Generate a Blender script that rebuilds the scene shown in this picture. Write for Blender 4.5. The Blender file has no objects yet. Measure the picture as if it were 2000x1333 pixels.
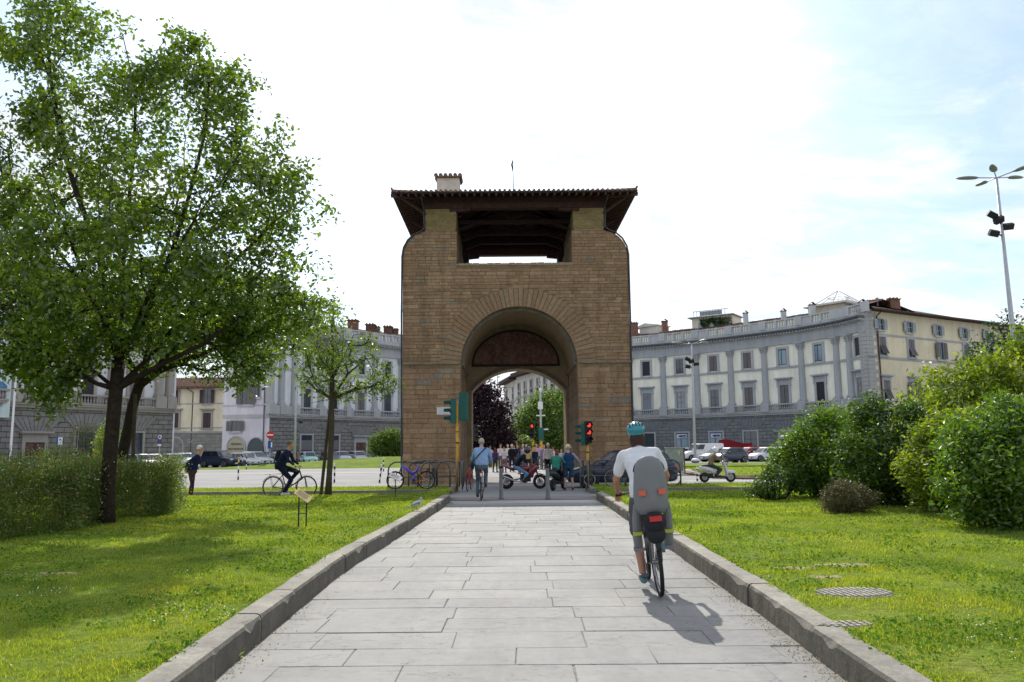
import bpy, math, random
import numpy as np
from math import sin, cos, pi, radians, sqrt, atan2, hypot
from mathutils import Vector, Matrix, noise as mnoise

# ------------------------------------------------------------------ camera
SC = bpy.context.scene
COL = SC.collection
FPX, PITCH, YAW, ROLL = 1556.0, radians(7.58), radians(0.66), radians(0.6)
CAMP = Vector((0, 0, 1.55))
FW = Vector((-sin(YAW)*cos(PITCH), cos(YAW)*cos(PITCH), sin(PITCH)))
_r0 = Vector((cos(YAW), sin(YAW), 0)); _u0 = _r0.cross(FW)
RT = cos(ROLL)*_r0 - sin(ROLL)*_u0; UP = cos(ROLL)*_u0 + sin(ROLL)*_r0
cd = bpy.data.cameras.new('camera'); cam = bpy.data.objects.new('camera', cd); COL.objects.link(cam)
cd.sensor_width = 36; cd.lens = 36*FPX/2000; cd.clip_start = 0.1; cd.clip_end = 3000
m = Matrix.Identity(4)
for i in range(3):
    m[i][0] = RT[i]; m[i][1] = UP[i]; m[i][2] = -FW[i]; m[i][3] = CAMP[i]
cam.matrix_world = m
SC.camera = cam
cd.dof.use_dof = False

# ------------------------------------------------------------------ sky, sun, exposure
SUN_EL, SUN_AZ = radians(40.5), radians(-6)      # azimuth from +Y, negative = to the left
w = bpy.data.worlds.new('World'); SC.world = w; w.use_nodes = True
nt = w.node_tree; nt.nodes.clear()
out = nt.nodes.new('ShaderNodeOutputWorld'); bg = nt.nodes.new('ShaderNodeBackground')
sky = nt.nodes.new('ShaderNodeTexSky'); sky.sky_type = 'NISHITA'; sky.sun_disc = False
sky.sun_elevation = SUN_EL; sky.sun_rotation = SUN_AZ; sky.air_density = 1.0; sky.dust_density = 2.0; sky.ozone_density = 1.5
tc = nt.nodes.new('ShaderNodeTexCoord'); sep = nt.nodes.new('ShaderNodeSeparateXYZ')
nt.links.new(tc.outputs['Generated'], sep.inputs[0])
dv = nt.nodes.new('ShaderNodeMath'); dv.operation = 'ADD'; dv.inputs[1].default_value = 0.22
nt.links.new(sep.outputs[2], dv.inputs[0])
vd = nt.nodes.new('ShaderNodeVectorMath'); vd.operation = 'DIVIDE'
cmb = nt.nodes.new('ShaderNodeCombineXYZ')
for k in range(3): nt.links.new(dv.outputs[0], cmb.inputs[k])
nt.links.new(tc.outputs['Generated'], vd.inputs[0]); nt.links.new(cmb.outputs[0], vd.inputs[1])
n1 = nt.nodes.new('ShaderNodeTexNoise'); n1.inputs['Scale'].default_value = 1.5; n1.inputs['Detail'].default_value = 7
n1.inputs['Roughness'].default_value = 0.62; n1.inputs['Distortion'].default_value = 0.35
mp = nt.nodes.new('ShaderNodeMapping'); mp.inputs['Location'].default_value = (3.1, 1.7, 0.4); mp.inputs['Scale'].default_value = (1.0, 1.5, 1.0)
nt.links.new(vd.outputs[0], mp.inputs[0]); nt.links.new(mp.outputs[0], n1.inputs[0])
cr = nt.nodes.new('ShaderNodeValToRGB'); cr.color_ramp.elements[0].position = 0.42; cr.color_ramp.elements[1].position = 0.58
cr.color_ramp.elements[0].color = (.30, .30, .30, 1)
nt.links.new(n1.outputs[0], cr.inputs[0])
# thicker, brighter cloud in front of the sun and near the horizon
dot = nt.nodes.new('ShaderNodeVectorMath'); dot.operation = 'DOT_PRODUCT'
dot.inputs[1].default_value = (sin(SUN_AZ)*cos(SUN_EL), cos(SUN_AZ)*cos(SUN_EL), sin(SUN_EL))
nt.links.new(tc.outputs['Generated'], dot.inputs[0])
mr = nt.nodes.new('ShaderNodeMapRange'); mr.inputs['From Min'].default_value = 0.93; mr.inputs['From Max'].default_value = 0.97
nt.links.new(dot.outputs['Value'], mr.inputs['Value'])
mx = nt.nodes.new('ShaderNodeMath'); mx.operation = 'MAXIMUM'
nt.links.new(cr.outputs[0], mx.inputs[0]); nt.links.new(mr.outputs[0], mx.inputs[1])
hz = nt.nodes.new('ShaderNodeMapRange'); hz.inputs['From Min'].default_value = 0.22; hz.inputs['From Max'].default_value = 0.06
nt.links.new(sep.outputs[2], hz.inputs['Value']); mx0 = mx; mx = nt.nodes.new('ShaderNodeMath'); mx.operation = 'MAXIMUM'
nt.links.new(mx0.outputs[0], mx.inputs[0]); nt.links.new(hz.outputs[0], mx.inputs[1])
mix = nt.nodes.new('ShaderNodeMixRGB'); mix.inputs[2].default_value = (8.0, 8.1, 8.25, 1)
skm = nt.nodes.new('ShaderNodeMixRGB'); skm.blend_type = 'MULTIPLY'; skm.inputs[0].default_value = 1; skm.inputs[2].default_value = (.80, 1.0, 1.16, 1)
nt.links.new(sky.outputs[0], skm.inputs[1]); nt.links.new(mx.outputs[0], mix.inputs[0]); nt.links.new(skm.outputs[0], mix.inputs[1])
n2 = nt.nodes.new('ShaderNodeTexNoise'); n2.inputs['Scale'].default_value = 3.4; n2.inputs['Detail'].default_value = 8; n2.inputs['Roughness'].default_value = 0.68; n2.inputs['Distortion'].default_value = 0.5
nt.links.new(mp.outputs[0], n2.inputs[0]); cr2 = nt.nodes.new('ShaderNodeValToRGB'); cr2.color_ramp.elements[0].position = 0.40; cr2.color_ramp.elements[1].position = 0.56
cr2.color_ramp.elements[0].color = (.75, .80, .86, 1); nt.links.new(n2.outputs[0], cr2.inputs[0])
cm = nt.nodes.new('ShaderNodeMixRGB'); cm.blend_type = 'MULTIPLY'; cm.inputs[0].default_value = 1; cm.inputs[2].default_value = (8.1, 8.15, 8.25, 1)
nt.links.new(cr2.outputs[0], cm.inputs[1]); nt.links.new(cm.outputs[0], mix.inputs[2])
nt.links.new(mix.outputs[0], bg.inputs[0]); bg.inputs[1].default_value = 0.14
nt.links.new(bg.outputs[0], out.inputs[0])
sd = bpy.data.lights.new('sun', 'SUN'); sd.energy = 4.3; sd.angle = radians(0.55); sd.color = (1.0, 0.95, 0.86)
sun = bpy.data.objects.new('sun', sd); COL.objects.link(sun)
sdir = Vector((sin(SUN_AZ)*cos(SUN_EL), cos(SUN_AZ)*cos(SUN_EL), sin(SUN_EL)))
sun.rotation_euler = sdir.to_track_quat('Z', 'Y').to_euler(); sun.location = (0, 0, 60)
SC.view_settings.view_transform = 'Standard'; SC.view_settings.look = 'None'
SC.view_settings.exposure = 0.1; SC.view_settings.gamma = 1.0
SC.render.engine = 'CYCLES'; SC.cycles.max_bounces = 6; SC.cycles.transparent_max_bounces = 8
SC.cycles.diffuse_bounces = 3; SC.cycles.glossy_bounces = 3; SC.cycles.transmission_bounces = 4

# ------------------------------------------------------------------ helpers
def A(px, py, Y):
    d = FW*FPX + RT*(px-1000) + UP*(666.5-py)
    return CAMP + d*(Y/d.y)
def Gd(px, py, h=0.0):
    d = FW*FPX + RT*(px-1000) + UP*(666.5-py)
    return CAMP + d*((h-1.55)/d.z)
def gz(y):
    return -0.2*min(1, max(0, (y-22)/13.0))
def V(*a): return Vector(a)
def rnd(a, b): return random.uniform(a, b)
def rotz(a): return Matrix.Rotation(a, 4, 'Z')

WM = {}                                           # world matrices of parents
class MB:
    def __init__(s, M=None): s.v = []; s.f = []; s.M = M; s.m = []; s.mi = 0
    def add(s, vs, fs, M=None):
        b = len(s.v)
        if M is not None: vs = [M @ Vector(p) for p in vs]
        if s.M is not None: vs = [s.M @ Vector(p) for p in vs]
        s.v += [tuple(p) for p in vs]; s.f += [tuple(b+i for i in f) for f in fs]; s.m += [s.mi]*len(fs)
    def box(s, x0, x1, y0, y1, z0, z1, M=None):
        s.add([(x0,y0,z0),(x1,y0,z0),(x1,y1,z0),(x0,y1,z0),(x0,y0,z1),(x1,y0,z1),(x1,y1,z1),(x0,y1,z1)],
              [(0,3,2,1),(4,5,6,7),(0,1,5,4),(1,2,6,5),(2,3,7,6),(3,0,4,7)], M)
    def bar(s, a, b, w, h, up=(0,0,1)):           # rectangular bar from a to b
        a = Vector(a); b = Vector(b); d = (b-a).normalized(); u = Vector(up)
        r = d.cross(u)
        if r.length < 1e-4: r = d.cross(Vector((1,0,0)))
        r.normalize(); u = r.cross(d)
        vs = []
        for p in (a, b):
            for i, j in ((-1,-1),(1,-1),(1,1),(-1,1)): vs.append(p + r*(i*w/2) + u*(j*h/2))
        s.add(vs, [(3,2,1,0),(4,5,6,7),(0,1,5,4),(1,2,6,5),(2,3,7,6),(3,0,4,7)])
    def tube(s, pts, rad, n=8, cap=True, closed=False, sx=1, sy=1):
        pts = [Vector(p) for p in pts]; k = len(pts)
        rad = rad if isinstance(rad, (list, tuple)) else [rad]*k
        prev = None; rings = []
        for i, p in enumerate(pts):
            if closed: d = pts[(i+1) % k]-pts[i-1]
            else: d = pts[min(i+1, k-1)]-pts[max(i-1, 0)]
            if d.length < 1e-9: d = Vector((0,0,1))
            d.normalize()
            if prev is None:
                ref = Vector((0,0,1)) if abs(d.z) < .9 else Vector((0,1,0))
                r = d.cross(ref).normalized()
            else:
                r = prev - d*prev.dot(d)
                r = r.normalized() if r.length > 1e-6 else d.orthogonal().normalized()
            prev = r; u = d.cross(r)
            rings.append([p + (r*cos(2*pi*j/n)*sx + u*sin(2*pi*j/n)*sy)*rad[i] for j in range(n)])
        vs = [q for rr in rings for q in rr]; fs = []
        L = k if closed else k-1
        for i in range(L):
            for j in range(n):
                a = i*n+j; b = i*n+(j+1) % n; c = ((i+1) % k)*n+(j+1) % n; d_ = ((i+1) % k)*n+j
                fs.append((a, b, c, d_))
        if cap and not closed:
            fs.append(tuple(range(n))[::-1]); fs.append(tuple((k-1)*n+j for j in range(n)))
        s.add(vs, fs)
    def cap(s, a, b, ra, rb, n=10, flat=1.0):      # tapered capsule
        a = Vector(a); b = Vector(b); d = b-a; L = d.length
        d = d/L if L > 1e-6 else Vector((0,0,1))
        P = []; R = []
        for t in (-1, -.85, -.5, 0): P.append(a + d*ra*t); R.append(max(ra*sqrt(max(0, 1-t*t)), .001))
        for t in (0, .5, .85, 1): P.append(b + d*rb*t); R.append(max(rb*sqrt(max(0, 1-t*t)), .001))
        s.tube(P, R, n, True, False, 1, flat)
    def ell(s, c, rx, ry, rz, n=12, m=8, M=None):
        vs = []; fs = []
        c = Vector(c)
        R = M or Matrix.Identity(3)
        for i in range(m+1):
            th = pi*i/m
            for j in range(n):
                ph = 2*pi*j/n
                vs.append(c + R @ Vector((rx*sin(th)*cos(ph), ry*sin(th)*sin(ph), rz*cos(th))))
        for i in range(m):
            for j in range(n):
                fs.append((i*n+j, (i+1)*n+j, (i+1)*n+(j+1) % n, i*n+(j+1) % n))
        s.add(vs, fs)
    def loft(s, secs, n=14, cap=True):             # secs: (center, rx, ry) stacked along z-ish, horizontal ellipses
        vs = []; fs = []
        for c, rx, ry in secs:
            for j in range(n):
                a = 2*pi*j/n; vs.append((c[0]+rx*cos(a), c[1]+ry*sin(a), c[2]))
        for i in range(len(secs)-1):
            for j in range(n): fs.append((i*n+j, i*n+(j+1) % n, (i+1)*n+(j+1) % n, (i+1)*n+j))
        if cap: fs.append(tuple(range(n))[::-1]); fs.append(tuple((len(secs)-1)*n+j for j in range(n)))
        s.add(vs, fs)
    def lathe(s, prof, c=(0,0,0), n=12, a0=0, a1=2*pi, M=None):    # prof: (r, z)
        vs = []; fs = []; full = abs(a1-a0-2*pi) < 1e-6; cnt = n if full else n+1
        for r, z in prof:
            for j in range(cnt):
                a = a0+(a1-a0)*j/n; vs.append((c[0]+r*cos(a), c[1]+r*sin(a), c[2]+z))
        for i in range(len(prof)-1):
            for j in range(n):
                a = i*cnt+j; b = i*cnt+(j+1) % cnt
                fs.append((a, b, b+cnt, a+cnt))
        if full: fs.append(tuple(range(cnt))[::-1]); fs.append(tuple((len(prof)-1)*cnt+j for j in range(cnt)))
        s.add(vs, fs, M)
    def prism(s, poly, y0, y1, M=None):            # poly in (x,z), counter-clockwise seen from -y
        n = len(poly)
        vs = [(x, y0, z) for x, z in poly]+[(x, y1, z) for x, z in poly]
        fs = [tuple(range(n)), tuple(range(2*n-1, n-1, -1))]
        for i in range(n): fs.append((i, n+i, n+(i+1) % n, (i+1) % n))
        s.add(vs, fs, M)
    def zprism(s, poly, z0, z1):
        n = len(poly)
        vs = [(x, y, z0) for x, y in poly]+[(x, y, z1) for x, y in poly]
        fs = [tuple(range(n))[::-1], tuple(range(n, 2*n))]
        for i in range(n): fs.append((i, (i+1) % n, n+(i+1) % n, n+i))
        s.add(vs, fs)
    def build(s, name, mat, parent=None, smooth=False, **kw):
        me = bpy.data.meshes.new(name); me.from_pydata(s.v, [], s.f)
        mats = mat if isinstance(mat, (list, tuple)) else [mat]
        for q in mats: me.materials.append(q)
        if len(mats) > 1: me.polygons.foreach_set('material_index', s.m)
        me.update()
        if smooth: me.polygons.foreach_set('use_smooth', [True]*len(me.polygons))
        return link(name, me, parent, **kw)

def link(name, me, parent=None, label=None, cat=None, group=None, kind=None, local=False, M=None, sharp=None):
    o = bpy.data.objects.new(name, me); COL.objects.link(o)
    if M is not None: o.matrix_basis = M
    if parent is not None:
        o.parent = parent
        if not local: o.matrix_parent_inverse = WM.get(parent, Matrix.Identity(4)).inverted()
    WM[o] = (M.copy() if M is not None else Matrix.Identity(4)) if not local else WM.get(parent, Matrix.Identity(4)) @ (M if M is not None else Matrix.Identity(4))
    tag(o, label, cat, group, kind)
    return o
def tag(o, label=None, cat=None, group=None, kind=None):
    if label: o['label'] = label
    if cat: o['category'] = cat
    if group: o['group'] = group
    if kind: o['kind'] = kind
    return o
def thing(name, label, cat, loc=(0,0,0), rz=0, group=None, M=None):
    o = bpy.data.objects.new(name, None); COL.objects.link(o)
    if M is None: M = Matrix.Translation(Vector(loc)) @ rotz(rz)
    o.matrix_basis = M; WM[o] = M.copy(); o.empty_display_size = .2
    return tag(o, label, cat, group)
KIDS = {}
def dup(root, M, label, group=None, cat=None):
    def cp(o, par):
        c = o.copy(); COL.objects.link(c)
        if par is not None: c.parent = par
        for ch in [q for q in bpy.data.objects if q.parent is o and q is not c]: cp(ch, c)
        return c
    r = cp(root, None); r.matrix_basis = M; r['label'] = label
    if group: r['group'] = group
    if cat: r['category'] = cat
    return r

# ------------------------------------------------------------------ materials
def lin(c):
    if isinstance(c, str):
        c = [int(c[i:i+2], 16)/255 for i in (0, 2, 4)]
        return tuple((x/12.92 if x <= .04045 else ((x+.055)/1.055)**2.4) for x in c)+(1,)
    return tuple(c)+(1,) if len(c) == 3 else tuple(c)
class NT:
    def __init__(s, name):
        s.mat = bpy.data.materials.new(name); s.mat.use_nodes = True; s.t = s.mat.node_tree; s.t.nodes.clear()
        s.out = s.n('ShaderNodeOutputMaterial')
    def n(s, k, **kw):
        q = s.t.nodes.new(k)
        for a, b in kw.items(): setattr(q, a, b)
        return q
    def l(s, a, b): s.t.links.new(a, b)
    def pri(s, base=None, rough=.7, spec=.4, metal=0, **kw):
        p = s.n('ShaderNodeBsdfPrincipled'); p.inputs['Roughness'].default_value = rough
        p.inputs['Specular IOR Level'].default_value = spec; p.inputs['Metallic'].default_value = metal
        if base is not None: p.inputs['Base Color'].default_value = lin(base)
        s.l(p.outputs[0], s.out.inputs[0]); return p
    def noise(s, scale, detail=4, rough=.6, vec=None, dist=0):
        q = s.n('ShaderNodeTexNoise'); q.inputs['Scale'].default_value = scale; q.inputs['Detail'].default_value = detail
        q.inputs['Roughness'].default_value = rough; q.inputs['Distortion'].default_value = dist
        if vec is not None: s.l(vec, q.inputs['Vector'])
        return q
    def ramp(s, fac, stops):
        q = s.n('ShaderNodeValToRGB'); e = q.color_ramp.elements
        while len(e) < len(stops): e.new(.5)
        for i, (p, c) in enumerate(stops): e[i].position = p; e[i].color = lin(c)
        s.l(fac, q.inputs[0]); return q
    def mixc(s, fac, a, b, mode='MIX'):
        q = s.n('ShaderNodeMixRGB', blend_type=mode)
        for k, x in ((0, fac), (1, a), (2, b)):
            if isinstance(x, (int, float)): q.inputs[k].default_value = x
            elif isinstance(x, (tuple, list, str)): q.inputs[k].default_value = lin(x)
            else: s.l(x, q.inputs[k])
        return q
    def bump(s, h, p, st=.3, d=.02):
        b = s.n('ShaderNodeBump'); b.inputs['Strength'].default_value = st; b.inputs['Distance'].default_value = d
        s.l(h, b.inputs['Height']); s.l(b.outputs[0], p.inputs['Normal']); return b
    def co(s, scale=None, out='Object'):
        t = s.n('ShaderNodeTexCoord')
        if scale is None: return t.outputs[out]
        m_ = s.n('ShaderNodeMapping'); m_.inputs['Scale'].default_value = scale; s.l(t.outputs[out], m_.inputs[0]); return m_.outputs[0]
MATS = {}
def simple(base, rough=.6, spec=.4, metal=0, var=.12, scale=6, bump=0, emit=None, coat=0):
    k = (str(base), rough, spec, metal, var, scale, bump, emit, coat)
    if k in MATS: return MATS[k]
    t = NT('mat_%d' % len(MATS)); p = t.pri(base, rough, spec, metal)
    b = lin(base)
    if var:
        nn = t.noise(scale, 5, .65, t.co())
        lo = tuple(max(0, c*(1-var)) for c in b[:3]); hi = tuple(min(1, c*(1+var)) for c in b[:3])
        r = t.ramp(nn.outputs[0], [(.3, lo), (.7, hi)]); t.l(r.outputs[0], p.inputs['Base Color'])
        if bump: t.bump(nn.outputs[0], p, bump, .01)
    if coat: p.inputs['Coat Weight'].default_value = coat; p.inputs['Coat Roughness'].default_value = .05
    if emit:
        p.inputs['Emission Color'].default_value = b; p.inputs['Emission Strength'].default_value = emit
    MATS[k] = t.mat; return t.mat
def glass_dark(base='1a2228', rough=.05):
    return simple(base, rough, .8, 0, 0)
def brickmat(name, c1, c2, mortar, w_, h_, msize=.012, vec_axes='xz', bumpst=.5, noise_amt=.5, rough=.85, extra=None, smooth=.1):
    t = NT(name); p = t.pri(rough=rough, spec=.25)
    tcn = t.n('ShaderNodeTexCoord'); sp = t.n('ShaderNodeSeparateXYZ'); t.l(tcn.outputs['Object'], sp.inputs[0])
    cb = t.n('ShaderNodeCombineXYZ')
    ax = {'x': 0, 'y': 1, 'z': 2}
    if vec_axes == 'sz':
        ad = t.n('ShaderNodeMath', operation='ADD'); t.l(sp.outputs[0], ad.inputs[0]); t.l(sp.outputs[1], ad.inputs[1]); t.l(ad.outputs[0], cb.inputs[0])
    else: t.l(sp.outputs[ax[vec_axes[0]]], cb.inputs[0])
    t.l(sp.outputs[ax[vec_axes[1]]], cb.inputs[1])
    nw = t.noise(1.3, 3, .6, tcn.outputs['Object'])
    wv = t.n('ShaderNodeVectorMath', operation='MULTIPLY_ADD')
    t.l(nw.outputs['Color'], wv.inputs[0]); wv.inputs[1].default_value = (.03*noise_amt*2, .025*noise_amt*2, 0); t.l(cb.outputs[0], wv.inputs[2])
    br = t.n('ShaderNodeTexBrick'); t.l(wv.outputs[0], br.inputs['Vector'])
    br.inputs['Scale'].default_value = 1; br.inputs['Brick Width'].default_value = w_; br.inputs['Row Height'].default_value = h_
    br.inputs['Mortar Size'].default_value = msize; br.inputs['Mortar Smooth'].default_value = smooth; br.inputs['Bias'].default_value = 0
    br.inputs['Color1'].default_value = lin(c1); br.inputs['Color2'].default_value = lin(c2); br.inputs['Mortar'].default_value = lin(mortar)
    br.offset_frequency = 2; br.squash = .7; br.squash_frequency = 3; br.offset = .43
    n2 = t.noise(.5, 6, .7, tcn.outputs['Object']); n3 = t.noise(9, 6, .7, tcn.outputs['Object'])
    r2 = t.ramp(n2.outputs[0], [(.3, (.72,.72,.74)), (.7, (1.2,1.17,1.1))]); r3 = t.ramp(n3.outputs[0], [(.3, (.7,.7,.7)), (.7, (1.25,1.25,1.25))])
    a = t.mixc(1, br.outputs['Color'], r2.outputs[0], 'MULTIPLY'); b = t.mixc(.8, a.outputs[0], r3.outputs[0], 'MULTIPLY')
    col = b.outputs[0]
    if extra: col = extra(t, col, tcn.outputs['Object'])
    t.l(col, p.inputs['Base Color'])
    h = t.n('ShaderNodeMath', operation='MULTIPLY_ADD'); t.l(br.outputs['Fac'], h.inputs[0]); h.inputs[1].default_value = -1.0; t.l(n3.outputs[0], h.inputs[2])
    t.bump(h.outputs[0], p, bumpst, .03)
    return t.mat
def leafmat(name, c1, c2, trans=.45, tcol=None, rough=.45, gloss=.06, pat=None):
    t = NT(name)
    g = t.n('ShaderNodeNewGeometry')
    r = t.ramp(g.outputs['Random Per Island'], [(0, c1), (1, c2)])
    n_ = t.noise(.9, 2, .5, t.co()); r2 = t.ramp(n_.outputs[0], [(.35, (.8,.85,.8)), (.65, (1.2,1.15,1.1))])
    cc = t.mixc(1, r.outputs[0], r2.outputs[0], 'MULTIPLY')
    if pat:
        n3_ = t.noise(.45, 5, .7, t.co()); r3_ = t.ramp(n3_.outputs[0], [(.34, (.62,.72,.6)), (.5, (1,1,1)), (.62, (1.08,1.0,.9)), (.72, (1.45,1.05,1.3))]); cc = t.mixc(1, cc.outputs[0], r3_.outputs[0], 'MULTIPLY')
    d = t.n('ShaderNodeBsdfDiffuse'); t.l(cc.outputs[0], d.inputs[0])
    tr = t.n('ShaderNodeBsdfTranslucent'); tcx = t.mixc(1, cc.outputs[0], tcol or (1.6, 1.7, .6), 'MULTIPLY'); t.l(tcx.outputs[0], tr.inputs[0])
    gl = t.n('ShaderNodeBsdfGlossy'); gl.inputs['Roughness'].default_value = rough; gl.inputs['Color'].default_value = (.8, .8, .8, 1)
    m1 = t.n('ShaderNodeMixShader'); m1.inputs[0].default_value = trans; t.l(d.outputs[0], m1.inputs[1]); t.l(tr.outputs[0], m1.inputs[2])
    m2 = t.n('ShaderNodeMixShader'); m2.inputs[0].default_value = gloss; t.l(m1.outputs[0], m2.inputs[1]); t.l(gl.outputs[0], m2.inputs[2])
    t.l(m2.outputs[0], t.out.inputs[0]); return t.mat
def npmesh(name, verts, faces, mat, parent=None, **kw):   # verts (n,3), faces (m,k) all the same k
    me = bpy.data.meshes.new(name); nv = len(verts); nf, k = faces.shape
    me.vertices.add(nv); me.vertices.foreach_set('co', np.ascontiguousarray(verts, dtype=np.float32).ravel())
    me.loops.add(nf*k); me.loops.foreach_set('vertex_index', np.ascontiguousarray(faces, dtype=np.int32).ravel())
    me.polygons.add(nf); me.polygons.foreach_set('loop_start', np.arange(0, nf*k, k, dtype=np.int32))
    me.update(calc_edges=True)
    for q in (mat if isinstance(mat, (list, tuple)) else [mat]): me.materials.append(q)
    return link(name, me, parent, **kw)
def leaves(pos, size, rng, flat=.3, aspect=.55, droop=.0):
    """folded rhombic leaves: pos (n,3), size (n,) -> verts, quad faces (two per leaf)"""
    n = len(pos)
    a = rng.uniform(0, 2*np.pi, n); e = rng.normal(-droop, .55, n)
    d = np.stack([np.cos(a)*np.cos(e), np.sin(a)*np.cos(e), np.sin(e)], 1)
    u = np.tile([0, 0, 1.0], (n, 1)) + rng.normal(0, 1-flat, (n, 3))
    s_ = np.cross(d, u); s_ /= np.linalg.norm(s_, axis=1)[:, None]+1e-9; nn = np.cross(s_, d)
    L = size[:, None]; W = L*aspect*.5
    p0 = pos; p3 = pos+d*L; mid = pos+d*L*.45
    l_ = mid+s_*W+nn*L*.10; r_ = mid-s_*W+nn*L*.10; m2 = pos+d*L*.5-nn*L*.04
    v = np.stack([p0, l_, p3, r_], 1).reshape(-1, 3)
    b = (np.arange(n)*4)[:, None]
    f = np.concatenate([b+np.array([0, 1, 2]), b+np.array([0, 2, 3])], 1).reshape(-1, 3)
    return v, f
# ------------------------------------------------------------------ ground, path, lawns
random.seed(7); RNG = np.random.default_rng(11)
def asphalt(name, c1, c2, sc=1.0):
    t = NT(name); p = t.pri(rough=.9, spec=.2); co = t.co()
    n1_ = t.noise(.25*sc, 5, .6, co); n2_ = t.noise(60, 3, .7, co)
    r = t.ramp(n1_.outputs[0], [(.3, c1), (.7, c2)]); r2 = t.ramp(n2_.outputs[0], [(.3, (.8,.8,.8)), (.7, (1.2,1.2,1.2))])
    m_ = t.mixc(1, r.outputs[0], r2.outputs[0], 'MULTIPLY'); t.l(m_.outputs[0], p.inputs['Base Color']); t.bump(n2_.outputs[0], p, .3, .01)
    return t.mat
M_ASPH = asphalt('asphalt', (.21,.21,.215), (.27,.265,.26)); M_ROAD2 = asphalt('road_pale', (.27,.265,.26), (.34,.33,.32))
M_PAVE = asphalt('pavement', (.36,.35,.34), (.44,.43,.41)); M_PINK = asphalt('pavement_pink', (.20,.165,.165), (.25,.21,.21))
g = MB(); ys = [-40, -10, 22, 26, 30, 35, 45, 60, 80, 120, 200, 700]; xs = [-500, -60, -30, -10, 0, 10, 30, 60, 500]
for y in ys:
    for x in xs: g.v.append((x, y, gz(y)-.012))
nx = len(xs)
g.f = [(j*nx+i, j*nx+i+1, (j+1)*nx+i+1, (j+1)*nx+i) for j in range(len(ys)-1) for i in range(nx-1)]; g.m = [0]*len(g.f)
g.build('ground', M_ASPH, kind='structure')
# pale carriageway beyond the gate square, and bands in front of the gate
g = MB()
def sheet(x0, x1, y0, y1, dz, n=1):
    yy = sorted({y0, y1} | {q for q in (22, 35) if y0 < q < y1})
    for a, b in zip(yy[:-1], yy[1:]):
        g.add([(x0,a,gz(a)+dz),(x1,a,gz(a)+dz),(x1,b,gz(b)+dz),(x0,b,gz(b)+dz)], [(0,1,2,3)])
sheet(-70, 70, 36.2, 58, 0); sheet(-70, 70, 60, 78, 0.0); sheet(-4.5, 4.5, 58, 60, .0)
g.build('road', M_ROAD2, kind='structure')
g = MB(); sheet(-70, 70, 57.6, 58.05, .004); sheet(-70, -6, 36.12, 36.3, .006); sheet(-70, 70, 47.0, 47.12, .004); sheet(-40, 2, 65, 65.2, .004); sheet(-60, -9, 41, 41.1, .004)
g.build('road_joint', simple((.13,.13,.13), .9, .2, 0, .3, 2), kind='structure')
g = MB(); sheet(-12, 14, 24.6, 26.6, .002); g.build('cycle_lane', M_PINK, kind='structure')
g = MB(); sheet(-2.6, 3.0, 22.6, 24.3, .003); sheet(-60, -6.2, 34.4, 36.1, .004); sheet(8, 60, 39.2, 40.6, .004); sheet(-80, 80, 58.05, 59.9, .004)
g.build('pavement', M_PAVE, kind='structure')
# kerb lines measured off the photograph, as curves in plan
def kcurve(pts):
    P_ = [Gd(x, y, h) for x, y, h in pts]; return [(p.x, p.y) for p in P_]
LK = [(-2.02, 2.0), (-2.03, 4.5)]+kcurve([(456,1291,0),(569,1205,0),(651,1134,0),(700,1098,0),(779,1051,0),(872,987,0)])
LK[-1] = (LK[-1][0], 21.6); LK.append((-2.08, 23.6))
RK = [(2.08, 2.0), (2.10, 5.0)]+kcurve([(1587,1280,0),(1471,1192,0),(1300,1068,0),(1155,969,0)])
RK[-1] = (2.16, 23.9)
def kx(K, y):
    for (x0, y0), (x1, y1) in zip(K[:-1], K[1:]):
        if y <= y1: 
            t = (y-y0)/(y1-y0); return x0+(x1-x0)*t
    return K[-1][0]
def smx(K, y): return sum(kx(K, y+d) for d in (-1.2, -.6, 0, .6, 1.2))/5
# slabs
t = NT('flagstone'); p = t.pri(rough=.72, spec=.3); co = t.co(); gg = t.n('ShaderNodeNewGeometry')
ri = t.ramp(gg.outputs['Random Per Island'], [(0, (.222,.22,.214)), (.5, (.24,.237,.23)), (1, (.262,.256,.247))])
na = t.noise(.7, 5, .65, co); nb = t.noise(9, 8, .75, co); nc = t.noise(2.6, 3, .55, t.co((.7, 2.2, 1)), 1.8); nd = t.noise(90, 2, .5, co)
ra = t.ramp(na.outputs[0], [(.25, (.80,.80,.81)), (.75, (1.16,1.15,1.12))]); rb = t.ramp(nb.outputs[0], [(.3, (.82,.82,.82)), (.5, (1,1,1)), (.7, (1.12,1.12,1.12))])
# hairline flaking: thin dark curves where a distorted noise crosses a level
ab = t.n('ShaderNodeMath', operation='SUBTRACT'); t.l(nc.outputs[0], ab.inputs[0]); ab.inputs[1].default_value = .56
ab2 = t.n('ShaderNodeMath', operation='ABSOLUTE'); t.l(ab.outputs[0], ab2.inputs[0])
gate_n = t.noise(1.7, 2, .5, co); gm = t.n('ShaderNodeMath', operation='GREATER_THAN'); t.l(gate_n.outputs[0], gm.inputs[0]); gm.inputs[1].default_value = .50
rc = t.ramp(ab2.outputs[0], [(0, (.30,.30,.31)), (.005, (.7,.7,.7)), (.011, (1,1,1))])
rcm = t.mixc(gm.outputs[0], (1,1,1), rc.outputs[0])
c1 = t.mixc(1, ri.outputs[0], ra.outputs[0], 'MULTIPLY'); c2 = t.mixc(.8, c1.outputs[0], rb.outputs[0], 'MULTIPLY'); vo = t.n('ShaderNodeTexVoronoi'); vo.inputs['Scale'].default_value = 2.6; t.l(co, vo.inputs['Vector'])
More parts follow.
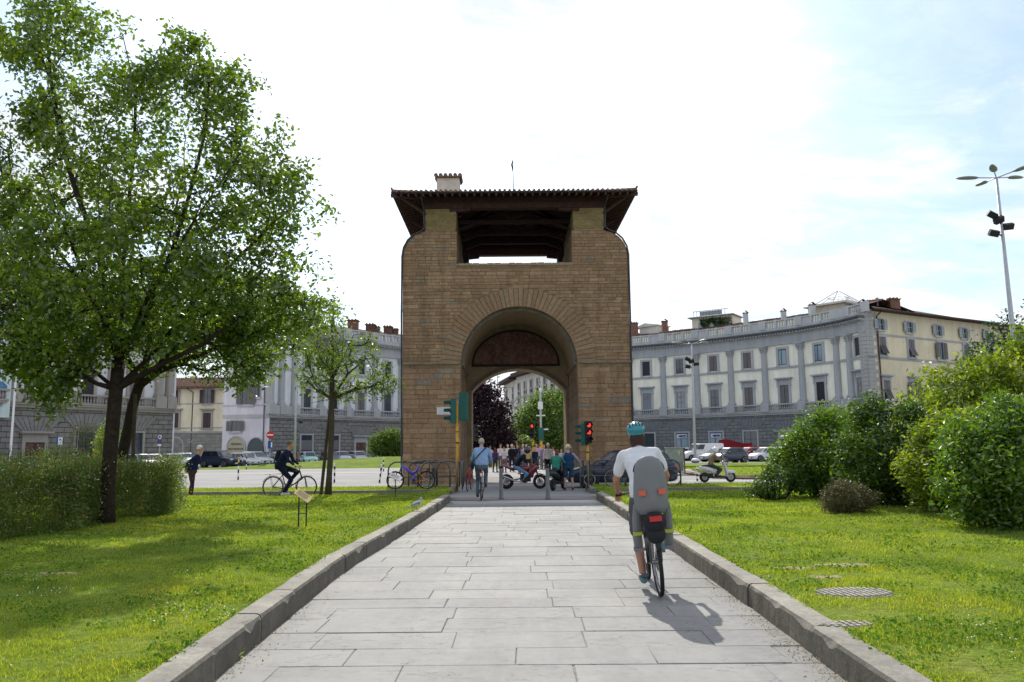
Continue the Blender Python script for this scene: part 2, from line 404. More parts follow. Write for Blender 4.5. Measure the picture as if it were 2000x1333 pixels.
rv = t.ramp(vo.outputs['Distance'], [(.035, (.62,.62,.62)), (.05, (1,1,1))]); ns_ = t.noise(.28, 6, .75, t.co((3, .5, 1))); rs_ = t.ramp(ns_.outputs[0], [(.36, (.86,.86,.865)), (.55, (1.04,1.035,1.03))])
c3a = t.mixc(.85, c2.outputs[0], rcm.outputs[0], 'MULTIPLY'); c3b = t.mixc(1, c3a.outputs[0], rv.outputs[0], 'MULTIPLY'); c3 = t.mixc(1, c3b.outputs[0], rs_.outputs[0], 'MULTIPLY')
t.l(c3.outputs[0], p.inputs['Base Color'])
hh = t.mixc(.5, nb.outputs[0], rcm.outputs[0]); hh2 = t.mixc(.25, hh.outputs[0], nd.outputs[0]); t.bump(hh2.outputs[0], p, .35, .02)
M_SLAB = t.mat
g = MB(); y = 1.2
while y < 21.4:
    d = rnd(.44, .60); gap = .0019
    x = -3.2-rnd(0, 1)
    while x < 3.4:
        wd = rnd(.7, 1.45); x0 = x+gap; x1 = x+wd-gap; ly = y+d/2
        a0 = smx(LK, ly)-.1; b0 = smx(RK, ly)+.1
        if x1 > a0 and x0 < b0:
            x0 = max(x0, a0); x1 = min(x1, b0)
            if x1-x0 > .05:
                hz = rnd(-.003, .003); k = [rnd(-.0022, .0022) for _ in range(4)]; e = .005; sk = rnd(-.006, .006)
                y0, y1 = y+gap, y+d-gap
                vs = [(x0,y0,-.05),(x1,y0,-.05),(x1+sk,y1,-.05),(x0+sk,y1,-.05),
                      (x0,y0,hz-e+k[0]),(x1,y0,hz-e+k[1]),(x1+sk,y1,hz-e+k[2]),(x0+sk,y1,hz-e+k[3]),
                      (x0+e,y0+e,hz+k[0]),(x1-e,y0+e,hz+k[1]),(x1-e+sk,y1-e,hz+k[2]),(x0+e+sk,y1-e,hz+k[3])]
                g.add(vs, [(0,1,5,4),(1,2,6,5),(2,3,7,6),(3,0,4,7),(4,5,9,8),(5,6,10,9),(6,7,11,10),(7,4,8,11),(8,9,10,11)])
        x += wd
    y += d
g.build('path', M_SLAB, kind='structure')
g = MB(); g.add([(-2.9,1,-.009),(3,1,-.009),(3,21.6,-.009),(-2.9,21.6,-.009)], [(0,1,2,3)])
g.build('path_bed', simple((.25,.24,.22), .95, .1, 0, .4, 8), kind='structure')
g = MB(); g.box(-2.12, 2.2, 21.62, 22.55, -.05, .003); g.build('path_threshold', asphalt('thr', (.24,.24,.245), (.3,.3,.3)), kind='structure')
# kerbs
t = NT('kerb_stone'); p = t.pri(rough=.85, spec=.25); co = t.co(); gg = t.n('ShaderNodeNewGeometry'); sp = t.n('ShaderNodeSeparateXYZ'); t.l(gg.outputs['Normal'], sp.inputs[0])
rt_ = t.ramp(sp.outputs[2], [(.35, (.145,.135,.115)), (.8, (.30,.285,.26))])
na = t.noise(2.2, 7, .7, co); nb = t.noise(30, 6, .7, co); ra = t.ramp(na.outputs[0], [(.3, (.62,.62,.6)), (.62, (1.1,1.08,1.02)), (.72, (1.45,1.42,1.36))]); rb = t.ramp(nb.outputs[0], [(.3, (.8,.8,.8)), (.7, (1.2,1.2,1.2))])
ri = t.ramp(gg.outputs['Random Per Island'], [(0, (.85,.85,.85)), (1, (1.15,1.13,1.1))])
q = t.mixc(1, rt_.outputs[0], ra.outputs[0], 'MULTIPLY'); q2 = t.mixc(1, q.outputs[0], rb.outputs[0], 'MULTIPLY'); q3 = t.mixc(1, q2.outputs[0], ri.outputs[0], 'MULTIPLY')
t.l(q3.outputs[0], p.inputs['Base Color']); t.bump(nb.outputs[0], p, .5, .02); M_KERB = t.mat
KH, KW = .215, .205
def kerb(K, sgn, name, y0, y1):
    g = MB(); y = y0
    while y < y1:
        L = min(rnd(.9, 1.9), y1-y)
        if L < .3: break
        n = max(3, int(L/.06)); off = rnd(-.012, .012); hz = rnd(-.008, .008); chips = [(rnd(0, L), rnd(.08, .3), rnd(.02, .06)) for _ in range(random.choice((0, 1, 1, 2)))]
        rings = []
        for i in range(n+1):
            t_ = L*i/n; yy = y+.006+t_*(L-.012)/L; xc = smx(K, yy)+off*sgn
            ch = sum(dp*max(0, 1-abs(t_-c)/w_) for c, w_, dp in chips)
            if i in (0, n): ch += .014
            nz = mnoise.noise(Vector((yy*5, sgn*3, 0)))*.008; ny = mnoise.noise(Vector((yy*14, 4, sgn)))*.006
            ow = KW+mnoise.noise(Vector((yy*1.3, 9, sgn)))*.03
            prof = [(0, -.05), (nz+ny, .06), (nz, KH-.03-ch*1.1+hz), (.012+ch*.7, KH-.005-ch*.35+hz), (.035+ch, KH+hz), (ow*.6, KH+hz+ny*.4), (ow, KH+hz+.002), (ow, .02)]
            rings.append([(xc+sgn*a, yy, b) for a, b in prof])
        m_ = len(prof); vs = [q for r in rings for q in r]; fs = []
        for i in range(n):
            for j in range(m_-1):
                f = (i*m_+j, (i+1)*m_+j, (i+1)*m_+j+1, i*m_+j+1)
                fs.append(f if sgn < 0 else f[::-1])
        fs.append(tuple(range(m_)) if sgn < 0 else tuple(range(m_))[::-1]); fs.append(tuple(n*m_+j for j in range(m_))[::-1] if sgn < 0 else tuple(n*m_+j for j in range(m_)))
        g.add(vs, fs); y += L
    return g.build(name, M_KERB, kind='structure')
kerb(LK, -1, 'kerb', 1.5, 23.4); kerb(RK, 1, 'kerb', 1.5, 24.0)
# lawn sheets (earth and short turf under the blades)
t = NT('turf'); p = t.pri(rough=.95, spec=.1); co = t.co()
na = t.noise(.6, 6, .7, co); nb = t.noise(14, 6, .7, co)
ra = t.ramp(na.outputs[0], [(.3, (.11,.17,.02)), (.55, (.17,.24,.03)), (.75, (.27,.29,.07))]); rb = t.ramp(nb.outputs[0], [(.3, (.6,.6,.6)), (.7, (1.35,1.3,1.2))])
q = t.mixc(1, ra.outputs[0], rb.outputs[0], 'MULTIPLY'); t.l(q.outputs[0], p.inputs['Base Color']); t.bump(nb.outputs[0], p, .9, .06); M_TURF = t.mat
def lawnh(x, y):
    return .195+mnoise.noise(Vector((x*.35, y*.35, 2)))*.035-max(0, y-16)*.011*min(1, max(0, abs(x)-2.6)*1.2)
YL = 26.4
def lawn(sgn, K, name):
    g = MB(); ys_ = np.linspace(1.5, YL, 70); vs = []; N = 40
    for y_ in ys_:
        xi = (smx(K, y_)+sgn*(KW-.02)) if y_ < 23.6 else smx(K, 23.6)+sgn*(.2)
        for i in range(N+1):
            t_ = (i/N)**1.7; x_ = xi+sgn*t_*34
            z_ = lawnh(x_, y_)+(max(0, 1-t_*60))*.0
            if y_ > 25.6: z_ -= (y_-25.6)*.15
            vs.append((x_, y_, z_ if i else z_-.02))
    fs = [(j*(N+1)+i, j*(N+1)+i+1, (j+1)*(N+1)+i+1, (j+1)*(N+1)+i) for j in range(len(ys_)-1) for i in range(N)]
    if sgn < 0: fs = [f[::-1] for f in fs]
    g.add(vs, fs); return g.build(name, M_TURF, kind='structure', smooth=True)
lawn(-1, LK, 'lawn'); lawn(1, RK, 'lawn')
# far grass: verge with the racks, bank behind the road, island on the right
def patch(name, poly, h, mat=M_TURF, kerbh=None):
    g = MB(); g.zprism(poly, h-.5, h); return g.build(name, mat, kind='structure')
patch('verge', [(-60,29.0),(-2.9,29.0),(-2.75,32.2),(-60,33.6)], .02); patch('verge', [(2.6,28.9),(13.5,28.7),(12.5,32.2),(2.7,32.4)], .02)
g = MB()
for a, b in (((-60,28.85),(-2.85,28.85)), ((2.5,28.75),(13.6,28.55))): g.bar((a[0],a[1],-.06),(b[0],b[1],-.06),.2,.26)
g.bar((-2.75,28.8,-.06),(-2.65,32.3,-.06),.18,.256); g.bar((2.5,28.7,-.06),(2.6,32.4,-.06),.18,.256); g.bar((-60,33.75,-.14),(-6,33.3,-.14),.2,.2)
g.build('kerb', simple((.2,.18,.15), .9, .2, 0, .3, 5), kind='structure')
patch('grass_island', [(10.2,42.5),(15,39.8),(30,41),(60,44),(60,57.5),(12,57.5)], -.02); patch('grass_island', [(8,60.5),(60,60.5),(60,72),(9,70)], .0)
g = MB(); g.tube([(10.0,57,-.12),(10.1,42.5,-.12),(11.5,41,-.12),(15,39.7,-.12),(30,40.9,-.12),(60,43.9,-.12)], .11, 4); g.build('kerb', simple((.27,.2,.14), .9, .2, 0, .3, 3), kind='structure')
# rising bank on the left of the gate
g = MB(); vs = []
for j in range(15):
    for i in range(41):
        x_ = -34+i*.8; s_ = max(0, min(1, (x_+29)/15)); y_ = 72+j*(7+12*s_)/14; hgt = (.10+.85*s_)*min(1, j/4.0)*min(1, (14-j)/2.5)
        vs.append((x_, y_, -.22+hgt+.04*mnoise.noise(Vector((x_*.5, y_*.5, 0)))))
g.add(vs, [(j*41+i, j*41+i+1, (j+1)*41+i+1, (j+1)*41+i) for j in range(14) for i in range(40)])
g.build('grass_bank', M_TURF, kind='structure', smooth=True)
# ---- blades
M_BLADE = leafmat('grass_blade', (.15,.235,.022), (.36,.41,.08), .5, (1.5, 1.5, .5), .4, .03, True)
def in_view(x, y, z, mg=60):
    v = np.stack([x, y, z-1.55], 1); f_ = v@np.array(FW); a = 1000+FPX*(v@np.array(RT))/f_; b = 666.5-FPX*(v@np.array(UP))/f_
    return (a > -mg) & (a < 2000+mg) & (b < 1333+mg)
def nz2(x, y, s, seed=0):
    return np.array([mnoise.noise(Vector((a*s, b*s, seed))) for a, b in zip(x, y)])
BARE = []
for (px, py, rx, ry) in ((1548,1104,.3,.12),(1648,1098,.42,.16),(1612,1122,.2,.1),(1668,1157,.42,.30),(1655,1217,.22,.13),(105,1115,.35,.1),(800,975,.01,.01)):
    q = Gd(px, py, .22); BARE.append((q.x, q.y, rx, ry))
def blades(sgn, K, bands, name, label):
    X = []; Y_ = []; H = []; Wd = []
    for y0, y1, dens, hh_, ww in bands:
        xm = .72*y1+1.5; area = (y1-y0)*xm; n = int(area*dens)
        y_ = RNG.uniform(y0, y1, n); x_ = RNG.uniform(0, xm, n)
        ki = np.interp(y_, [q*.5 for q in range(60)], [abs(smx(K, q*.5)) for q in range(60)])
        ed = .02+.0*y_; ok = x_ > ki+KW-.02-.07*np.abs(np.sin(y_*3.1)*np.sin(y_*7.7+1))*RNG.random(n)
        x_ = x_[ok]*sgn; y_ = y_[ok]; ok = in_view(x_, y_, np.full(len(x_), .25)); x_ = x_[ok]; y_ = y_[ok]
        for bx, by, rx, ry in BARE:
            dd = ((x_-bx)/rx)**2+((y_-by)/ry)**2; ok = (dd > 1+RNG.normal(0, .15, len(x_))); x_ = x_[ok]; y_ = y_[ok]
        c = nz2(x_, y_, 1.6, 1)*.5+nz2(x_, y_, 5, 2)*.5
        ok = RNG.random(len(x_)) < .72+c*1.5; x_ = x_[ok]; y_ = y_[ok]; c = c[ok]
        X.append(x_); Y_.append(y_); H.append(hh_*(.8+c*1.1)*RNG.uniform(.5, 1.25, len(x_))); Wd.append(np.full(len(x_), ww))
    x_ = np.concatenate(X); y_ = np.concatenate(Y_); h_ = np.maximum(.012, np.concatenate(H)); wv = np.concatenate(Wd)*RNG.uniform(.7, 1.3, len(x_)); n = len(x_)
    z_ = np.array([lawnh(a, b) for a, b in zip(x_, y_)])-.004
    a = RNG.uniform(0, 2*np.pi, n); ln = RNG.uniform(.1, .9, n)*h_; dx = np.cos(a)*ln; dy = np.sin(a)*ln; b_ = a+np.pi/2+RNG.normal(0, .5, n)
    sx, sy = np.cos(b_)*wv/2, np.sin(b_)*wv/2
    p = np.stack([x_, y_, z_], 1)
    s3 = np.stack([sx, sy, 0*sx], 1); mid = p+np.stack([dx*.35, dy*.35, h_*.6], 1); tip = p+np.stack([dx, dy, h_*.95], 1)
    v = np.stack([p-s3, p+s3, mid+s3*.8, mid-s3*.8, tip], 1).reshape(-1, 3); b = (np.arange(n)*5)[:, None]
    f = np.concatenate([b+np.array([0,1,2]), b+np.array([0,2,3]), b+np.array([3,2,4])], 1).reshape(-1, 3)
    npmesh(name, v, f, M_BLADE, label=label, cat='grass', kind='stuff')
    return x_, y_, z_
BANDS = [(3.2, 6.5, 7500, .036, .005), (6.5, 10, 4200, .038, .0065), (10, 16, 2000, .042, .010), (16, 26.3, 850, .048, .017)]
gl_ = blades(-1, LK, BANDS, 'grass', 'sunlit green lawn left of the stone path, dappled by tree shade')
gr_ = blades(1, RK, BANDS, 'grass', 'bright green lawn right of the stone path in front of the shrubs')
# clover and daisies
def dots(src, n, size, mat, name, label, hz, thr, seed, ysel=(3, 26)):
    x_, y_, z_ = src; ok = (y_ > ysel[0]) & (y_ < ysel[1]); x_ = x_[ok]; y_ = y_[ok]; z_ = z_[ok]
    i = RNG.choice(len(x_), min(len(x_), n*8), replace=False); x_ = x_[i]; y_ = y_[i]; z_ = z_[i]
    c = nz2(x_, y_, .8, seed)+.4*nz2(x_, y_, 3, seed); ok = c > thr; x_ = x_[ok][:n]; y_ = y_[ok][:n]; z_ = z_[ok][:n]
    v, f = leaves(np.stack([x_, y_, z_+RNG.uniform(hz*.5, hz, len(x_))], 1), size*RNG.uniform(.6, 1.3, len(x_))*(1+y_*.03), RNG, .6, 1.0)
    npmesh(name, v, f, mat, label=label, cat='plants', kind='stuff')
M_CLO = leafmat('clover', (.06,.15,.02), (.11,.22,.04), .3, (1.3,1.4,.7), .6, 0.0); M_WHT = simple((.75,.75,.7), .6, .3, 0, .1)
dots(gl_, 9000, .022, M_CLO, 'clover', 'clover leaves scattered through the left lawn', .05, .02, 5)
dots(gr_, 9000, .022, M_CLO, 'clover', 'clover leaves scattered through the right lawn', .05, .02, 6)
dots(gl_, 300, .011, M_WHT, 'daisies', 'tiny white flowers dotted in the shaded left lawn', .06, .22, 15, (3, 9))
dots(gr_, 160, .010, M_WHT, 'daisies', 'tiny white flowers dotted in the sunny right lawn', .06, .22, 16, (3, 12))
# far turf blades for verge, bank and island
def far_turf(name, label, x0, x1, y0, y1, zf, n, hgt, ww, cond=None):
    x_ = RNG.uniform(x0, x1, n); y_ = RNG.uniform(y0, y1, n)
    if cond is not None: ok = cond(x_, y_); x_ = x_[ok]; y_ = y_[ok]
    z_ = zf(x_, y_); n = len(x_); h_ = hgt*RNG.uniform(.4, 1.3, n); a = RNG.uniform(0, 2*np.pi, n); s3 = np.stack([np.cos(a)*ww/2, np.sin(a)*ww/2, 0*a], 1)
    p = np.stack([x_, y_, z_-.01], 1); tip = p+np.stack([np.sin(a)*h_*.4, np.cos(a)*h_*.4, h_], 1)
    v = np.stack([p-s3, p+s3, tip], 1).reshape(-1, 3); f = (np.arange(n)*3)[:, None]+np.array([0,1,2])
    npmesh(name, v, f, M_BLADE, label=label, cat='grass', kind='stuff')
far_turf('grass', 'grass of the verge under the bicycle racks left of the gate', -26, -2.9, 29.05, 32.3, lambda x, y: 0*x+.02, 26000, .08, .03)
far_turf('grass', 'grass of the verge under the bicycle racks right of the gate', 2.7, 12.4, 29.0, 32.1, lambda x, y: 0*x+.02, 14000, .08, .03)
far_turf('grass', 'grass on the traffic island behind the parked scooter', 11, 50, 42.8, 57.2, lambda x, y: 0*x-.02, 16000, .07, .09, lambda x, y: (x-10)*1.0 > (42.8-y))
# stone covers and bare earth in the right lawn
def cover(px, py, rx, ry, label):
    q = Gd(px, py, .22); th = thing('drain_cover', label, 'cover', (q.x, q.y, lawnh(q.x, q.y)-.016), .12); g = MB()
    n = 22; g.zprism([(rx*cos(2*pi*i/n)*(1+.06*sin(3*i)), ry*sin(2*pi*i/n)*(1+.05*cos(5*i))) for i in range(n)], -.05, .022); g.build('slab', simple((.24,.215,.17), .9, .2, 0, .3, 14, .4), th, local=True)
    g = MB(); k = int(rx*2/.055)
    for i in range(k):
        x_ = -rx+.03+i*.055; hw = ry*sqrt(max(0, 1-(x_/rx)**2))*.9
        for s in range(3): 
            a = -hw+2*hw*s/3; g.box(x_-.016, x_+.016, a+.01, a+2*hw/3-.008, .015, .036)
    g.build('tread', simple((.33,.31,.26), .9, .2, 0, .3, 20), th, local=True)
cover(1668, 1157, .34, .25, 'larger ribbed stone cover sunk in the right lawn'); cover(1655, 1217, .2, .11, 'small ribbed stone cover nearest the camera in the right lawn')
g = MB()
for bx, by, rx, ry in BARE[:3]+BARE[5:6]:
    n = 28; vs = [(bx, by, lawnh(bx, by)+.006)]; fs = []
    for r_ in (.35, .7, 1.1):
        for i in range(n):
            a = 2*pi*i/n; k_ = r_*(1+.35*mnoise.noise(Vector((cos(a)*1.5+bx, sin(a)*1.5, 2)))+.12*mnoise.noise(Vector((cos(a)*5, sin(a)*5, bx)))); x_, y_ = bx+rx*k_*cos(a), by+ry*k_*sin(a); vs.append((x_, y_, lawnh(x_, y_)+(.012*mnoise.noise(Vector((x_*20, y_*20, 0)))+.006 if r_ < 1 else -.01)))
    fs = [(0, 1+i, 1+(i+1) % n) for i in range(n)]+[(1+j*n+i, 1+(j+1)*n+i, 1+(j+1)*n+(i+1) % n, 1+j*n+(i+1) % n) for j in range(2) for i in range(n)]
    g.add(vs, fs)
g.build('bare_earth', simple((.36,.28,.18), .95, .1, 0, .35, 9, .6), kind='structure')
# debris and weeds along the kerbs
x_ = []; 
for K, s, n in ((LK, 1, 500), (RK, -1, 1400)):
    for _ in range(n):
        y_ = 3.5+abs(random.gauss(0, 1))*3.5; x_.append((smx(K, y_)+s*abs(random.gauss(0, .10)), y_, .008))
v, f = leaves(np.array(x_), RNG.uniform(.006, .022, len(x_)), RNG, .8, .7)
npmesh('leaf_litter', v, f, simple((.33,.26,.16), .9, .1, 0, .4, 20), label='dry leaf crumbs gathered along the foot of the kerbs', cat='litter', kind='stuff')
for px, py, n in ((606,1165,60),(470,1287,50),(885,985,30),(1190,995,25)):
    q = Gd(px, py, 0); P_ = np.array([[q.x-.04+RNG.normal(0, .03), q.y+RNG.normal(0, .05), RNG.uniform(0, .05)] for _ in range(n)]); v, f = leaves(P_, RNG.uniform(.02, .06, n), RNG, .2, .3)
    npmesh('weed', v, f, M_BLADE, label={606:'small green weed at the foot of the left kerb, midway along', 470:'weed tuft at the foot of the left kerb, nearest the camera', 885:'weed at the far end of the left kerb', 1190:'weed at the far end of the right kerb'}[px], cat='plant')
# ------------------------------------------------------------------ the city gate
def gate_tint(t, col, co):
    n = t.noise(.9, 5, .7, co); r = t.ramp(n.outputs[0], [(.60, (1,1,1)), (.70, (.66,.69,.76))])
    ns = t.noise(1, 6, .75, t.co((2.4, 1, .22))); rs = t.ramp(ns.outputs[0], [(.36, (.74,.72,.70)), (.52, (1.02,1.01,1)), (.68, (1.14,1.12,1.08))]); cl = t.mixc(1, col, rs.outputs[0], 'MULTIPLY'); col = cl.outputs[0]
    hs = t.noise(1, 4, .6, t.co((.5, 1, 5.5))); rh = t.ramp(hs.outputs[0], [(.38, (.82,.81,.8)), (.55, (1.04,1.03,1.02))]); cl2 = t.mixc(1, col, rh.outputs[0], 'MULTIPLY'); col = cl2.outputs[0]
    a = t.mixc(1, col, r.outputs[0], 'MULTIPLY')
    n2 = t.noise(2.2, 4, .8, co, 1.2); r2 = t.ramp(n2.outputs[0], [(.66, (0,0,0)), (.70, (1,1,1))]); k = t.mixc(.35, (0,0,0), r2.outputs[0])
    q = t.mixc(k.outputs[0], a.outputs[0], (.48,.42,.34))
    return q.outputs[0]
M_GATE = brickmat('gate_stone', (.20,.140,.085), (.25,.18,.11), (.26,.20,.135), .48, .172, .005, 'xz', .6, 1.8, .9, gate_tint, .5)
M_PLAST = simple((.25,.19,.115), .9, .2, 0, .22, 2.2, .15); M_WOOD = simple((.060,.030,.026), .8, .2, 0, .35, 5, .3); M_WOOD2 = simple((.035,.022,.022), .85, .2, 0, .3, 5)
M_TILE = simple((.20,.115,.08), .9, .2, 0, .4, 7, .3); M_PIPE = simple((.035,.035,.04), .6, .4, 0, .2, 9)
GT = thing('city_gate', 'tall brown stone city gate with a wide arch and dark overhanging roof', 'city gate', (0, 39, 0), radians(1.2))
def arc(cx, cz, rx, rz, a0, a1, n):
    return [(cx+rx*cos(a0+(a1-a0)*i/n), cz+rz*sin(a0+(a1-a0)*i/n)) for i in range(n+1)]
ACX, AR, ASP = -.11, 2.87, 5.6
DEP = 8.0
outl = [(-5.79,-.4), (ACX-AR+.02,-.4), (ACX-AR, ASP)]+arc(ACX, ASP, AR, AR, pi, 0, 48)[1:]+[(ACX+AR-.02,-.4), (5.36,-.4), (5.40,11.0)]
outl += arc(5.40-1.17, 11.0, 1.17, 1.28, 0, radians(84), 12)[1:]+[(4.22,12.35), (4.22,13.5), (2.72,13.5), (2.72,12.38), (2.60,12.3), (2.60,10.55), (-3.16,10.55), (-3.16,12.3), (-3.24,12.38), (-3.24,13.5), (-4.73,13.5), (-4.73,12.38)]
outl += arc(-5.87+1.17, 11.05, 1.17, 1.28, radians(96), pi, 12)[:-1]+[(-5.87,11.05)]
g = MB(); n_ = len(outl)
g.prism(outl, 0, DEP)
g.build('wall', M_GATE, GT, local=True)
# facing stones laid course by course, each a block of its own tone
t = NT('facing'); p = t.pri(rough=.92, spec=.15); co = t.co(); gg = t.n('ShaderNodeNewGeometry')
ri = t.ramp(gg.outputs['Random Per Island'], [(0, (.235,.150,.090)), (.25, (.262,.170,.102)), (.55, (.285,.188,.114)), (.86, (.31,.206,.126)), (.955, (.37,.25,.15)), (.975, (.22,.19,.155)), (1, (.20,.185,.16))])
n_a = t.noise(1, 6, .75, t.co((2.0, 1, .25))); r_a = t.ramp(n_a.outputs[0], [(.34, (.74,.72,.71)), (.52, (1,1,1)), (.70, (1.12,1.11,1.08))]); n_b = t.noise(6, 8, .78, co); r_b = t.ramp(n_b.outputs[0], [(.32, (.70,.70,.70)), (.5, (1,1,1)), (.68, (1.2,1.19,1.17))])
q1_ = t.mixc(1, ri.outputs[0], r_a.outputs[0], 'MULTIPLY'); q2_ = t.mixc(1, q1_.outputs[0], r_b.outputs[0], 'MULTIPLY'); t.l(q2_.outputs[0], p.inputs['Base Color']); t.bump(n_b.outputs[0], p, .6, .03); M_FACE = t.mat
def inside(x, z):
    if z > ASP and hypot(x-ACX, z-ASP) < AR+.90: return False
    if z <= ASP+.16 and z > ASP-.02: return False
    if z <= ASP and abs(x-ACX) < AR+.015: return False
    c = False
    for i in range(len(outl)):
        (x0, z0), (x1, z1) = outl[i], outl[(i+1) % len(outl)]
        if (z0 > z) != (z1 > z) and x < (x1-x0)*(z-z0)/(z1-z0)+x0: c = not c
    return c
random.seed(77); g = MB(); z = -.35
while z < 12.38:
    h_ = rnd(.12, .205) if z > ASP else rnd(.18, .31); z1 = z+h_; xs_ = [-6+k*.03 for k in range(400)]; ok = [all(inside(x, zz) for zz in (z+.004, (z+z1)/2, z1-.004)) for x in xs_]
    k = 0
    while k < len(xs_):
        if not ok[k]: k += 1; continue
        e = k
        while e < len(xs_) and ok[e]: e += 1
        a, b = xs_[k]-.012, xs_[e-1]+.012; x = a
        while x < b-.02:
            L = rnd(.3, .85)*(1.2 if z < ASP else 1)
            if b-(x+L) < .22: L = b-x
            d = rnd(.006, .026); gp = rnd(.002, .006); j = [rnd(-.006, .006) for _ in range(4)]; r_ = .012
            X0, X1, Z0, Z1 = x+gp, x+L-gp, z+gp, z1-gp
            g.add([(X0,.01,Z0),(X1,.01,Z0),(X1,.01,Z1),(X0,.01,Z1),(X0+r_,-d+j[0],Z0+r_),(X1-r_,-d+j[1],Z0+r_),(X1-r_,-d+j[2],Z1-r_),(X0+r_,-d+j[3],Z1-r_)], [(4,5,6,7),(0,1,5,4),(1,2,6,5),(2,3,7,6),(3,0,4,7)])
            x += L
        k = e
    z = z1
g.build('facing_stones', M_FACE, GT, local=True)
# two upper courses on the piers read paler: pier caps
M_PH = brickmat('gate_stone2', (.20,.15,.07), (.26,.20,.10), (.17,.13,.07), .8, .3, .006, 'xz', .3, 1, .9)
for x0, x1 in ((-4.76, -3.20), (2.69, 4.25)): g = MB(); g.box(x0, x1, -.03, 1.2, 12.42, 13.48); g.build('pier_head', M_PH, GT, local=True)
# voussoirs
t = NT('voussoir'); p = t.pri(rough=.9, spec=.2); co = t.co(); gg = t.n('ShaderNodeNewGeometry')
ri = t.ramp(gg.outputs['Random Per Island'], [(0, (.24,.155,.093)), (.5, (.275,.18,.108)), (.85, (.31,.206,.126)), (1, (.24,.18,.12))])
nb = t.noise(7, 7, .75, co); rb = t.ramp(nb.outputs[0], [(.3, (.7,.7,.7)), (.7, (1.2,1.2,1.2))]); q = t.mixc(1, ri.outputs[0], rb.outputs[0], 'MULTIPLY'); t.l(q.outputs[0], p.inputs['Base Color']); t.bump(nb.outputs[0], p, .5, .03)
g = MB(); N = 46
for i in range(N):
    a0, a1 = pi-pi*i/N-.004, pi-pi*(i+1)/N+.004; ro = AR+.94+rnd(-.05, .06); ri_ = AR+.002; d = rnd(.03, .05)
    P_ = [(ACX+r*cos(a), ASP+r*sin(a)) for r, a in ((ri_, a0), (ri_, a1), (ro, a1), (ro, a0))]
    g.prism(P_, -d, .1)
g.build('arch_ring', t.mat, GT, local=True)
for x0, x1 in ((-5.84, ACX-AR-.03), (ACX+AR+.03, 5.43)):
    g = MB(); x = x0
    while x < x1-.1:
        L = min(rnd(.7, 1.5), x1-x); g.box(x+.004, x+L-.004, -.07-rnd(0, .02), .05, ASP+.01, ASP+.15+rnd(-.01, .02)); x += L
    g.build('string_course', simple((.21,.16,.11), .9, .2, 0, .3, 5, .4), GT, local=True)
g = MB(); g.box(-3.20, 2.64, -.03, .45, 10.56, 10.64)
for i in range(16):
    x = -3.1+i*.36; g.box(x, x+.34, -.04, .5, 10.645, 10.66+rnd(0, .035))
g.build('parapet_cap', simple((.30,.23,.15), .9, .2, 0, .3, 5, .4), GT, local=True)
# plastered barrel vault and impost strip
g = MB()
V_ = arc(ACX, ASP, AR-.015, AR-.015, 0, pi, 40)
vs = [(x, .55, z) for x, z in V_]+[(x, 6.0, z) for x, z in V_]; k = len(V_)
g.add(vs, [(i, i+1, k+i+1, k+i) for i in range(k-1)])
V2 = arc(ACX, ASP, AR-.004, AR-.004, 0, pi, 40)
g.add([(x, .55, z) for x, z in V_]+[(x, .549, z) for x, z in V2], [(i, i+1, k+i+1, k+i) for i in range(k-1)])
g.build('vault', M_PLAST, GT, local=True, smooth=False)
g = MB()
for i in range(24):
    a = pi*i/24; a2 = pi*(i+1)/24
    g.bar((ACX+(AR-.05)*cos(a), .42, ASP+(AR-.05)*sin(a)), (ACX+(AR-.05)*cos(a2), .42, ASP+(AR-.05)*sin(a2)), .2, .05, (0, 1, 0))
for s in (-1, 1): g.box(ACX+s*(AR-.05)-.08, ACX+s*(AR-.05)+.08, .3, 6, ASP-.02, ASP+.10)
g.build('vault_moulding', simple((.17,.15,.115), .9, .2, 0, .3, 4), GT, local=True)
# rear wall with the low segmental arch
HW, SPR, APX = 2.66, 4.72, 5.98
Rr = (HW*HW+(APX-SPR)**2)/(2*(APX-SPR)); cz = APX-Rr; aa = math.asin(HW/Rr)
poly = [(-2.98,-.4), (-HW-.05,-.4), (-HW-.05, SPR)]+[(Rr*sin(-aa+2*aa*i/30)-.05, cz+Rr*cos(-aa+2*aa*i/30)) for i in range(1, 30)]+[(HW-.05, SPR), (HW-.05,-.4), (2.76,-.4), (2.76, ASP)]
poly += arc(ACX, ASP, AR, AR, 0, pi, 30)[1:]
g = MB(); g.prism(poly, 6.0, 8.03); g.build('tympanum_wall', M_PLAST, GT, local=True)
g = MB(); 
for i in range(30):
    a, b = -aa+2*aa*i/30, -aa+2*aa*(i+1)/30
    P_ = [((Rr-.02)*sin(a)-.05, cz+(Rr-.02)*cos(a)), ((Rr-.02)*sin(b)-.05, cz+(Rr-.02)*cos(b)), ((Rr+.18)*sin(b)-.05, cz+(Rr+.18)*cos(b)), ((Rr+.18)*sin(a)-.05, cz+(Rr+.18)*cos(a))]
    g.prism(P_, 5.97, 6.2)
g.build('arch_moulding', simple((.15,.115,.08), .9, .2, 0, .3, 4), GT, local=True)
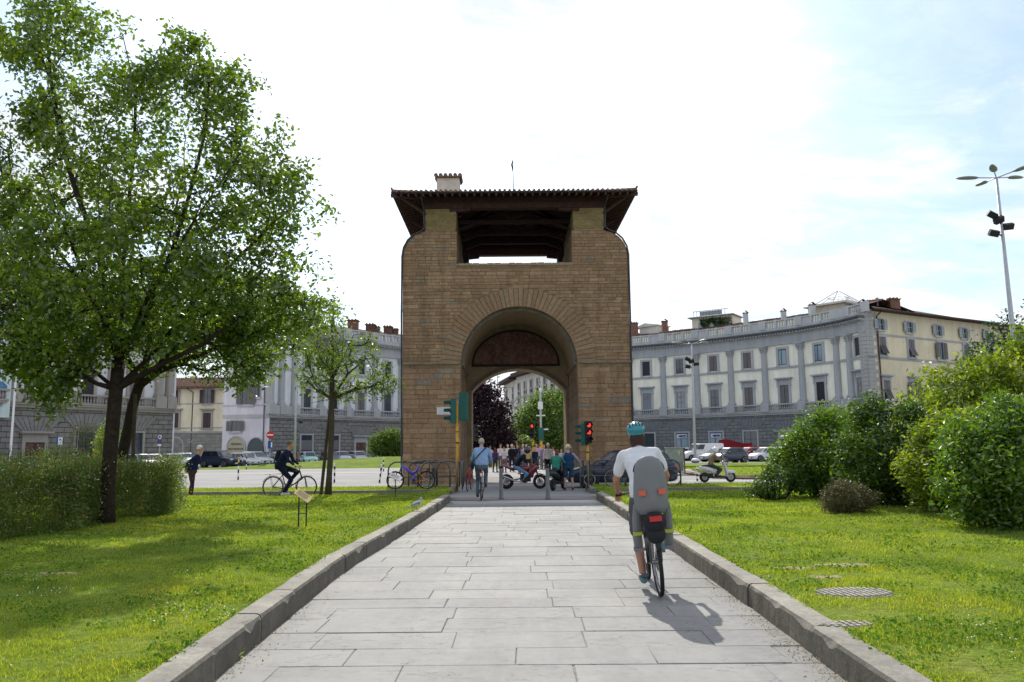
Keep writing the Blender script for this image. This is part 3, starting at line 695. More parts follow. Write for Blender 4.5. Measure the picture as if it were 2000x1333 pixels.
# weathered lunette panel
t = NT('lunette'); p = t.pri(rough=.8, spec=.2); co = t.co()
na = t.noise(1.6, 5, .65, co, 2.5); nb = t.noise(3.4, 5, .7, co, 1.0)
ra = t.ramp(na.outputs[0], [(.30, (.06,.05,.075)), (.45, (.15,.075,.06)), (.55, (.21,.115,.08)), (.66, (.13,.12,.11)), (.78, (.27,.19,.13))]); rb = t.ramp(nb.outputs[0], [(.35, (.6,.6,.65)), (.65, (1.25,1.2,1.15))])
q = t.mixc(1, ra.outputs[0], rb.outputs[0], 'MULTIPLY'); t.l(q.outputs[0], p.inputs['Base Color'])
g = MB(); LX = -.19
g.prism([(LX-2.38, 6.2)]+[(LX+2.38, 6.2)]+arc(LX, 6.2, 2.38, 1.86, 0, pi, 30)[1:-1], 5.95, 6.0); g.build('lunette_panel', t.mat, GT, local=True)
g = MB(); P_ = arc(LX, 6.2, 2.44, 1.93, 0, pi, 30)
for a, b in zip(P_[:-1], P_[1:]): g.bar((a[0], 5.96, a[1]), (b[0], 5.96, b[1]), .1, .09, (0, 1, 0))
g.box(LX-2.5, LX+2.5, 5.9, 6.0, 6.08, 6.2); g.build('lunette_frame', M_WOOD2, GT, local=True)
# roof
EX0, EX1, EY0, EY1, EZ = -6.25, 5.72, -1.45, 9.45, 13.84
SL = .25; hd = (EY1-EY0)/2; cy = (EY0+EY1)/2; RZ = EZ+SL*hd; RX0, RX1 = EX0+hd, EX1-hd
if RX0 > RX1: RX0 = RX1 = (EX0+EX1)/2
g = MB(); vs = [(EX0,EY0,EZ), (EX1,EY0,EZ), (EX1,EY1,EZ), (EX0,EY1,EZ), (RX0,cy,RZ), (RX1,cy,RZ)]
g.add(vs+[(a, b, c+.10) for a, b, c in vs], [(1,0,4,5), (2,1,5), (3,2,5,4), (0,3,4), (6,7,11,10), (7,8,11), (8,9,10,11), (9,6,10), (0,1,7,6), (1,2,8,7), (2,3,9,8), (3,0,6,9)])
rf = g.build('roof', M_WOOD2, GT, local=True)
g = MB()
def slope_z(x, y): return EZ+.10+SL*min(x-EX0, EX1-x, y-EY0, EY1-y)
for side in range(4):
    L = (EX1-EX0) if side in (0, 2) else (EY1-EY0); k = int(L/.235)
    for i in range(k+1):
        s_ = L*i/k; mxd = min(s_, L-s_, hd)
        for d0 in np.arange(-.06, mxd, .42):
            d1 = min(d0+.46, mxd+.02)
            if d1-d0 < .1: continue
            pts = []
            for d_ in (d0, d1):
                if side == 0: x, y = EX0+s_, EY0+d_
                elif side == 2: x, y = EX0+s_, EY1-d_
                elif side == 1: x, y = EX1-d_, EY0+s_
                else: x, y = EX0+d_, EY0+s_
                pts.append((x, y, EZ+.12+SL*d_+rnd(-.008, .012)))
            g.tube(pts, [.072, .06], 6, True)
g.build('tiles', M_TILE, rf, local=True)
g = MB()
for (cx_, cy_) in ((EX0, EY0), (EX1, EY0), (EX0, EY1), (EX1, EY1)):
    sx = 1 if cx_ < 0 else -1; sy = 1 if cy_ < 1 else -1
    g.tube([(cx_-.02*sx, cy_-.02*sy, EZ+.30), (cx_+.05*sx, cy_+.05*sy, EZ+.13), (cx_+hd*sx, cy_+hd*sy, RZ+.2)], [.045, .10, .10], 6)
g.build('hip_tiles', M_TILE, rf, local=True)
g = MB()
WX0, WX1, WY0, WY1 = -4.73, 4.22, 0, 8
for i in range(34):
    x = EX0+.1+i*(EX1-EX0-.2)/33
    for (y0, y1) in ((EY0+.03, .6), (EY1-.03, 7.4)):
        e = abs(y1-y0); di = min(e, x-EX0, EX1-x)
        if di < .15: continue
        ye = y0+(di if y1 > y0 else -di)
        g.bar((x, y0, EZ-.06), (x, ye, EZ-.06+SL*di), .09, .12)
for i in range(30):
    y = EY0+.1+i*(EY1-EY0-.2)/29
    for (x0, x1) in ((EX0+.03, -4.6), (EX1-.03, 4.1)):
        di = min(abs(x1-x0), y-EY0, EY1-y)
        if di < .15: continue
        xe = x0+(di if x1 > x0 else -di)
        g.bar((x0, y, EZ-.06), (xe, y, EZ-.06+SL*di), .09, .12)
for sx, cx_ in ((1, EX0), (-1, EX1)):
    for sy, cy_ in ((1, EY0), (-1, EY1)): g.bar((cx_, cy_, EZ-.1), (cx_+sx*hd, cy_+sy*hd, RZ-.1), .14, .18)
g.build('rafters', M_WOOD, rf, local=True)
g = MB()
g.box(-4.85, 4.35, -.12, .35, 13.5, 13.78); g.box(-4.8, 4.3, -.05, .3, 13.78, 14.15)
g.box(-4.85, 4.35, 7.6, 8.1, 12.95, 13.25); g.box(-4.8, 4.3, 7.7, 8.05, 13.25, 14.15)
g.box(-4.85, -4.45, .35, 7.6, 13.5, 14.2); g.box(3.95, 4.35, .35, 7.6, 13.5, 14.2)
for s, xa in ((1, -3.24), (-1, 2.72)): g.bar((xa-s*.3, .1, 13.4), (xa+s*.75, .1, 13.48), .3, .18); g.bar((xa-s*.3, 7.8, 12.8), (xa+s*.95, 7.8, 12.92), .3, .22)
g.build('wall_plate', M_WOOD, GT, local=True)
g = MB()
for y_ in (2.2, 4.4, 6.4):
    g.box(-4.4, 3.9, y_-.1, y_+.1, 13.3, 13.52); g.bar((-4.2, y_, 13.5), (-.26, y_, RZ-.25), .16, .2); g.bar((3.7, y_, 13.5), (-.26, y_, RZ-.25), .16, .2)
    g.box(-.36, -.16, y_-.08, y_+.08, 13.5, RZ-.2)
    for s in (-1, 1): g.bar((-.26, y_, 13.6), (-.26+s*1.7, y_, 14.3), .12, .12); g.bar((-.26+s*2.9, y_, 13.0), (-.26+s*2.0, y_, 13.35), .16, .16)
g.build('truss', M_WOOD2, GT, local=True)
g = MB(); g.box(-3.3, -2.9, 6.8, 8.0, 10.5, 13.0); g.box(2.38, 2.75, 6.8, 8.0, 10.5, 13.0); g.build('rear_post', M_WOOD2, GT, local=True)
g = MB(); g.box(-3.2, 2.65, .4, 7.9, 10.3, 10.45); g.build('loggia_floor', M_PLAST, GT, local=True)
for px in (0, 1):       # struts under the side eaves
    g = MB()
    for y_ in (-.6, 3.5, 7.5):
        s = 1 if px else -1; xw = 4.22 if px else -4.73
        g.bar((xw, max(0, y_), 13.2), (xw+s*1.25, y_, 13.98), .1, .1); 
    g.build('eave_strut', M_WOOD, GT, local=True)
for s, ex, xw in ((-1, -5.87, -4.73), (1, 5.40, 4.22)):
    g = MB(); c = ex-s*1.17
    pts = [(xw+s*.12, EY0+.25, EZ-.02), (xw+s*.10, -.09, 13.6), (xw+s*.05, -.09, 12.5)]+[(c+s*(1.17+.03)*sin(radians(a)), -.06, 11.05+(1.28+.03)*cos(radians(a))) for a in (12, 30, 50, 70, 90)]+[(ex+s*.03, -.05, 8), (ex-s*.06+s*.03, -.05, 0)]
    g.tube(pts, .045, 6); g.build('drainpipe', M_PIPE, GT, local=True)
ch = MB(); q = (-3.85, 3.9)
ch.box(q[0]-.62, q[0]+.62, 3.4, 4.5, 14.4, 16.3); co_ = ch.build('chimney', simple((.55,.50,.42), .9, .2, 0, .15, 3, .2), GT, local=True)
g = MB(); g.box(q[0]-.70, q[0]+.70, 3.3, 4.6, 16.3, 16.38)
for i in range(6):
    for yy in (3.3, 3.95): g.tube([(q[0]-.66+i*.265, yy-.08, 16.41), (q[0]-.66+i*.265, yy+.65, 16.49+.06*sin(i*2.1))], [.12, .10], 6)
g.build('cap', M_TILE, co_, local=True)
g = MB(); g.tube([(-.25, 4, RZ), (-.25, 4, RZ+2.35)], [.03, .015], 5); g.tube([(-.25, 4, RZ+1.6), (-.32, 4, RZ+2.05), (-.25, 4, RZ+2.35)], [.02, .05, .01], 5); g.build('lightning_rod', M_PIPE, GT, local=True)
q = A(868, 803, 39); 
g = MB(); g.box(q.x-.36, q.x+.36, -.03, .02, q.z-.18, q.z+.17); pl = g.build('plaque', simple((.62,.62,.64), .5, .3, 0, .06, 5), GT, local=True)
g = MB()
for i in range(4): g.box(q.x-.28, q.x+.26-.05*(i % 2), -.034, -.03, q.z+.09-i*.075, q.z+.11-i*.075)
g.build('inscription', simple((.35,.36,.42), .6, .3, 0, 0), pl, local=True)
# ------------------------------------------------------------------ buildings
def uvbrick(name, c1, c2, mortar, bw, rh, ms, bst=.8):
    t = NT(name); p = t.pri(rough=.9, spec=.2); uv = t.n('ShaderNodeTexCoord')
    br = t.n('ShaderNodeTexBrick'); t.l(uv.outputs['UV'], br.inputs['Vector']); br.inputs['Scale'].default_value = 1
    br.inputs['Brick Width'].default_value = bw; br.inputs['Row Height'].default_value = rh; br.inputs['Mortar Size'].default_value = ms; br.inputs['Mortar Smooth'].default_value = .3
    for k, c in (('Color1', c1), ('Color2', c2), ('Mortar', mortar)): br.inputs[k].default_value = lin(c)
    n = t.noise(1.3, 6, .7, uv.outputs['Object']); r = t.ramp(n.outputs[0], [(.3, (.75,.75,.77)), (.7, (1.2,1.2,1.15))]); q = t.mixc(1, br.outputs['Color'], r.outputs[0], 'MULTIPLY')
    t.l(q.outputs[0], p.inputs['Base Color']); inv = t.n('ShaderNodeMath', operation='MULTIPLY'); inv.inputs[1].default_value = -1; t.l(br.outputs['Fac'], inv.inputs[0]); t.bump(inv.outputs[0], p, bst, .08); return t.mat
def stucco(c, v=.1, streak=.12):
    t = NT('stucco'); p = t.pri(rough=.9, spec=.2); co = t.co()
    n = t.noise(.35, 6, .7, co); n2 = t.noise(1, 5, .7, t.co((1.6, 1.6, .18))); b = lin(c)
    r = t.ramp(n.outputs[0], [(.3, tuple(x*(1-v) for x in b[:3])), (.7, tuple(min(1, x*(1+v)) for x in b[:3]))]); r2 = t.ramp(n2.outputs[0], [(.35, (1-streak,)*3), (.6, (1.03,)*3)])
    q = t.mixc(1, r.outputs[0], r2.outputs[0], 'MULTIPLY'); t.l(q.outputs[0], p.inputs['Base Color']); return t.mat
class Style: pass
RS = Style(); RS.stone = stucco((.385,.40,.42)); RS.stone2 = stucco((.46,.47,.48)); RS.wall = stucco((.84,.82,.71)); RS.base = uvbrick('rustic_right', (.175,.185,.195), (.215,.225,.23), (.09,.095,.10), 1.25, .47, .035)
LS = Style(); LS.stone = stucco((.42,.42,.43)); LS.stone2 = stucco((.45,.45,.45)); LS.wall = stucco((.72,.73,.76)); LS.base = uvbrick('rustic_left', (.20,.20,.20), (.255,.25,.245), (.075,.075,.075), 1.25, .47, .035)
AS = Style(); AS.stone = stucco((.34,.31,.285)); AS.stone2 = stucco((.36,.33,.30)); AS.wall = stucco((.66,.66,.70)); AS.base = uvbrick('rustic_far_left', (.19,.185,.17), (.24,.23,.215), (.07,.07,.065), 1.25, .47, .035)
M_GLASS = simple((.035,.05,.065), .06, .9, 0, 0); M_GLASSB = simple((.16,.26,.33), .08, .9, 0, .2, .6); M_DARKIN = simple((.012,.013,.02), .4, .4, 0, 0)
M_SHUT = simple((.17,.155,.16), .8, .3, 0, .15, 3); M_SHUTB = simple((.075,.055,.05), .8, .3, 0, .2, 3); M_SHUTL = simple((.36,.39,.42), .8, .3, 0, .1, 3); M_MULL = simple((.30,.17,.12), .7, .3, 0, .1, 3); M_MULD = simple((.05,.055,.06), .6, .3, 0, 0)
M_ROOF = simple((.145,.085,.065), .95, .1, 0, .45, 3.5, .6); M_BRICKR = simple((.19,.10,.075), .9, .2, 0, .3, 4); M_GREYM = simple((.3,.3,.31), .6, .4, 0, .1, 3)
WC = {}
def mesh_of(mb, mat, name):
    me = bpy.data.meshes.new(name); me.from_pydata(mb.v, [], mb.f)
    for q in (mat if isinstance(mat, (list, tuple)) else [mat]): me.materials.append(q)
    me.update(); return me
def win_parts(kind, st, var):
    """list of (name, mesh) -- first is the frame that carries the others. local: x along wall, y into the wall, z up from the sill"""
    key = (kind, id(st), var)
    if key in WC: return WC[key]
    w_, h_, fw_, hood = {'pn': (1.3, 3.15, .32, 1), 'up': (1.2, 2.15, .32, 0), 'sq': (1.15, 1.25, .16, 0), 'md': (1.2, 2.15, .22, 0), 'lo': (1.25, 2.35, .24, 1), 'sh': (2.0, 3.2, .22, 0), 'ds': (1.9, 2.6, .32, 2), 'tn': (.5, 1.2, .05, 0)}[kind]
    f = MB(); 
    f.box(-w_/2-fw_, -w_/2, -.14, .02, -.1 if kind != 'sh' else 0, h_+fw_*.9); f.box(w_/2, w_/2+fw_, -.14, .02, -.1 if kind != 'sh' else 0, h_+fw_*.9); f.box(-w_/2, w_/2, -.14, .02, h_, h_+fw_*.9)
    if kind not in ('sh', 'ds'): f.box(-w_/2-fw_-.08, w_/2+fw_+.08, -.22, .02, -.26, -.1)
    if hood:
        z = h_+fw_*.9; hh = .42 if kind != 'lo' else .2
        f.box(-w_/2-fw_+.03, w_/2+fw_-.03, -.1, .02, z, z+hh); f.box(-w_/2-fw_-.15, w_/2+fw_+.15, -.30, .02, z+hh, z+hh+.1); f.box(-w_/2-fw_-.32, w_/2+fw_+.32, -.46, .02, z+hh+.1, z+hh+.26)
        if kind == 'pn':
            for s in (-1, 1): f.box(s*(w_/2+fw_-.03)-.1, s*(w_/2+fw_-.03)+.1, -.22, .02, z-.55, z+hh)
    parts = [('window' if kind not in ('sh', 'ds') else ('shop_window' if kind == 'sh' else 'door'), mesh_of(f, st.stone if hasattr(st, 'stone') else st, 'window_frame'))]
    def sub(name, mb, mat): parts.append((name, mesh_of(mb, mat, name)))
    g = MB(); g.box(-w_/2+.01, w_/2-.01, -.03, .01, .01, h_-.01)
    m = MB()
    def mull(xs, zs, t_=.05, y0=-.06):
        for x in xs: m.box(x-t_/2, x+t_/2, y0, -.03, 0.02, h_-.02)
        for z in zs: m.box(-w_/2+.02, w_/2-.02, y0+.004, -.031, z-t_/2, z+t_/2)
    def louv(x0, x1, y0=-.08):
        m.box(x0, x1, y0+.03, y0+.045, .03, h_-.03)
        for x in (x0, x1-.06): m.box(x, x+.06, y0, y0+.03, .03, h_-.03)
        z = .08
        while z < h_-.1: m.add([(x0+.06,y0,z),(x1-.06,y0,z),(x1-.06,y0+.028,z+.07),(x0+.06,y0+.028,z+.07)], [(0,1,2,3)]); z += .09
    if var == 'glass': sub('pane', g, M_GLASS); mull((0,), (h_*.33, h_*.66)); sub('mullion', m, M_MULD)
    elif var == 'sky': sub('pane', g, M_GLASSB); mull((-.18, w_/2-.06), (.05, h_-.1), .09); sub('mullion', m, M_MULD)
    elif var == 'wood': sub('pane', g, M_GLASSB); mull((-w_/2+.06, 0, w_/2-.06), (h_*.5, h_*.75), .10); sub('mullion', m, M_MULL)
    elif var == 'dark': sub('pane', g, M_DARKIN)
    elif var == 'shut': sub('pane', g, M_DARKIN); louv(-w_/2+.03, -.04); louv(.04, w_/2-.03); sub('shutter', m, M_SHUT)
    elif var == 'half': sub('pane', g, M_GLASSB); louv(-w_/2+.03, -.2); mull((0,), (h_*.5,)); sub('shutter', m, M_SHUT)
    elif var in ('open', 'openl', 'openb'):
        sub('pane', g, M_GLASS); mull((0,), (h_*.5,), .06)
        for s in (-1, 1):
            x0 = s*(w_/2+.02); x1 = s*(w_/2+.60); a, b = min(x0, x1), max(x0, x1); louv(a, b, -.26)
        sub('shutter', m, {'open': M_SHUT, 'openl': M_SHUTL, 'openb': M_SHUTB}[var])
    elif var == 'tilt':
        sub('pane', g, M_DARKIN); hh = h_*.55
        for s in (-1, 1):
            x0, x1 = (-w_/2+.03, -.03) if s < 0 else (.03, w_/2-.03)
            m.box(x0, x1, -.09, -.06, hh, h_-.03); m.add([(x0,-.09,hh),(x1,-.09,hh),(x1,-.6,.12),(x0,-.6,.12)], [(0,1,2,3),(3,2,1,0)])
            for k in range(9):
                z = hh+.06+k*(h_-hh-.1)/9; m.box(x0, x1, -.10, -.09, z, z+.03)
            for k in range(8):
                q = (k+.5)/8; z = hh+(.12-hh)*q; y = -.09-.51*q; m.box(x0, x1, y-.025, y-.01, z-.015, z+.015)
        sub('shutter', m, M_SHUT)
    elif var == 'shutb': sub('pane', g, M_DARKIN); louv(-w_/2+.03, -.04); louv(.04, w_/2-.03); sub('shutter', m, M_SHUTB)
    elif var == 'door':
        sub('door_leaf', g, simple((.095,.05,.038), .7, .3, 0, .25, 3))
        for s in (-1, 1):
            for z in (.25, 1.1, 1.9): m.box(s*w_/4-.33, s*w_/4+.33, -.06, -.03, z, z+.6)
        sub('panel', m, simple((.12,.065,.05), .7, .3, 0, .2, 3))
    WC[key] = parts; return parts
def place_win(bld, M, kind, st, var):
    parts = win_parts(kind, st, var); o = link(parts[0][0], parts[0][1], bld, M=M)
    for n, me in parts[1:]: link(n, me, o, local=True)
    return o
def frameM(P, u, z):
    u = Vector((u[0], u[1], 0)).normalized(); y = Vector((-u.y, u.x, 0))
    m = Matrix.Identity(4)
    for i in range(3): m[i][0] = u[i]; m[i][1] = y[i]
    m[0][3], m[1][3], m[2][3] = P[0], P[1], z; return m
ENDN = {}
def offs(pl, d):
    """offset polyline; positive d = away from the viewer side (into the building)"""
    out_ = []
    for i, p in enumerate(pl):
        a = Vector(pl[max(i-1, 0)]); b = Vector(pl[min(i+1, len(pl)-1)]); t_ = (b-a).normalized(); n = Vector((-t_.y, t_.x))
        if d > .45 and (round(p[0], 3), round(p[1], 3)) in ENDN: n = ENDN[(round(p[0], 3), round(p[1], 3))]
        out_.append((p[0]+n.x*d, p[1]+n.y*d))
    return out_
def band(mb, pl, z0, z1, d0, d1, uv=None):
    a = offs(pl, d0); b = offs(pl, d1); n = len(pl)
    vs = [(x, y, z0) for x, y in a]+[(x, y, z1) for x, y in a]+[(x, y, z0) for x, y in b]+[(x, y, z1) for x, y in b]; fs = []
    for i in range(n-1):
        fs += [(i, i+1, n+i+1, n+i), (2*n+i+1, 2*n+i, 3*n+i, 3*n+i+1), (n+i, n+i+1, 3*n+i+1, 3*n+i), (i+1, i, 2*n+i, 2*n+i+1)]
    fs += [(0, n, 3*n, 2*n), (n-1, 2*n+n-1, 4*n-1, 2*n-1)]
    mb.add(vs, fs)
def strip_uv(name, pl, z0, z1, d0, d1, mat, parent):
    mb = MB(); band(mb, pl, z0, z1, d0, d1); o = mb.build(name, mat, parent); me = o.data; uv = me.uv_layers.new(name='UVMap')
    s = [0]
    for a, b in zip(pl[:-1], pl[1:]): s.append(s[-1]+hypot(b[0]-a[0], b[1]-a[1]))
    n = len(pl)
    for lp in me.loops:
        i = lp.vertex_index; uv.data[lp.index].uv = (s[i % n]+(.4 if i >= 2*n else 0), me.vertices[i].co.z)
    return o
def column_mesh(st, h):
    key = ('col', id(st), round(h, 2))
    if key in WC: return WC[key]
    mb = MB(); mb.box(-.58, .58, -.52, .5, 0, .18); mb.lathe([(.55,.18),(.58,.26),(.50,.34),(.53,.42),(.44,.5),(.44,1.2),(.43,h*.5),(.375,h-1.0),(.42,h-.98),(.42,h-.92),(.37,h-.9),(.40,h-.6),(.52,h-.28),(.60,h-.16)], (0,0,0), 14); mb.box(-.6, .6, -.6, .5, h-.16, h)
    for k in range(8):
        a = 2*pi*k/8
        for z, r in ((h-.72, .46), (h-.42, .56)): mb.box(r*cos(a)-.07, r*cos(a)+.07, r*sin(a)-.07, r*sin(a)+.07, z-.1, z+.12)
    me = mesh_of(mb, st.stone, 'column'); WC[key] = me; return me
def balusters(mb, P, Q, z0, z1, d, sp=.30, solid=False):
    P = Vector(P); Q = Vector(Q); L = (Q-P).length; M = frameM(P, Q-P, 0)
    mb.box(0, L, d-.16, d+.16, z0, z0+.16, M); mb.box(0, L, d-.19, d+.19, z1-.17, z1, M)
    if solid: mb.box(0, L, d-.1, d+.1, z0+.16, z1-.17, M); return
    k = max(1, int(L/sp))
    for i in range(k):
        x = (i+.5)*L/k; zz = z1-.17-z0-.16
        mb.lathe([(.06, 0), (.05, zz*.12), (.10, zz*.35), (.045, zz*.75), (.075, zz)], (x, d, z0+.16), 6, M=M)
def crescent(bld, st, cols, pnv, upv, gfv, extra_bays=(), pairs=()):
    """cols: plan points of the columns from left to right as seen from the square"""
    strip_uv('base_wall', cols, -.5, 5.7, 0, 9, st.base, bld)
    mb = MB(); band(mb, cols, 5.7, 18.0, .1, 9); mb.build('upper_wall', st.wall, bld)
    mb = MB(); band(mb, cols, 5.7, 5.88, -.42, .2); band(mb, cols, 5.45, 5.7, -.2, .2); mb.build('string_course', st.stone2, bld)
    mb = MB(); band(mb, cols, 11.55, 11.82, -.06, .15); mb.build('string_course', st.stone, bld)
    mb = MB(); band(mb, cols, 14.75, 15.1, -.18, .2); band(mb, cols, 15.1, 15.95, -.12, .2); band(mb, cols, 15.95, 16.1, -.3, .2); mb.build('entablature', st.stone, bld)
    mb = MB()
    for a, b in zip(cols[:-1], cols[1:]):
        L = hypot(b[0]-a[0], b[1]-a[1]); M = frameM(a, (b[0]-a[0], b[1]-a[1]), 0); k = max(1, int(L/.42))
        for i in range(k): x = (i+.5)*L/k; mb.box(x-.11, x+.11, -.75, -.12, 16.1, 16.26, M)
    mb.build('dentils', st.stone2, bld)
    mb = MB(); band(mb, cols, 16.26, 16.42, -.85, .2); band(mb, cols, 16.42, 16.6, -1.05, .2); mb.build('cornice', simple((.12,.125,.135), .9, .2, 0, .2, 3) if st is RS else st.stone, bld)
    mb = MB(); band(mb, cols, 16.6, 17.0, -.1, .3); mb.build('attic', st.stone2, bld)
    h = 14.75-6.95; random.seed(len(cols))
    bal = MB(); par = MB()
    for i, c in enumerate(cols):
        u = Vector(cols[min(i+1, len(cols)-1)])-Vector(cols[max(i-1, 0)]); M = frameM(c, u, 0)
        if i < len(cols)-1 or True:
            if i not in pairs: bal.box(-.62, .62, -.62, .1, 5.88, 6.95, M); link('column', column_mesh(st, h), bld, M=frameM((c[0], c[1]), u, 6.95) @ Matrix.Translation((0, -.05, 0)))
            par.box(-.5, .5, -.2, .3, 17.0, 18.22, M)
    for i, (a, b) in enumerate(zip(cols[:-1], cols[1:])):
        d = Vector(b)-Vector(a); L = d.length; u = d/L; mid = (Vector(a)+Vector(b))/2; A_ = Vector(a)+u*.62; B_ = Vector(b)-u*.62
        if L > 2.6:
            balusters(bal, A_, B_, 5.88, 6.9, -.35)
            place_win(bld, frameM(mid, u, 6.2) @ Matrix.Translation((0, .1, 0)), 'pn', st, pnv[i % len(pnv)])
            place_win(bld, frameM(mid, u, 12.0) @ Matrix.Translation((0, .1, 0)), 'up', st, upv[i % len(upv)])
            sgm = 3 if L > 3.5 else 1
            for k in range(sgm):
                p0 = Vector(a)+u*(.5+(L-1)*k/sgm); p1 = Vector(a)+u*(.5+(L-1)*(k+1)/sgm); balusters(par, p0, p1, 17.0, 18.15, .05, .33, k != 1 and (i+k) % 3 == 0)
                par.box(-.14, .14, -.15, .25, 17.0, 18.2, frameM(p1, u, 0))
            gk = gfv[i % len(gfv)]
            fan = MB(); hw = 1.15; zt = 3.62 if gk != 'door' else 3.2
            for k in range(9):
                q0 = -1+2*k/9; q1 = -1+2*(k+1)/9; g_ = .03
                fan.add([(hw*q0+g_,-.07,zt),(hw*q1-g_,-.07,zt),(hw*q1*2.1-g_,-.07,zt+1.5-abs(q1)*.3),(hw*q0*2.1+g_,-.07,zt+1.5-abs(q0)*.3)], [(0,1,2,3)], frameM(mid, u, 0))
                fan.add([(hw*q0+g_,-.07,zt),(hw*q1-g_,-.07,zt),(hw*q1-g_,0.02,zt),(hw*q0+g_,0.02,zt),(hw*q1*2.1-g_,-.07,zt+1.5-abs(q1)*.3),(hw*q0*2.1+g_,-.07,zt+1.5-abs(q0)*.3),(hw*q1*2.1-g_,.02,zt+1.5-abs(q1)*.3),(hw*q0*2.1+g_,.02,zt+1.5-abs(q0)*.3)], [(0,3,2,1),(1,2,6,4),(0,5,7,3),(5,4,6,7)], frameM(mid, u, 0))
            fan.build('flat_arch', simple((.18,.195,.21) if st is RS else (.225,.22,.215), .9, .2, 0, .2, 2), bld)
            if gk == 'door': place_win(bld, frameM(mid, u, -.2), 'ds', st, 'door')
            else: place_win(bld, frameM(mid, u, .15), 'sh', st, gk)
        else: bal.box(.5, L-.5, -.5, .1, 5.88, 6.95, frameM(a, u, 0)); par.box(.4, L-.4, -.15, .3, 17.0, 18.1, frameM(a, u, 0))
    bal.build('balustrade', st.stone, bld); par.build('roof_balustrade', st.stone2, bld)
    # tiled roof behind the parapet
    mb = MB(); a = offs(cols, .5); b = offs(cols, 5.5); c = offs(cols, 10); n = len(cols)
    vs = [(x, y, 17.9) for x, y in a]+[(x, y, 19.3) for x, y in b]+[(x, y, 17.9) for x, y in c]; fs = []
    for i in range(n-1): fs += [(i, i+1, n+i+1, n+i), (n+i, n+i+1, 2*n+i+1, 2*n+i)]
    fs += [(0, n, 2*n), (n-1, 3*n-1, 2*n-1)]; mb.add(vs, fs)
    k = 0
    for i in range(n-1):
        A_ = Vector(a[i]); B_ = Vector(a[i+1]); C_ = Vector(b[i]); D_ = Vector(b[i+1]); L = (B_-A_).length; m_ = int(L/.35)
        for j in range(m_):
            q = (j+.5)/m_; p0 = A_.lerp(B_, q); p1 = C_.lerp(D_, q); mb.tube([(p0.x, p0.y, 17.93), (p1.x, p1.y, 19.33+rnd(-.03, .05))], .11, 5, False)
    mb.build('roof', M_ROOF, bld)
def onplan(px, Y): q = A(px, 800, Y); return (q.x, q.y)
def chimney(bld, px, py, Y, w_, h_, mat, cap=True):
    q = A(px, py, Y); M = Matrix.Translation(q); mb = MB(); mb.box(-w_/2, w_/2, -w_/2, w_/2, -h_-1.2, 0, M); o = mb.build('chimney', mat, bld)
    mb = MB(); mb.box(-w_*.62, w_*.62, -w_*.62, w_*.62, 0.001, .1, M)
    if cap:
        for k in (-1, 1): mb.add([(k*w_*.6,-w_*.5,.1),(k*w_*.6,w_*.5,.1),(0,w_*.5,.45),(0,-w_*.5,.45)], [(0,1,2,3),(3,2,1,0)], M)
    else: 
        for k in range(3): mb.box(-w_*.5+k*w_*.36, -w_*.5+k*w_*.36+.16, -w_*.4, w_*.4, .1, .3, M)
    mb.build('cap', M_ROOF, o)
def textobj(body, size, M, mat, parent, name='lettering', ext=.01):
    cu = bpy.data.curves.new(name, 'FONT'); cu.body = body; cu.size = size; cu.extrude = ext; cu.align_x = 'CENTER'; cu.align_y = 'CENTER'; cu.materials.append(mat)
    tmp = bpy.data.objects.new(name, cu); me = bpy.data.meshes.new_from_object(tmp); bpy.data.objects.remove(tmp)
    o = bpy.data.objects.new(name, me); COL.objects.link(o); o.parent = parent; o.matrix_parent_inverse = WM.get(parent, Matrix.Identity(4)).inverted(); o.matrix_basis = M @ Matrix.Rotation(pi/2, 4, 'X'); return o
# --- right crescent
RC = [onplan(px, Y) for px, Y in ((1165,124.5),(1232,121.7),(1298,118.8),(1364,115.6),(1431,112),(1498,108.2),(1571,104),(1641,99),(1667,96.9),(1702,93.6))]
PR = thing('palazzo', 'curved cream palazzo with blue grey columns and balustrades right of the gate', 'building', (RC[5][0], RC[5][1], 0))
def mitre(c, a, b):
    c = Vector(c); n = ((Vector(a)-c).normalized()+(Vector(b)-c).normalized()).normalized(); ENDN[(round(c.x, 3), round(c.y, 3))] = n*1.15
mitre(RC[-1], RC[-2], (66.0, 108.8))
crescent(PR, RS, RC, ['wood','wood','wood','glass','shut','shut','dark','shut'], ['dark','dark','glass','shut','shut','sky','sky','sky'], ['glass','glass','sky','sky','glass','door','glass','glass'], pairs=(9,))
# corner with quoins and the long plain yellow side
C0 = Vector(RC[-1]); C1 = Vector((66.0, 108.8)); C2 = Vector((82, 119.0)); YS = [tuple(C0), tuple(C1), tuple(C2)]
ud = (C1-C0).normalized()
M_YEL = stucco((.66,.585,.42)); M_QUO = stucco((.36,.36,.36))
SY = thing('side_wing', 'long plain yellow wing with grey shuttered windows right of the curved palazzo', 'building', (C0.x, C0.y, 0), cat=None) if False else PR
mb = MB(); band(mb, YS, -.5, 17.35, 0, 8.5); mb.build('side_wall', M_YEL, PR)
for z0_, z1_, o_ in ((5.6,5.9,-.08),(11.5,11.8,-.07),(14.3,14.55,-.06)): mb = MB(); band(mb, YS, z0_, z1_, o_, .1); mb.build('side_string_course', M_QUO, PR)
mb = MB(); M = frameM(C0, ud, 0); z = 5.9
i = 0
while z < 17.2: mb.box(-.03, 1.25 if i % 2 else 1.75, -.07, .5, z+.01, z+.46, M); mb.box(-.07, 0, -.0, 1.0, z+.01, z+.46, M); z += .48; i += 1
mb.build('quoins', M_QUO, PR)
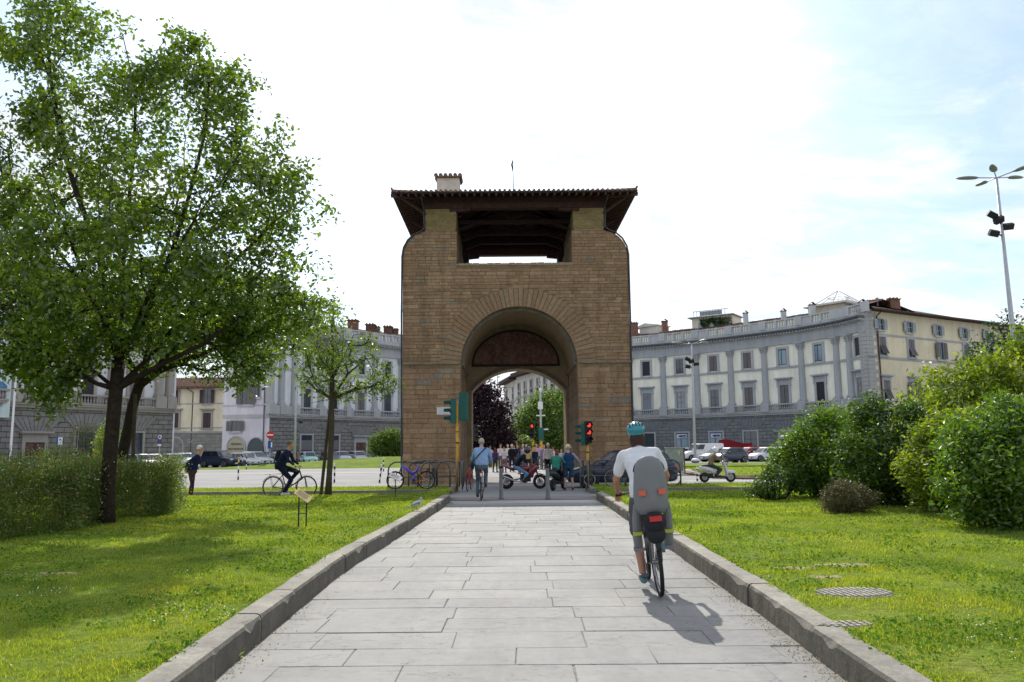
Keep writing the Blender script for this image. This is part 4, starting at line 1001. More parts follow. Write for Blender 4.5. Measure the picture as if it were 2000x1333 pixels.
mb = MB(); mb.tube([tuple(M @ Vector((2.0, -1.1, 17.3))), tuple(M @ Vector((1.95, -.16, 16.6))), tuple(M @ Vector((1.95, -.16, 5.4)))], .09, 6); mb.build('drainpipe', simple((.08,.04,.035), .6, .3, 0, .2, 3), PR)
mb = MB(); a = offs(YS, -1.25); b = offs(YS, 5); c = offs(YS, 11); n = 3
mb.add([(x, y, 17.35) for x, y in a]+[(x, y, 19.0) for x, y in b]+[(x, y, 17.35) for x, y in c]+[(x, y, 17.2) for x, y in a]+[(x, y, 17.2) for x, y in offs(YS, 9)], [(0,1,4,3),(1,2,5,4),(3,4,7,6),(4,5,8,7),(9,10,1,0),(10,11,2,1),(12,13,10,9),(13,14,11,10),(0,3,6),(2,8,5)])
mb.build('side_roof', simple((.10,.07,.06), .95, .1, 0, .3, 3), PR)
def on_side(px, py, P0=C0, u=ud):
    d = FW*FPX+RT*(px-1000)+UP*(666.5-py); n = Vector((-u.y, u.x)); t_ = ((P0-Vector((CAMP.x, CAMP.y))).dot(n))/(Vector((d.x, d.y)).dot(n)); return CAMP+d*t_
for lst, kind, zz, vv in ((((1718,0,0),(1774,0,0),(1829.6,0,0),(1880,0,0),(1925,0,0),(1968,0,0),(2012,0,0)), 'sq', 15.05, ['openl']), (((1723,0,0),(1779,0,0),(1836,0,0),(1886,0,0),(1932,0,0),(1975,0,0)), 'md', 12.0, ['tilt','tilt','open','tilt','shut']), (((1731,0,0),(1784,0,0),(1840,0,0),(1890,0,0)), 'lo', 6.6, ['tilt','open','shut','tilt'])):
    for k, (px, _, _) in enumerate(lst):
        q = on_side(px, 640 if kind == 'sq' else (680 if kind == 'md' else 755)); place_win(PR, frameM((q.x, q.y), ud, zz), kind, RS, vv[k % len(vv)])
for px, py, Y, w_, h_, m_, cp in ((1239,633,124,1.0,2.2,M_BRICKR,0),(1298,629,119,.8,1.7,M_BRICKR,1),(1456,613,112,.6,.8,RS.stone2,1),(1530,609,108,.6,.8,RS.stone2,1),(1586,597,104,.7,.8,RS.stone2,1),(1684,592,97,.7,.7,RS.stone2,1),(1744,587,99,1.2,1.6,M_BRICKR,0)): chimney(PR, px, py, Y, w_, h_, m_, cp)
mb = MB(); q = A(1713, 584, 98); mb.tube([q+Vector((0,0,-1.6)), q], .09, 6); mb.tube([q, q+Vector((0,0,.12))], .2, 6); mb.build('flue', M_GREYM, PR)
# roof penthouse with creeper, low box at left, glass pyramid
P0 = A(1352, 640, 121); P1 = A(1432, 640, 117.5); uu = Vector((P1.x-P0.x, P1.y-P0.y)); L = uu.length; M = frameM((P0.x, P0.y), uu, 0)
mb = MB(); mb.box(0, L, 0, 4, 17.5, 20.75, M); ph = mb.build('penthouse', stucco((.72,.68,.56)), PR)
mb = MB(); mb.box(-.5, L+.3, -.6, 4.2, 20.75, 20.9, M); 
for i in range(11): mb.box(.4+i*(L-1)/11, .4+i*(L-1)/11+.07, -.3, -.22, 20.9, 21.7, M)
mb.box(.3, L-.5, -.32, -.2, 21.7, 21.78, M); mb.box(1.4, L-1.6, -.2, -.15, 21.0, 21.65, M); mb.build('terrace_rail', M_GREYM, ph)
mb = MB(); mb.box(1.0, 2.1, -.05, .02, 18.0, 20.0, M); mb.box(3.4, 4.5, -.05, .02, 18.0, 20.0, M); mb.build('penthouse_window', M_GLASSB, ph)
v_ = []
for i in range(2600):
    x = rnd(1.4, L-.1); dr = 1.2*abs(sin(x*1.7+1))+ (1.6 if x > L-1.6 else .35); z = 20.5-rnd(0, dr); v_.append(tuple(M @ Vector((x, rnd(-.5, -.03), z))))
v, f = leaves(np.array(v_), RNG.uniform(.12, .26, len(v_)), RNG); npmesh('creeper', v, f, leafmat('creeper', (.02,.06,.015), (.05,.12,.025), .3), label='dark green creeper hanging over the rooftop penthouse', cat='plant')
P0 = A(1243, 640, 126); P1 = A(1284, 640, 123); uu = Vector((P1.x-P0.x, P1.y-P0.y)); M = frameM((P0.x, P0.y), uu, 0)
mb = MB(); mb.box(0.6, uu.length, 0, 3, 18, 20.1, M); mb.prism([(-.4, 20.1), (uu.length+.2, 20.1), (uu.length+.2, 20.25), (uu.length*.45, 20.7)], -.3, 3.2, M); mb.build('roof_hut', stucco((.66,.64,.58)), PR)
P0 = A(1578, 603, 106); P1 = A(1648, 590, 102); uu = Vector((P1.x-P0.x, P1.y-P0.y)); L = uu.length; M = frameM((P0.x, P0.y), uu, 0)
mb = MB(); mb.box(0, L, 0, 4, 18.4, 19.6, M); mb.box(-.4, L+.4, -.5, 4.4, 19.6, 19.75, M); mb.build('roof_hut', stucco((.6,.55,.45)), PR)
a0 = M @ Vector((1.1, .2, 19.75)); a1 = M @ Vector((L+.2, .2, 19.75)); a2 = M @ Vector((L+.2, 3.8, 19.75)); a3 = M @ Vector((1.1, 3.8, 19.75)); ap = M @ Vector((L*.55+.5, 2, 21.7))
mb = MB()
for p_ in (a0, a1, a2, a3): mb.tube([p_+Vector((0,0,.3)), ap], .06, 4)
for p_, q_ in ((a0, a1), (a1, a2), (a2, a3), (a3, a0)):
    mb.bar(p_, q_, .1, .5)
    for t_ in (.25, .5, .75): mb.tube([p_.lerp(q_, t_)+Vector((0,0,.3)), p_.lerp(ap, .5).lerp(q_.lerp(ap, .5), t_)], .035, 4)
    mb.tube([p_.lerp(ap, .5), q_.lerp(ap, .5)], .04, 4)
mb.build('skylight', simple((.5,.5,.5), .5, .4, 0, 0), PR)
# shop signs and awning
def bay_frame(cols, i, z): a, b = Vector(cols[i]), Vector(cols[i+1]); return frameM((a+b)/2, b-a, z)
for i in (2, 3):
    M = bay_frame(RC, i, 0); mb = MB(); mb.box(-.75, .75, -.16, -.1, 2.6, 3.12, M); sg = mb.build('shop_sign', simple((.62,.63,.7), .5, .3, 0, 0), PR)
    mb = MB(); mb.box(-.05, .66, -.175, -.16, 2.82, 3.0, M); mb.box(-.05, .66, -.175, -.16, 2.69, 2.77, M); mb.add([(-.35,-.165,2.7),(-.05,-.165,2.68),(-.05,-.165,3.02),(-.6,-.165,2.9)], [(0,1,2,3)], M); mb.build('sign_stripe', simple((.03,.035,.20), .5, .3, 0, 0), sg)
M = bay_frame(RC, 5, 0); 
for z0_, z1_ in ((2.25,2.5),(1.05,1.2)): mb = MB(); mb.box(-1.0, 1.0, -.2, -.1, z0_, z1_, M); mb.build('shop_transom', simple((.45,.46,.5), .6, .3, 0, 0), PR)
textobj('BISTROT', .42, M @ Matrix.Translation((0, -.12, 1.85)), simple((.42,.42,.44), .6, .3, 0, 0), PR, 'shop_lettering')
q0 = A(1402, 868, 101); q1 = A(1468, 876, 99.5); th = thing('awning', 'long red fabric awning over the pavement in front of the palazzo shops', 'awning', (q0.x, q0.y, 0)); uu = Vector((q1.x-q0.x, q1.y-q0.y)); M = frameM((q0.x, q0.y), uu, 0); L = uu.length
mb = MB()
for i in range(12):
    x0, x1 = L*i/12, L*(i+1)/12; s0, s1 = .16*sin(pi*i/12*2)-.35*(i/12), .16*sin(pi*(i+1)/12*2)-.35*((i+1)/12)
    mb.add([(x0,-1.2,1.25+s0),(x1,-1.2,1.25+s1),(x1,1.2,2.15+s1),(x0,1.2,2.15+s0),(x0,-1.2,.95+s0),(x1,-1.2,.95+s1),(x0,1.2,2.0+s0),(x1,1.2,2.0+s1)], [(0,1,2,3),(3,2,1,0),(0,4,5,1),(1,5,4,0),(6,7,5,4)], M)
mb.build('canopy', simple((.30,.02,.025), .8, .2, 0, .15, 1.5), th)
mb = MB()
for x in (.2, L*.5, L-.2):
    for y in (-1.1, 1.1): mb.tube([M @ Vector((x, y, -.2)), M @ Vector((x, y, 1.0 if y < 0 else 1.7))], .04, 6)
mb.build('post', M_GREYM, th)
# --- left crescent next to the gate
LC = [onplan(px, Y) for px, Y in ((527,97.6),(548,99.4),(573,101.4),(625,105.6),(678,110),(731,114.2),(782,118),(833,121.5),(884,124.6))]
PL = thing('palazzo', 'pale grey white palazzo with pilasters behind the young tree, left of the gate', 'building', (LC[4][0], LC[4][1], 0))
mitre(LC[0], LC[1], onplan(436, 98.6))
crescent(PL, LS, LC, ['shut','shut','glass','dark','shut','glass','glass'], ['shut','glass','dark','glass','glass','glass'], ['glass','glass','glass','glass','door','glass'], pairs=())
S0 = Vector(onplan(436, 98.6)); S1 = Vector(LC[0]); SW = [tuple(S0), tuple(S1)]; su = (S1-S0).normalized()
M_WHT2 = stucco((.66,.63,.68)); mb = MB(); band(mb, SW, -.5, 18.0, 0.0, 8); mb.build('side_wall', M_WHT2, PL)
for z0_, z1_, o_ in ((5.45,5.85,-.12),(6.9,7.05,-.06),(14.9,15.3,-.1),(16.3,16.6,-.5)): mb = MB(); band(mb, SW, z0_, z1_, o_, .1); mb.build('side_string_course', LS.stone2, PL)
def on_plane(px, py, P, u): return on_side(px, py, P, u)
q = on_plane(481, 800, S0, su); place_win(PL, frameM((q.x, q.y), su, 7.1), 'pn', LS, 'open'); q = on_plane(505, 785, S0, su); place_win(PL, frameM((q.x, q.y), su, 8.0), 'tn', LS, 'glass'); q = on_plane(481, 700, S0, su); place_win(PL, frameM((q.x, q.y), su, 12.2), 'up', LS, 'open')
q = on_plane(461, 830, S0, su); place_win(PL, frameM((q.x, q.y), su, 3.85), 'sq', LS, 'open')
def arched(bld, P, u, half, z1, zs, cols_, name='shop_arch'):
    """rounded opening filled with horizontal colour bands: cols_ = (z0, z1, material)"""
    M = frameM(P, u, 0); fr = MB(); pts = [(-half, -.2), (-half, zs)]+[(half*cos(pi-pi*i/12), zs+(z1-zs)*sin(pi-pi*i/12)) for i in range(1, 12)]+[(half, zs), (half, -.2)]
    for a, b in zip(pts[:-1], pts[1:]): fr.bar(M @ Vector((a[0], -.05, a[1])), M @ Vector((b[0], -.05, b[1])), .14, .16, u_up(u))
    o = fr.build(name, LS.stone2, bld)
    for z0_, z1_, mt in cols_:
        mb = MB(); N = 6
        def hw(z): return half-.04 if z <= zs else (half-.04)*sqrt(max(0, 1-((z-zs)/(z1-zs))**2))
        L_ = [(-hw(z0_+(z1_-z0_)*k/N), z0_+(z1_-z0_)*k/N) for k in range(N+1)]; poly = [( -x, z) for x, z in L_]+[(x, z) for x, z in L_[::-1]]
        mb.prism(poly, -.04, .01, M); mb.build('panel', mt, o)
    return M, o
def u_up(u): return (-u.y, u.x, 0)
q = on_plane(461, 880, S0, su); MA, oa = arched(PL, (q.x, q.y), su, 1.2, 3.2, 2.0, [(-.2, .75, M_DARKIN), (.76, 3.18, simple((.42,.38,.28), .7, .3, 0, .1, 2))])
textobj('PIZZERIA', .34, MA @ Matrix.Translation((0, -.07, 2.25)), simple((.05,.04,.035), .6, .3, 0, 0), oa); textobj('RISTORANTE', .34, MA @ Matrix.Translation((0, -.07, 1.65)), simple((.05,.04,.035), .6, .3, 0, 0), oa)
q = on_plane(500, 880, S0, su); arched(PL, (q.x, q.y), su, 1.2, 3.05, 1.5, [(-.2, .55, M_DARKIN), (.56, 1.25, simple((.15,.02,.09), .6, .3, 0, 0)), (1.26, 3.03, simple((.06,.085,.09), .4, .4, 0, .1, 2))])
q = on_plane(514, 880, S0, su); mb = MB(); mb.tube([(q.x, q.y-.15, z_) for z_ in (0, 5.4, 8, 16.4)], .07, 6); mb.build('drainpipe', simple((.10,.10,.11), .6, .3, 0, .1, 3), PL)
for i in (2, 3):
    M = bay_frame(LC, i, 0); mb = MB(); mb.box(-.95, .95, -.09, -.05, 1.0, 1.45, M); mb.build('window_film', simple((.16,.03,.10), .6, .3, 0, 0), PL)
    mb = MB(); mb.box(-.95, .95, -.09, -.05, 1.46, 2.7, M); mb.build('window_blind', simple((.16,.16,.17), .6, .3, 0, 0), PL)
for px, py, Y, w_, h_, cp in ((620,624,113,1.5,1.2,0),(690,628,118,1.4,1.6,0),(724,636,121,1.3,1.0,0),(736,641,121,.9,.8,0),(758,640,123,1.2,1.2,0),(772,645,124,.9,.6,0)): chimney(PL, px, py, Y, w_, h_, M_BRICKR if px < 700 else M_ROOF, cp)
# --- far left crescent
AC = [onplan(px, Y) for px, Y in ((-90,62.5),(20,68.3),(120,73),(215,77.6),(308,82.0),(328,83.2),(339,84.0))]
PA = thing('palazzo', 'grey beige palazzo with columns and rusticated base behind the large tree at far left', 'building', (AC[3][0], AC[3][1], 0))
crescent(PA, AS, AC, ['shut','dark','dark','shut'], ['shut','dark','glass'], ['glass','door','glass','glass'], pairs=(6,))
mb = MB(); M = frameM(AC[-1], (Vector(AC[-1])-Vector(AC[-2])), 0); mb.box(-.0, .25, .02, 8.9, -.5, 17.9, M); mb.build('end_wall', AS.wall, PA)
# banner with a painted face (generic)
q0 = A(-14, 740, 67.2); q1 = A(36, 744, 68.4); uu = Vector((q1.x-q0.x, q1.y-q0.y)); L = uu.length; M = frameM((q0.x, q0.y-.9), uu, 0); M.translation.z = 0
zt = A(14, 722, 67.5).z; zb = A(14, 816, 67.5).z
th = thing('banner', 'white and aqua hanging banner with a painted face at the left edge', 'banner', (q0.x, q0.y, zb))
mb = MB(); mb.box(-.3, L, -.0, .04, zb, zt, M); mb.build('cloth', stucco((.62,.74,.74), .15), th)
cxp = L*.38
def blob(name, cx_, cz_, rx, rz, mt, y=-.01, wob=.12, sd=0):
    mb = MB(); mb.prism([(cx_+rx*cos(2*pi*k/22)*(1+wob*mnoise.noise(Vector((k*.9, sd, 0)))), cz_+rz*sin(2*pi*k/22)*(1+wob*mnoise.noise(Vector((k*.9, sd, 7))))) for k in range(22)], y, .0, M); return mb.build(name, mt, th)
H_ = zt-zb
blob('painted_face', cxp, zb+H_*.42, L*.42, H_*.27, simple((.62,.60,.66), .7, .3, 0, .1, 2), -.01); blob('painted_hair', cxp, zb+H_*.62, L*.46, H_*.15, simple((.10,.25,.42), .7, .3, 0, .5, 1.5), -.02, .4, 3)
for s in (-1, 1): blob('painted_eye', cxp+s*L*.17, zb+H_*.38, L*.1, H_*.06, simple((.10,.12,.16), .7, .3, 0, .3, 3), -.025, .1, s)
blob('painted_mouth', cxp, zb+H_*.20, L*.12, H_*.03, simple((.20,.08,.16), .7, .3, 0, .3, 3), -.025, .3, 5)
# --- low yellow building between the two left crescents
Y0_ = 127; K0 = A(322, 800, Y0_); K1 = A(438, 800, Y0_); W1 = [(K0.x-1, Y0_), (K1.x+.5, Y0_-.5)]; hE = A(400, 757, Y0_).z
BY = thing('house', 'low yellow house with brown shutters and tiled roof between the two left palazzi', 'house', ((K0.x+K1.x)/2, Y0_, 0)); u1 = (Vector(W1[1])-Vector(W1[0])).normalized()
z1f = A(400, 845, Y0_).z
mb = MB(); band(mb, W1, z1f, hE, 0, 8); mb.build('wall', stucco((.70,.63,.47)), BY); strip_uv('base_wall', W1, -.6, z1f, -.05, 8, uvbrick('rb', (.22,.215,.2), (.26,.25,.23), (.12,.12,.11), 1.6, .5, .02, .4), BY)
mb = MB(); band(mb, W1, z1f-.1, z1f+.2, -.15, .1); band(mb, W1, A(400,837,Y0_).z, A(400,835,Y0_).z, -.08, .1); band(mb, W1, A(400,790,Y0_).z, A(400,788,Y0_).z, -.08, .1); mb.build('string_course', M_QUO, BY)
for px, w_ in ((369, 1.2), (433, 1.1)):
    q = A(px, 800, Y0_); mb = MB(); z = z1f+.2; i = 0; M = frameM((q.x, q.y-.02), u1, 0)
    while z < hE-.3: mb.box(-w_*.5-(.15 if i % 2 else 0), w_*.5, -.09, .1, z, z+.48, M); z += .5; i += 1
    mb.build('quoins', M_QUO, BY)
for px, py, k_, v_ in ((341,788,'md','shutb'),(405,788,'md','openb'),(341,836,'lo','shutb'),(404,836,'lo','shutb')):
    q = on_plane(px, py, Vector(W1[0])-Vector((0,.08)), u1); place_win(BY, frameM((q.x, q.y), u1, q.z), k_, Style() if False else AS, v_)
mb = MB(); a = offs(W1, -1.2); b = offs(W1, 5); mb.add([(x, y, hE) for x, y in a]+[(x, y, hE+1.9) for x, y in b]+[(x, y, hE-.2) for x, y in a]+[(x, y, hE-.2) for x, y in b], [(0,1,3,2),(4,5,1,0),(6,7,5,4)])
for j in range(30): q = j/29; mb.tube([Vector(a[0]).lerp(Vector(a[1]), q).to_3d()+Vector((0,0,hE+.03)), Vector(b[0]).lerp(Vector(b[1]), q).to_3d()+Vector((0,0,hE+1.95))], .14, 5)
mb.build('roof', M_ROOF, BY)
q = A(377, 800, Y0_); mb = MB(); mb.tube([(q.x, Y0_-.25, 0), (q.x, Y0_-.25, hE-.8), (q.x-.9, Y0_-1.1, hE-.1)], .09, 6); mb.build('drainpipe', M_SHUTB, BY)
q = A(400, 862, Y0_-.3); textobj('GASTRONOMIA', .78, Matrix.Translation((q.x, Y0_-.3, q.z)), simple((.35,.52,.45), .5, .3, 0, 0), BY, 'shop_lettering')
q = A(342, 868, Y0_-.2); arched(BY, (q.x, Y0_-.1), u1, 1.3, q.z+1.1, q.z-.2, [(q.z-.9, q.z+1.08, simple((.10,.012,.025), .6, .3, 0, 0))]) 
# --- grey palazzo seen through the arch, down the avenue
D0 = Vector(A(985, 800, 165).xy); D1 = Vector(A(1009, 800, 150).xy); D2 = Vector(A(1120, 800, 122).xy); hD = A(1012, 737, 149).z; hD2 = A(988, 752, 163).z
M_GRC = stucco((.60,.57,.50))
for nm, a, b, hh, lab, wins in (('palazzo', D1, D2, hD, 'grey cream palazzo with tall dark windows seen through the arch above the green tree', 8), ('palazzo', D0, D1, hD2, 'lower grey house with shuttered windows seen through the arch beside the dark purple tree', 2)):
    BD = thing(nm, lab, 'building', ((a.x+b.x)/2, (a.y+b.y)/2, 0)); pl = [tuple(a), tuple(b)]; u_ = (b-a).normalized(); L = (b-a).length
    mb = MB(); band(mb, pl, -.6, hh, 0, 9); mb.build('wall', M_GRC, BD); mb = MB(); 
    for z in (4.5, 9.0, hh-4.0): band(mb, pl, z, z+.25, -.12, .1)
    mb.build('string_course', M_QUO, BD); mb = MB(); band(mb, pl, hh, hh+.25, -1.5, 9); band(mb, pl, hh+.25, hh+.7, -1.2, 9); mb.build('roof', M_WOOD, BD)
    for i in range(wins):
        P_ = a+u_*(L*(i+.5)/wins)
        for z in (hh-3.4, 9.6, 5.1, .4): place_win(BD, frameM(P_, u_, z), 'md', LS, 'shut' if (i+int(z)) % 2 else 'glass')
# ------------------------------------------------------------------ street furniture
random.seed(21)
M_STEEL = simple((.09,.10,.11), .45, .5, .3, .15, 8); M_POLE = simple((.42,.44,.47), .5, .4, .2, .1, 3); M_YELP = simple((.62,.33,.03), .5, .4, 0, .2, 6); M_TL = simple((.012,.10,.085), .5, .4, 0, .15, 6)
M_BLK = simple((.012,.012,.013), .6, .4, 0, 0); M_RUB = simple((.018,.018,.018), .85, .3, 0, 0); M_CHR = simple((.30,.30,.31), .3, .6, .8, 0); M_WHITE = simple((.75,.75,.75), .5, .4, 0, .05); M_RED = simple((.50,.02,.015), .4, .5, 0, .05); M_REDL = simple((1.0,.05,.03), .4, .5, 0, 0, 6, 0, 1.2)
def bollard(px, py, label):
    q = Gd(px, py, gz(23.5)); th = thing('bollard', label, 'bollard', (q.x, q.y, gz(q.y)), group='metal bollards across the path end')
    g = MB(); g.lathe([(.085,0),(.085,.05),(.066,.06),(.058,.86),(.055,.95)], n=14); g.build('post', simple((.16,.165,.17), .6, .4, .2, .25, 6, .2), th, local=True, smooth=True)
    g = MB(); g.lathe([(.062,.95),(.062,.99),(.04,1.02),(.0,1.03)], n=14); g.build('cap', M_BLK, th, local=True, smooth=True)
bollard(979, 974, 'left of two grey metal bollards, beside the man cycling away'); bollard(1070, 974, 'right of two grey metal bollards, in front of the motorcycle')
def stripe_post(px, pyt, pyb, lean, label, yellow=True, Y=None):
    q = Gd(px, pyb, -.2) if Y is None else A(px, pyb, Y); q.z = gz(q.y)+.0; th = thing('marker_post', label, 'post', (q.x, q.y, q.z), group='striped marker posts along the road')
    top = A(px, pyt, q.y).z-q.z; n = 6; d = Vector((lean, 0, 1)).normalized()
    for k in range(n):
        g = MB(); a = d*(top*k/n); b = d*(top*(k+1)/n)
        g.tube([a, b], .045, 8); mt = M_BLK if k % 2 == 0 else (simple((.70,.50,.03), .5, .4, 0, 0) if (k == n-1 and yellow) else M_WHITE); g.build('stripe', mt, th, local=True)
stripe_post(465, 897, 938, 0, 'striped post with yellow top in front of the dark blue off-road car'); stripe_post(481, 887, 916, 0, 'striped yellow topped post between the white parked cars', Y=72); stripe_post(387, 885, 916, 0, 'striped post beside the old man in navy', Y=72)
stripe_post(653, 905, 943, 0, 'striped post just right of the young tree trunk', False); stripe_post(741, 908, 943, .12, 'leaning striped post left of the bicycle racks', False); stripe_post(749, 894, 924, 0, 'grey striped post standing on the far road edge left of the gate', False, 62)
stripe_post(1362, 912, 940, 0, 'short white striped post behind the scooter rider', False)
def rack(px0, px1, py, Y, label, grp, dx=0, hgt=1.0):
    a = A(px0, py, Y); b = A(px1, py, Y+dx); z = .02
    th = thing('bike_rack', label, 'bike rack', (a.x, a.y, z), group=grp); g = MB(); w_ = (b-a).xy; L = w_.length; u = Vector((w_.x/L, w_.y/L, 0)); r = min(.32, L*.45)
    pts = [Vector((0,0,0)), Vector((0,0,hgt-r))]+[Vector((0,0,hgt-r))+u*(r-r*cos(t_))+Vector((0,0,r*sin(t_))) for t_ in (pi/8, pi/4, 3*pi/8, pi/2)]+[u*(L-r)+Vector((0,0,hgt-r))+u*(r*sin(t_))+Vector((0,0,r*cos(t_))) for t_ in (0, pi/8, pi/4, 3*pi/8, pi/2)]+[u*L]
    g.tube(pts, .03, 8); g.build('hoop', M_STEEL, th, local=True, smooth=True); g = MB(); g.tube([Vector((0,0,hgt*.42)), u*L+Vector((0,0,hgt*.42))], .022, 6); g.build('cross_bar', M_STEEL, th, local=True)
GL = 'bicycle racks left of the gate'; GR = 'bicycle racks right of the gate'
rack(758, 816, 950, 31.0, 'arched bicycle rack behind the front wheel of the purple bicycle', GL); rack(822, 879, 950, 30.9, 'arched bicycle rack nearest the path among the left racks', GL)
rack(798, 848, 950, 32.0, 'second row arched rack behind the purple bicycle frame', GL); rack(854, 896, 950, 32.0, 'second row arched rack beside the yellow signal pole', GL)
rack(893, 897, 950, 29.6, 'end-on bicycle rack at the corner beside the signal pole', GL, 2.2); rack(903, 905, 950, 29.7, 'end-on bicycle rack closest to the cyclist in the blue shirt', GL, 2.2)
rack(1134, 1140, 950, 29.8, 'end-on bicycle rack under the hand of the man in the sun hat', GR, 1.5); rack(1148, 1152, 950, 29.8, 'second end-on bicycle rack beside the dark car wheel', GR, 1.5)
rack(1156, 1208, 950, 30.6, 'arched bicycle rack in front of the dark car door', GR); rack(1222, 1276, 950, 30.4, 'arched bicycle rack behind the child seat cyclist', GR); rack(1284, 1330, 950, 30.2, 'arched bicycle rack in front of the grey cabinet', GR)
# lectern signs on the lawn
def lectern(px, py_b, py_t, Y, w_, rotx, rz, mat, label, legs):
    q = A(px, py_b, Y); z0 = .22; th = thing('info_sign', label, 'sign', (q.x, q.y, z0), rz); top = A(px, py_t, Y).z-z0
    for s in ((-1, 1) if legs == 2 else (0,)):
        g = MB(); g.box(s*.066-.011, s*.066+.011, -.011, .011, -.05, top); g.build('post', M_BLK, th, local=True)
    if legs == 2: g = MB(); g.box(-.066, .066, -.006, .006, top*.42, top*.42+.014); g.build('crossbar', M_BLK, th, local=True)
    M = Matrix.Translation((0, 0, top+.03)) @ Matrix.Rotation(rotx, 4, 'Y') @ Matrix.Rotation(.5, 4, 'X'); g = MB(); g.box(-w_/2, w_/2, -w_*.32, w_*.32, -.008, .012, M); pn = g.build('panel', mat, th, local=True)
    g = MB()
    for i in range(6): g.box(-w_*.4, w_*.35-(i % 3)*.02, w_*.22-i*w_*.085, w_*.235-i*w_*.085+.004, .012, .0145, M)
    g.build('printed_lines', simple((.22,.17,.10), .7, .3, 0, 0), pn, local=True)
lectern(590, 1041, 972, 14.2, .30, .62, .1, simple((.60,.46,.22), .5, .4, 0, .08, 5), 'small tan information panel tilted on two thin dark legs in the left lawn', 2)
lectern(772, 971, 934, 22.8, .36, .42, 0, simple((.72,.70,.70), .5, .4, 0, .05, 5), 'small white information panel on one leg in front of the purple bicycle', 1)
# traffic signals
def signal(name_lbl, px, py_b, Y, ztop, heads, pole_r=.055, mat=M_YELP, h=None):
    q = A(px, py_b, Y); z0 = gz(Y); th = thing('traffic_light', name_lbl, 'traffic light', (q.x, q.y, z0)); g = MB(); g.tube([(0,0,0), (0,0,ztop*.45), (0,0,ztop)], pole_r, 10); g.build('pole', mat, th, local=True, smooth=True)
    g = MB(); g.lathe([(pole_r*1.3, ztop*.55), (pole_r*1.3, ztop*.55+.05)], n=10); g.lathe([(pole_r*1.25, ztop*.68), (pole_r*1.25, ztop*.68+.03)], n=10); g.build('band', M_BLK, th, local=True)
    for (ang, zc, off, s, lit, col, *dx_) in heads:
        R = Matrix.Translation((dx_[0] if dx_ else 0, 0, 0)) @ rotz(ang) @ Matrix.Translation((0, -off, zc)) @ Matrix.Scale(s, 4); g = MB(); g.box(-.14, .14, -.10, .12, -.48, .48, R); g.box(-.04, .04, .10, .16+off*.3, -.5, -.4, R)
        hd_ = g.build('signal_head', col, th, local=True)
        for k in range(3):
            zc2 = .31-.31*k; g = MB(); vs = []; 
            for yy, r in ((-.10, .115), (-.36, .10)):
                for j in range(9): a = -0.2+(pi+.4)*j/8; vs.append((r*cos(a), yy-(0 if yy > -.2 else -.0), zc2+r*sin(a)))
            g.add(vs, [(j, j+1, 10+j, 9+j) for j in range(8)]+[(9+j, 10+j, j+1, j) for j in range(8)], R); g.build('visor', col, hd_, local=True)
            g = MB(); g.lathe([(.095, 0), (.08, .03), (0, .04)], n=12, M=R @ Matrix.Translation((0, -.10, zc2)) @ Matrix.Rotation(pi/2, 4, 'X')); g.build('lens', (M_REDL if (lit == 'both' and k < 2) or (lit == 'red' and k == 0) or (lit == 'mid' and k == 1) else M_BLK), hd_, local=True)
ztl = A(893, 762, 31.2).z+.13
signal('tall green traffic light on a yellow pole in front of the left gate pier', 893, 950, 31.2, A(893,790,31.2).z+.13, [(radians(-82), A(877,803,31.2).z+.13, .16, 1.0, None, M_TL), (radians(172), A(904,794,31.2).z+.13, .05, 1.15, None, M_TL, .24)])
signal('traffic light with two red lamps glowing in front of the right gate pier', 1149, 945, 33.3, A(1149,828,33.3).z+.17, [(radians(15), A(1157,846,33.3).z+.2, .14, .95, 'both', M_BLK), (radians(-105), A(1141,850,33.3).z+.2, .15, .95, None, M_TL)])
signal('small traffic light with a red lamp seen through the arch before the green tree', 1041, 880, 66, A(1041,838,66).z+.2, [(radians(-10), A(1036,842,66).z+.2, .22, 1.25, 'red', M_BLK)])
signal('small striped traffic light seen through the arch beside the left jamb', 921, 880, 52, A(921,840,52).z+.2, [(radians(60), A(926,846,52).z+.2, .3, 1.1, None, M_BLK)])
q = A(1057, 880, 70); th = thing('camera_mast', 'tall pale mast with camera boxes seen through the arch in front of the green tree', 'pole', (q.x, 70, -.2)); zt = A(1056, 762, 70).z+.2
g = MB(); g.tube([(0,0,2.6), (0,0,zt)], .09, 8); g.build('pole', M_POLE, th, local=True); g = MB(); g.tube([(0,0,0), (0,0,2.6)], .13, 8); g.build('pole_base', M_YELP, th, local=True)
z = A(1056, 792, 70).z+.2; g = MB(); g.box(-.22, .2, -.2, .15, z-.35, z+.3); g.build('camera_box', M_WHITE, th, local=True); g = MB(); g.ell((0,0,zt), .13, .13, .2); g.build('camera', M_WHITE, th, local=True); z = A(1056, 812, 70).z+.2; g = MB(); g.box(-.4, .4, -.05, .05, z-.05, z+.05); g.build('bracket', M_WHITE, th, local=True)
z = A(1056, 845, 70).z+.2; g = MB(); g.box(-.2, .25, -.22, .2, z-.7, z+.4); g.build('signal_back', M_TL, th, local=True); g = MB(); g.box(.1, .65, -.1, -.06, z+.2, z+.32); g.build('street_sign', M_WHITE, th, local=True)
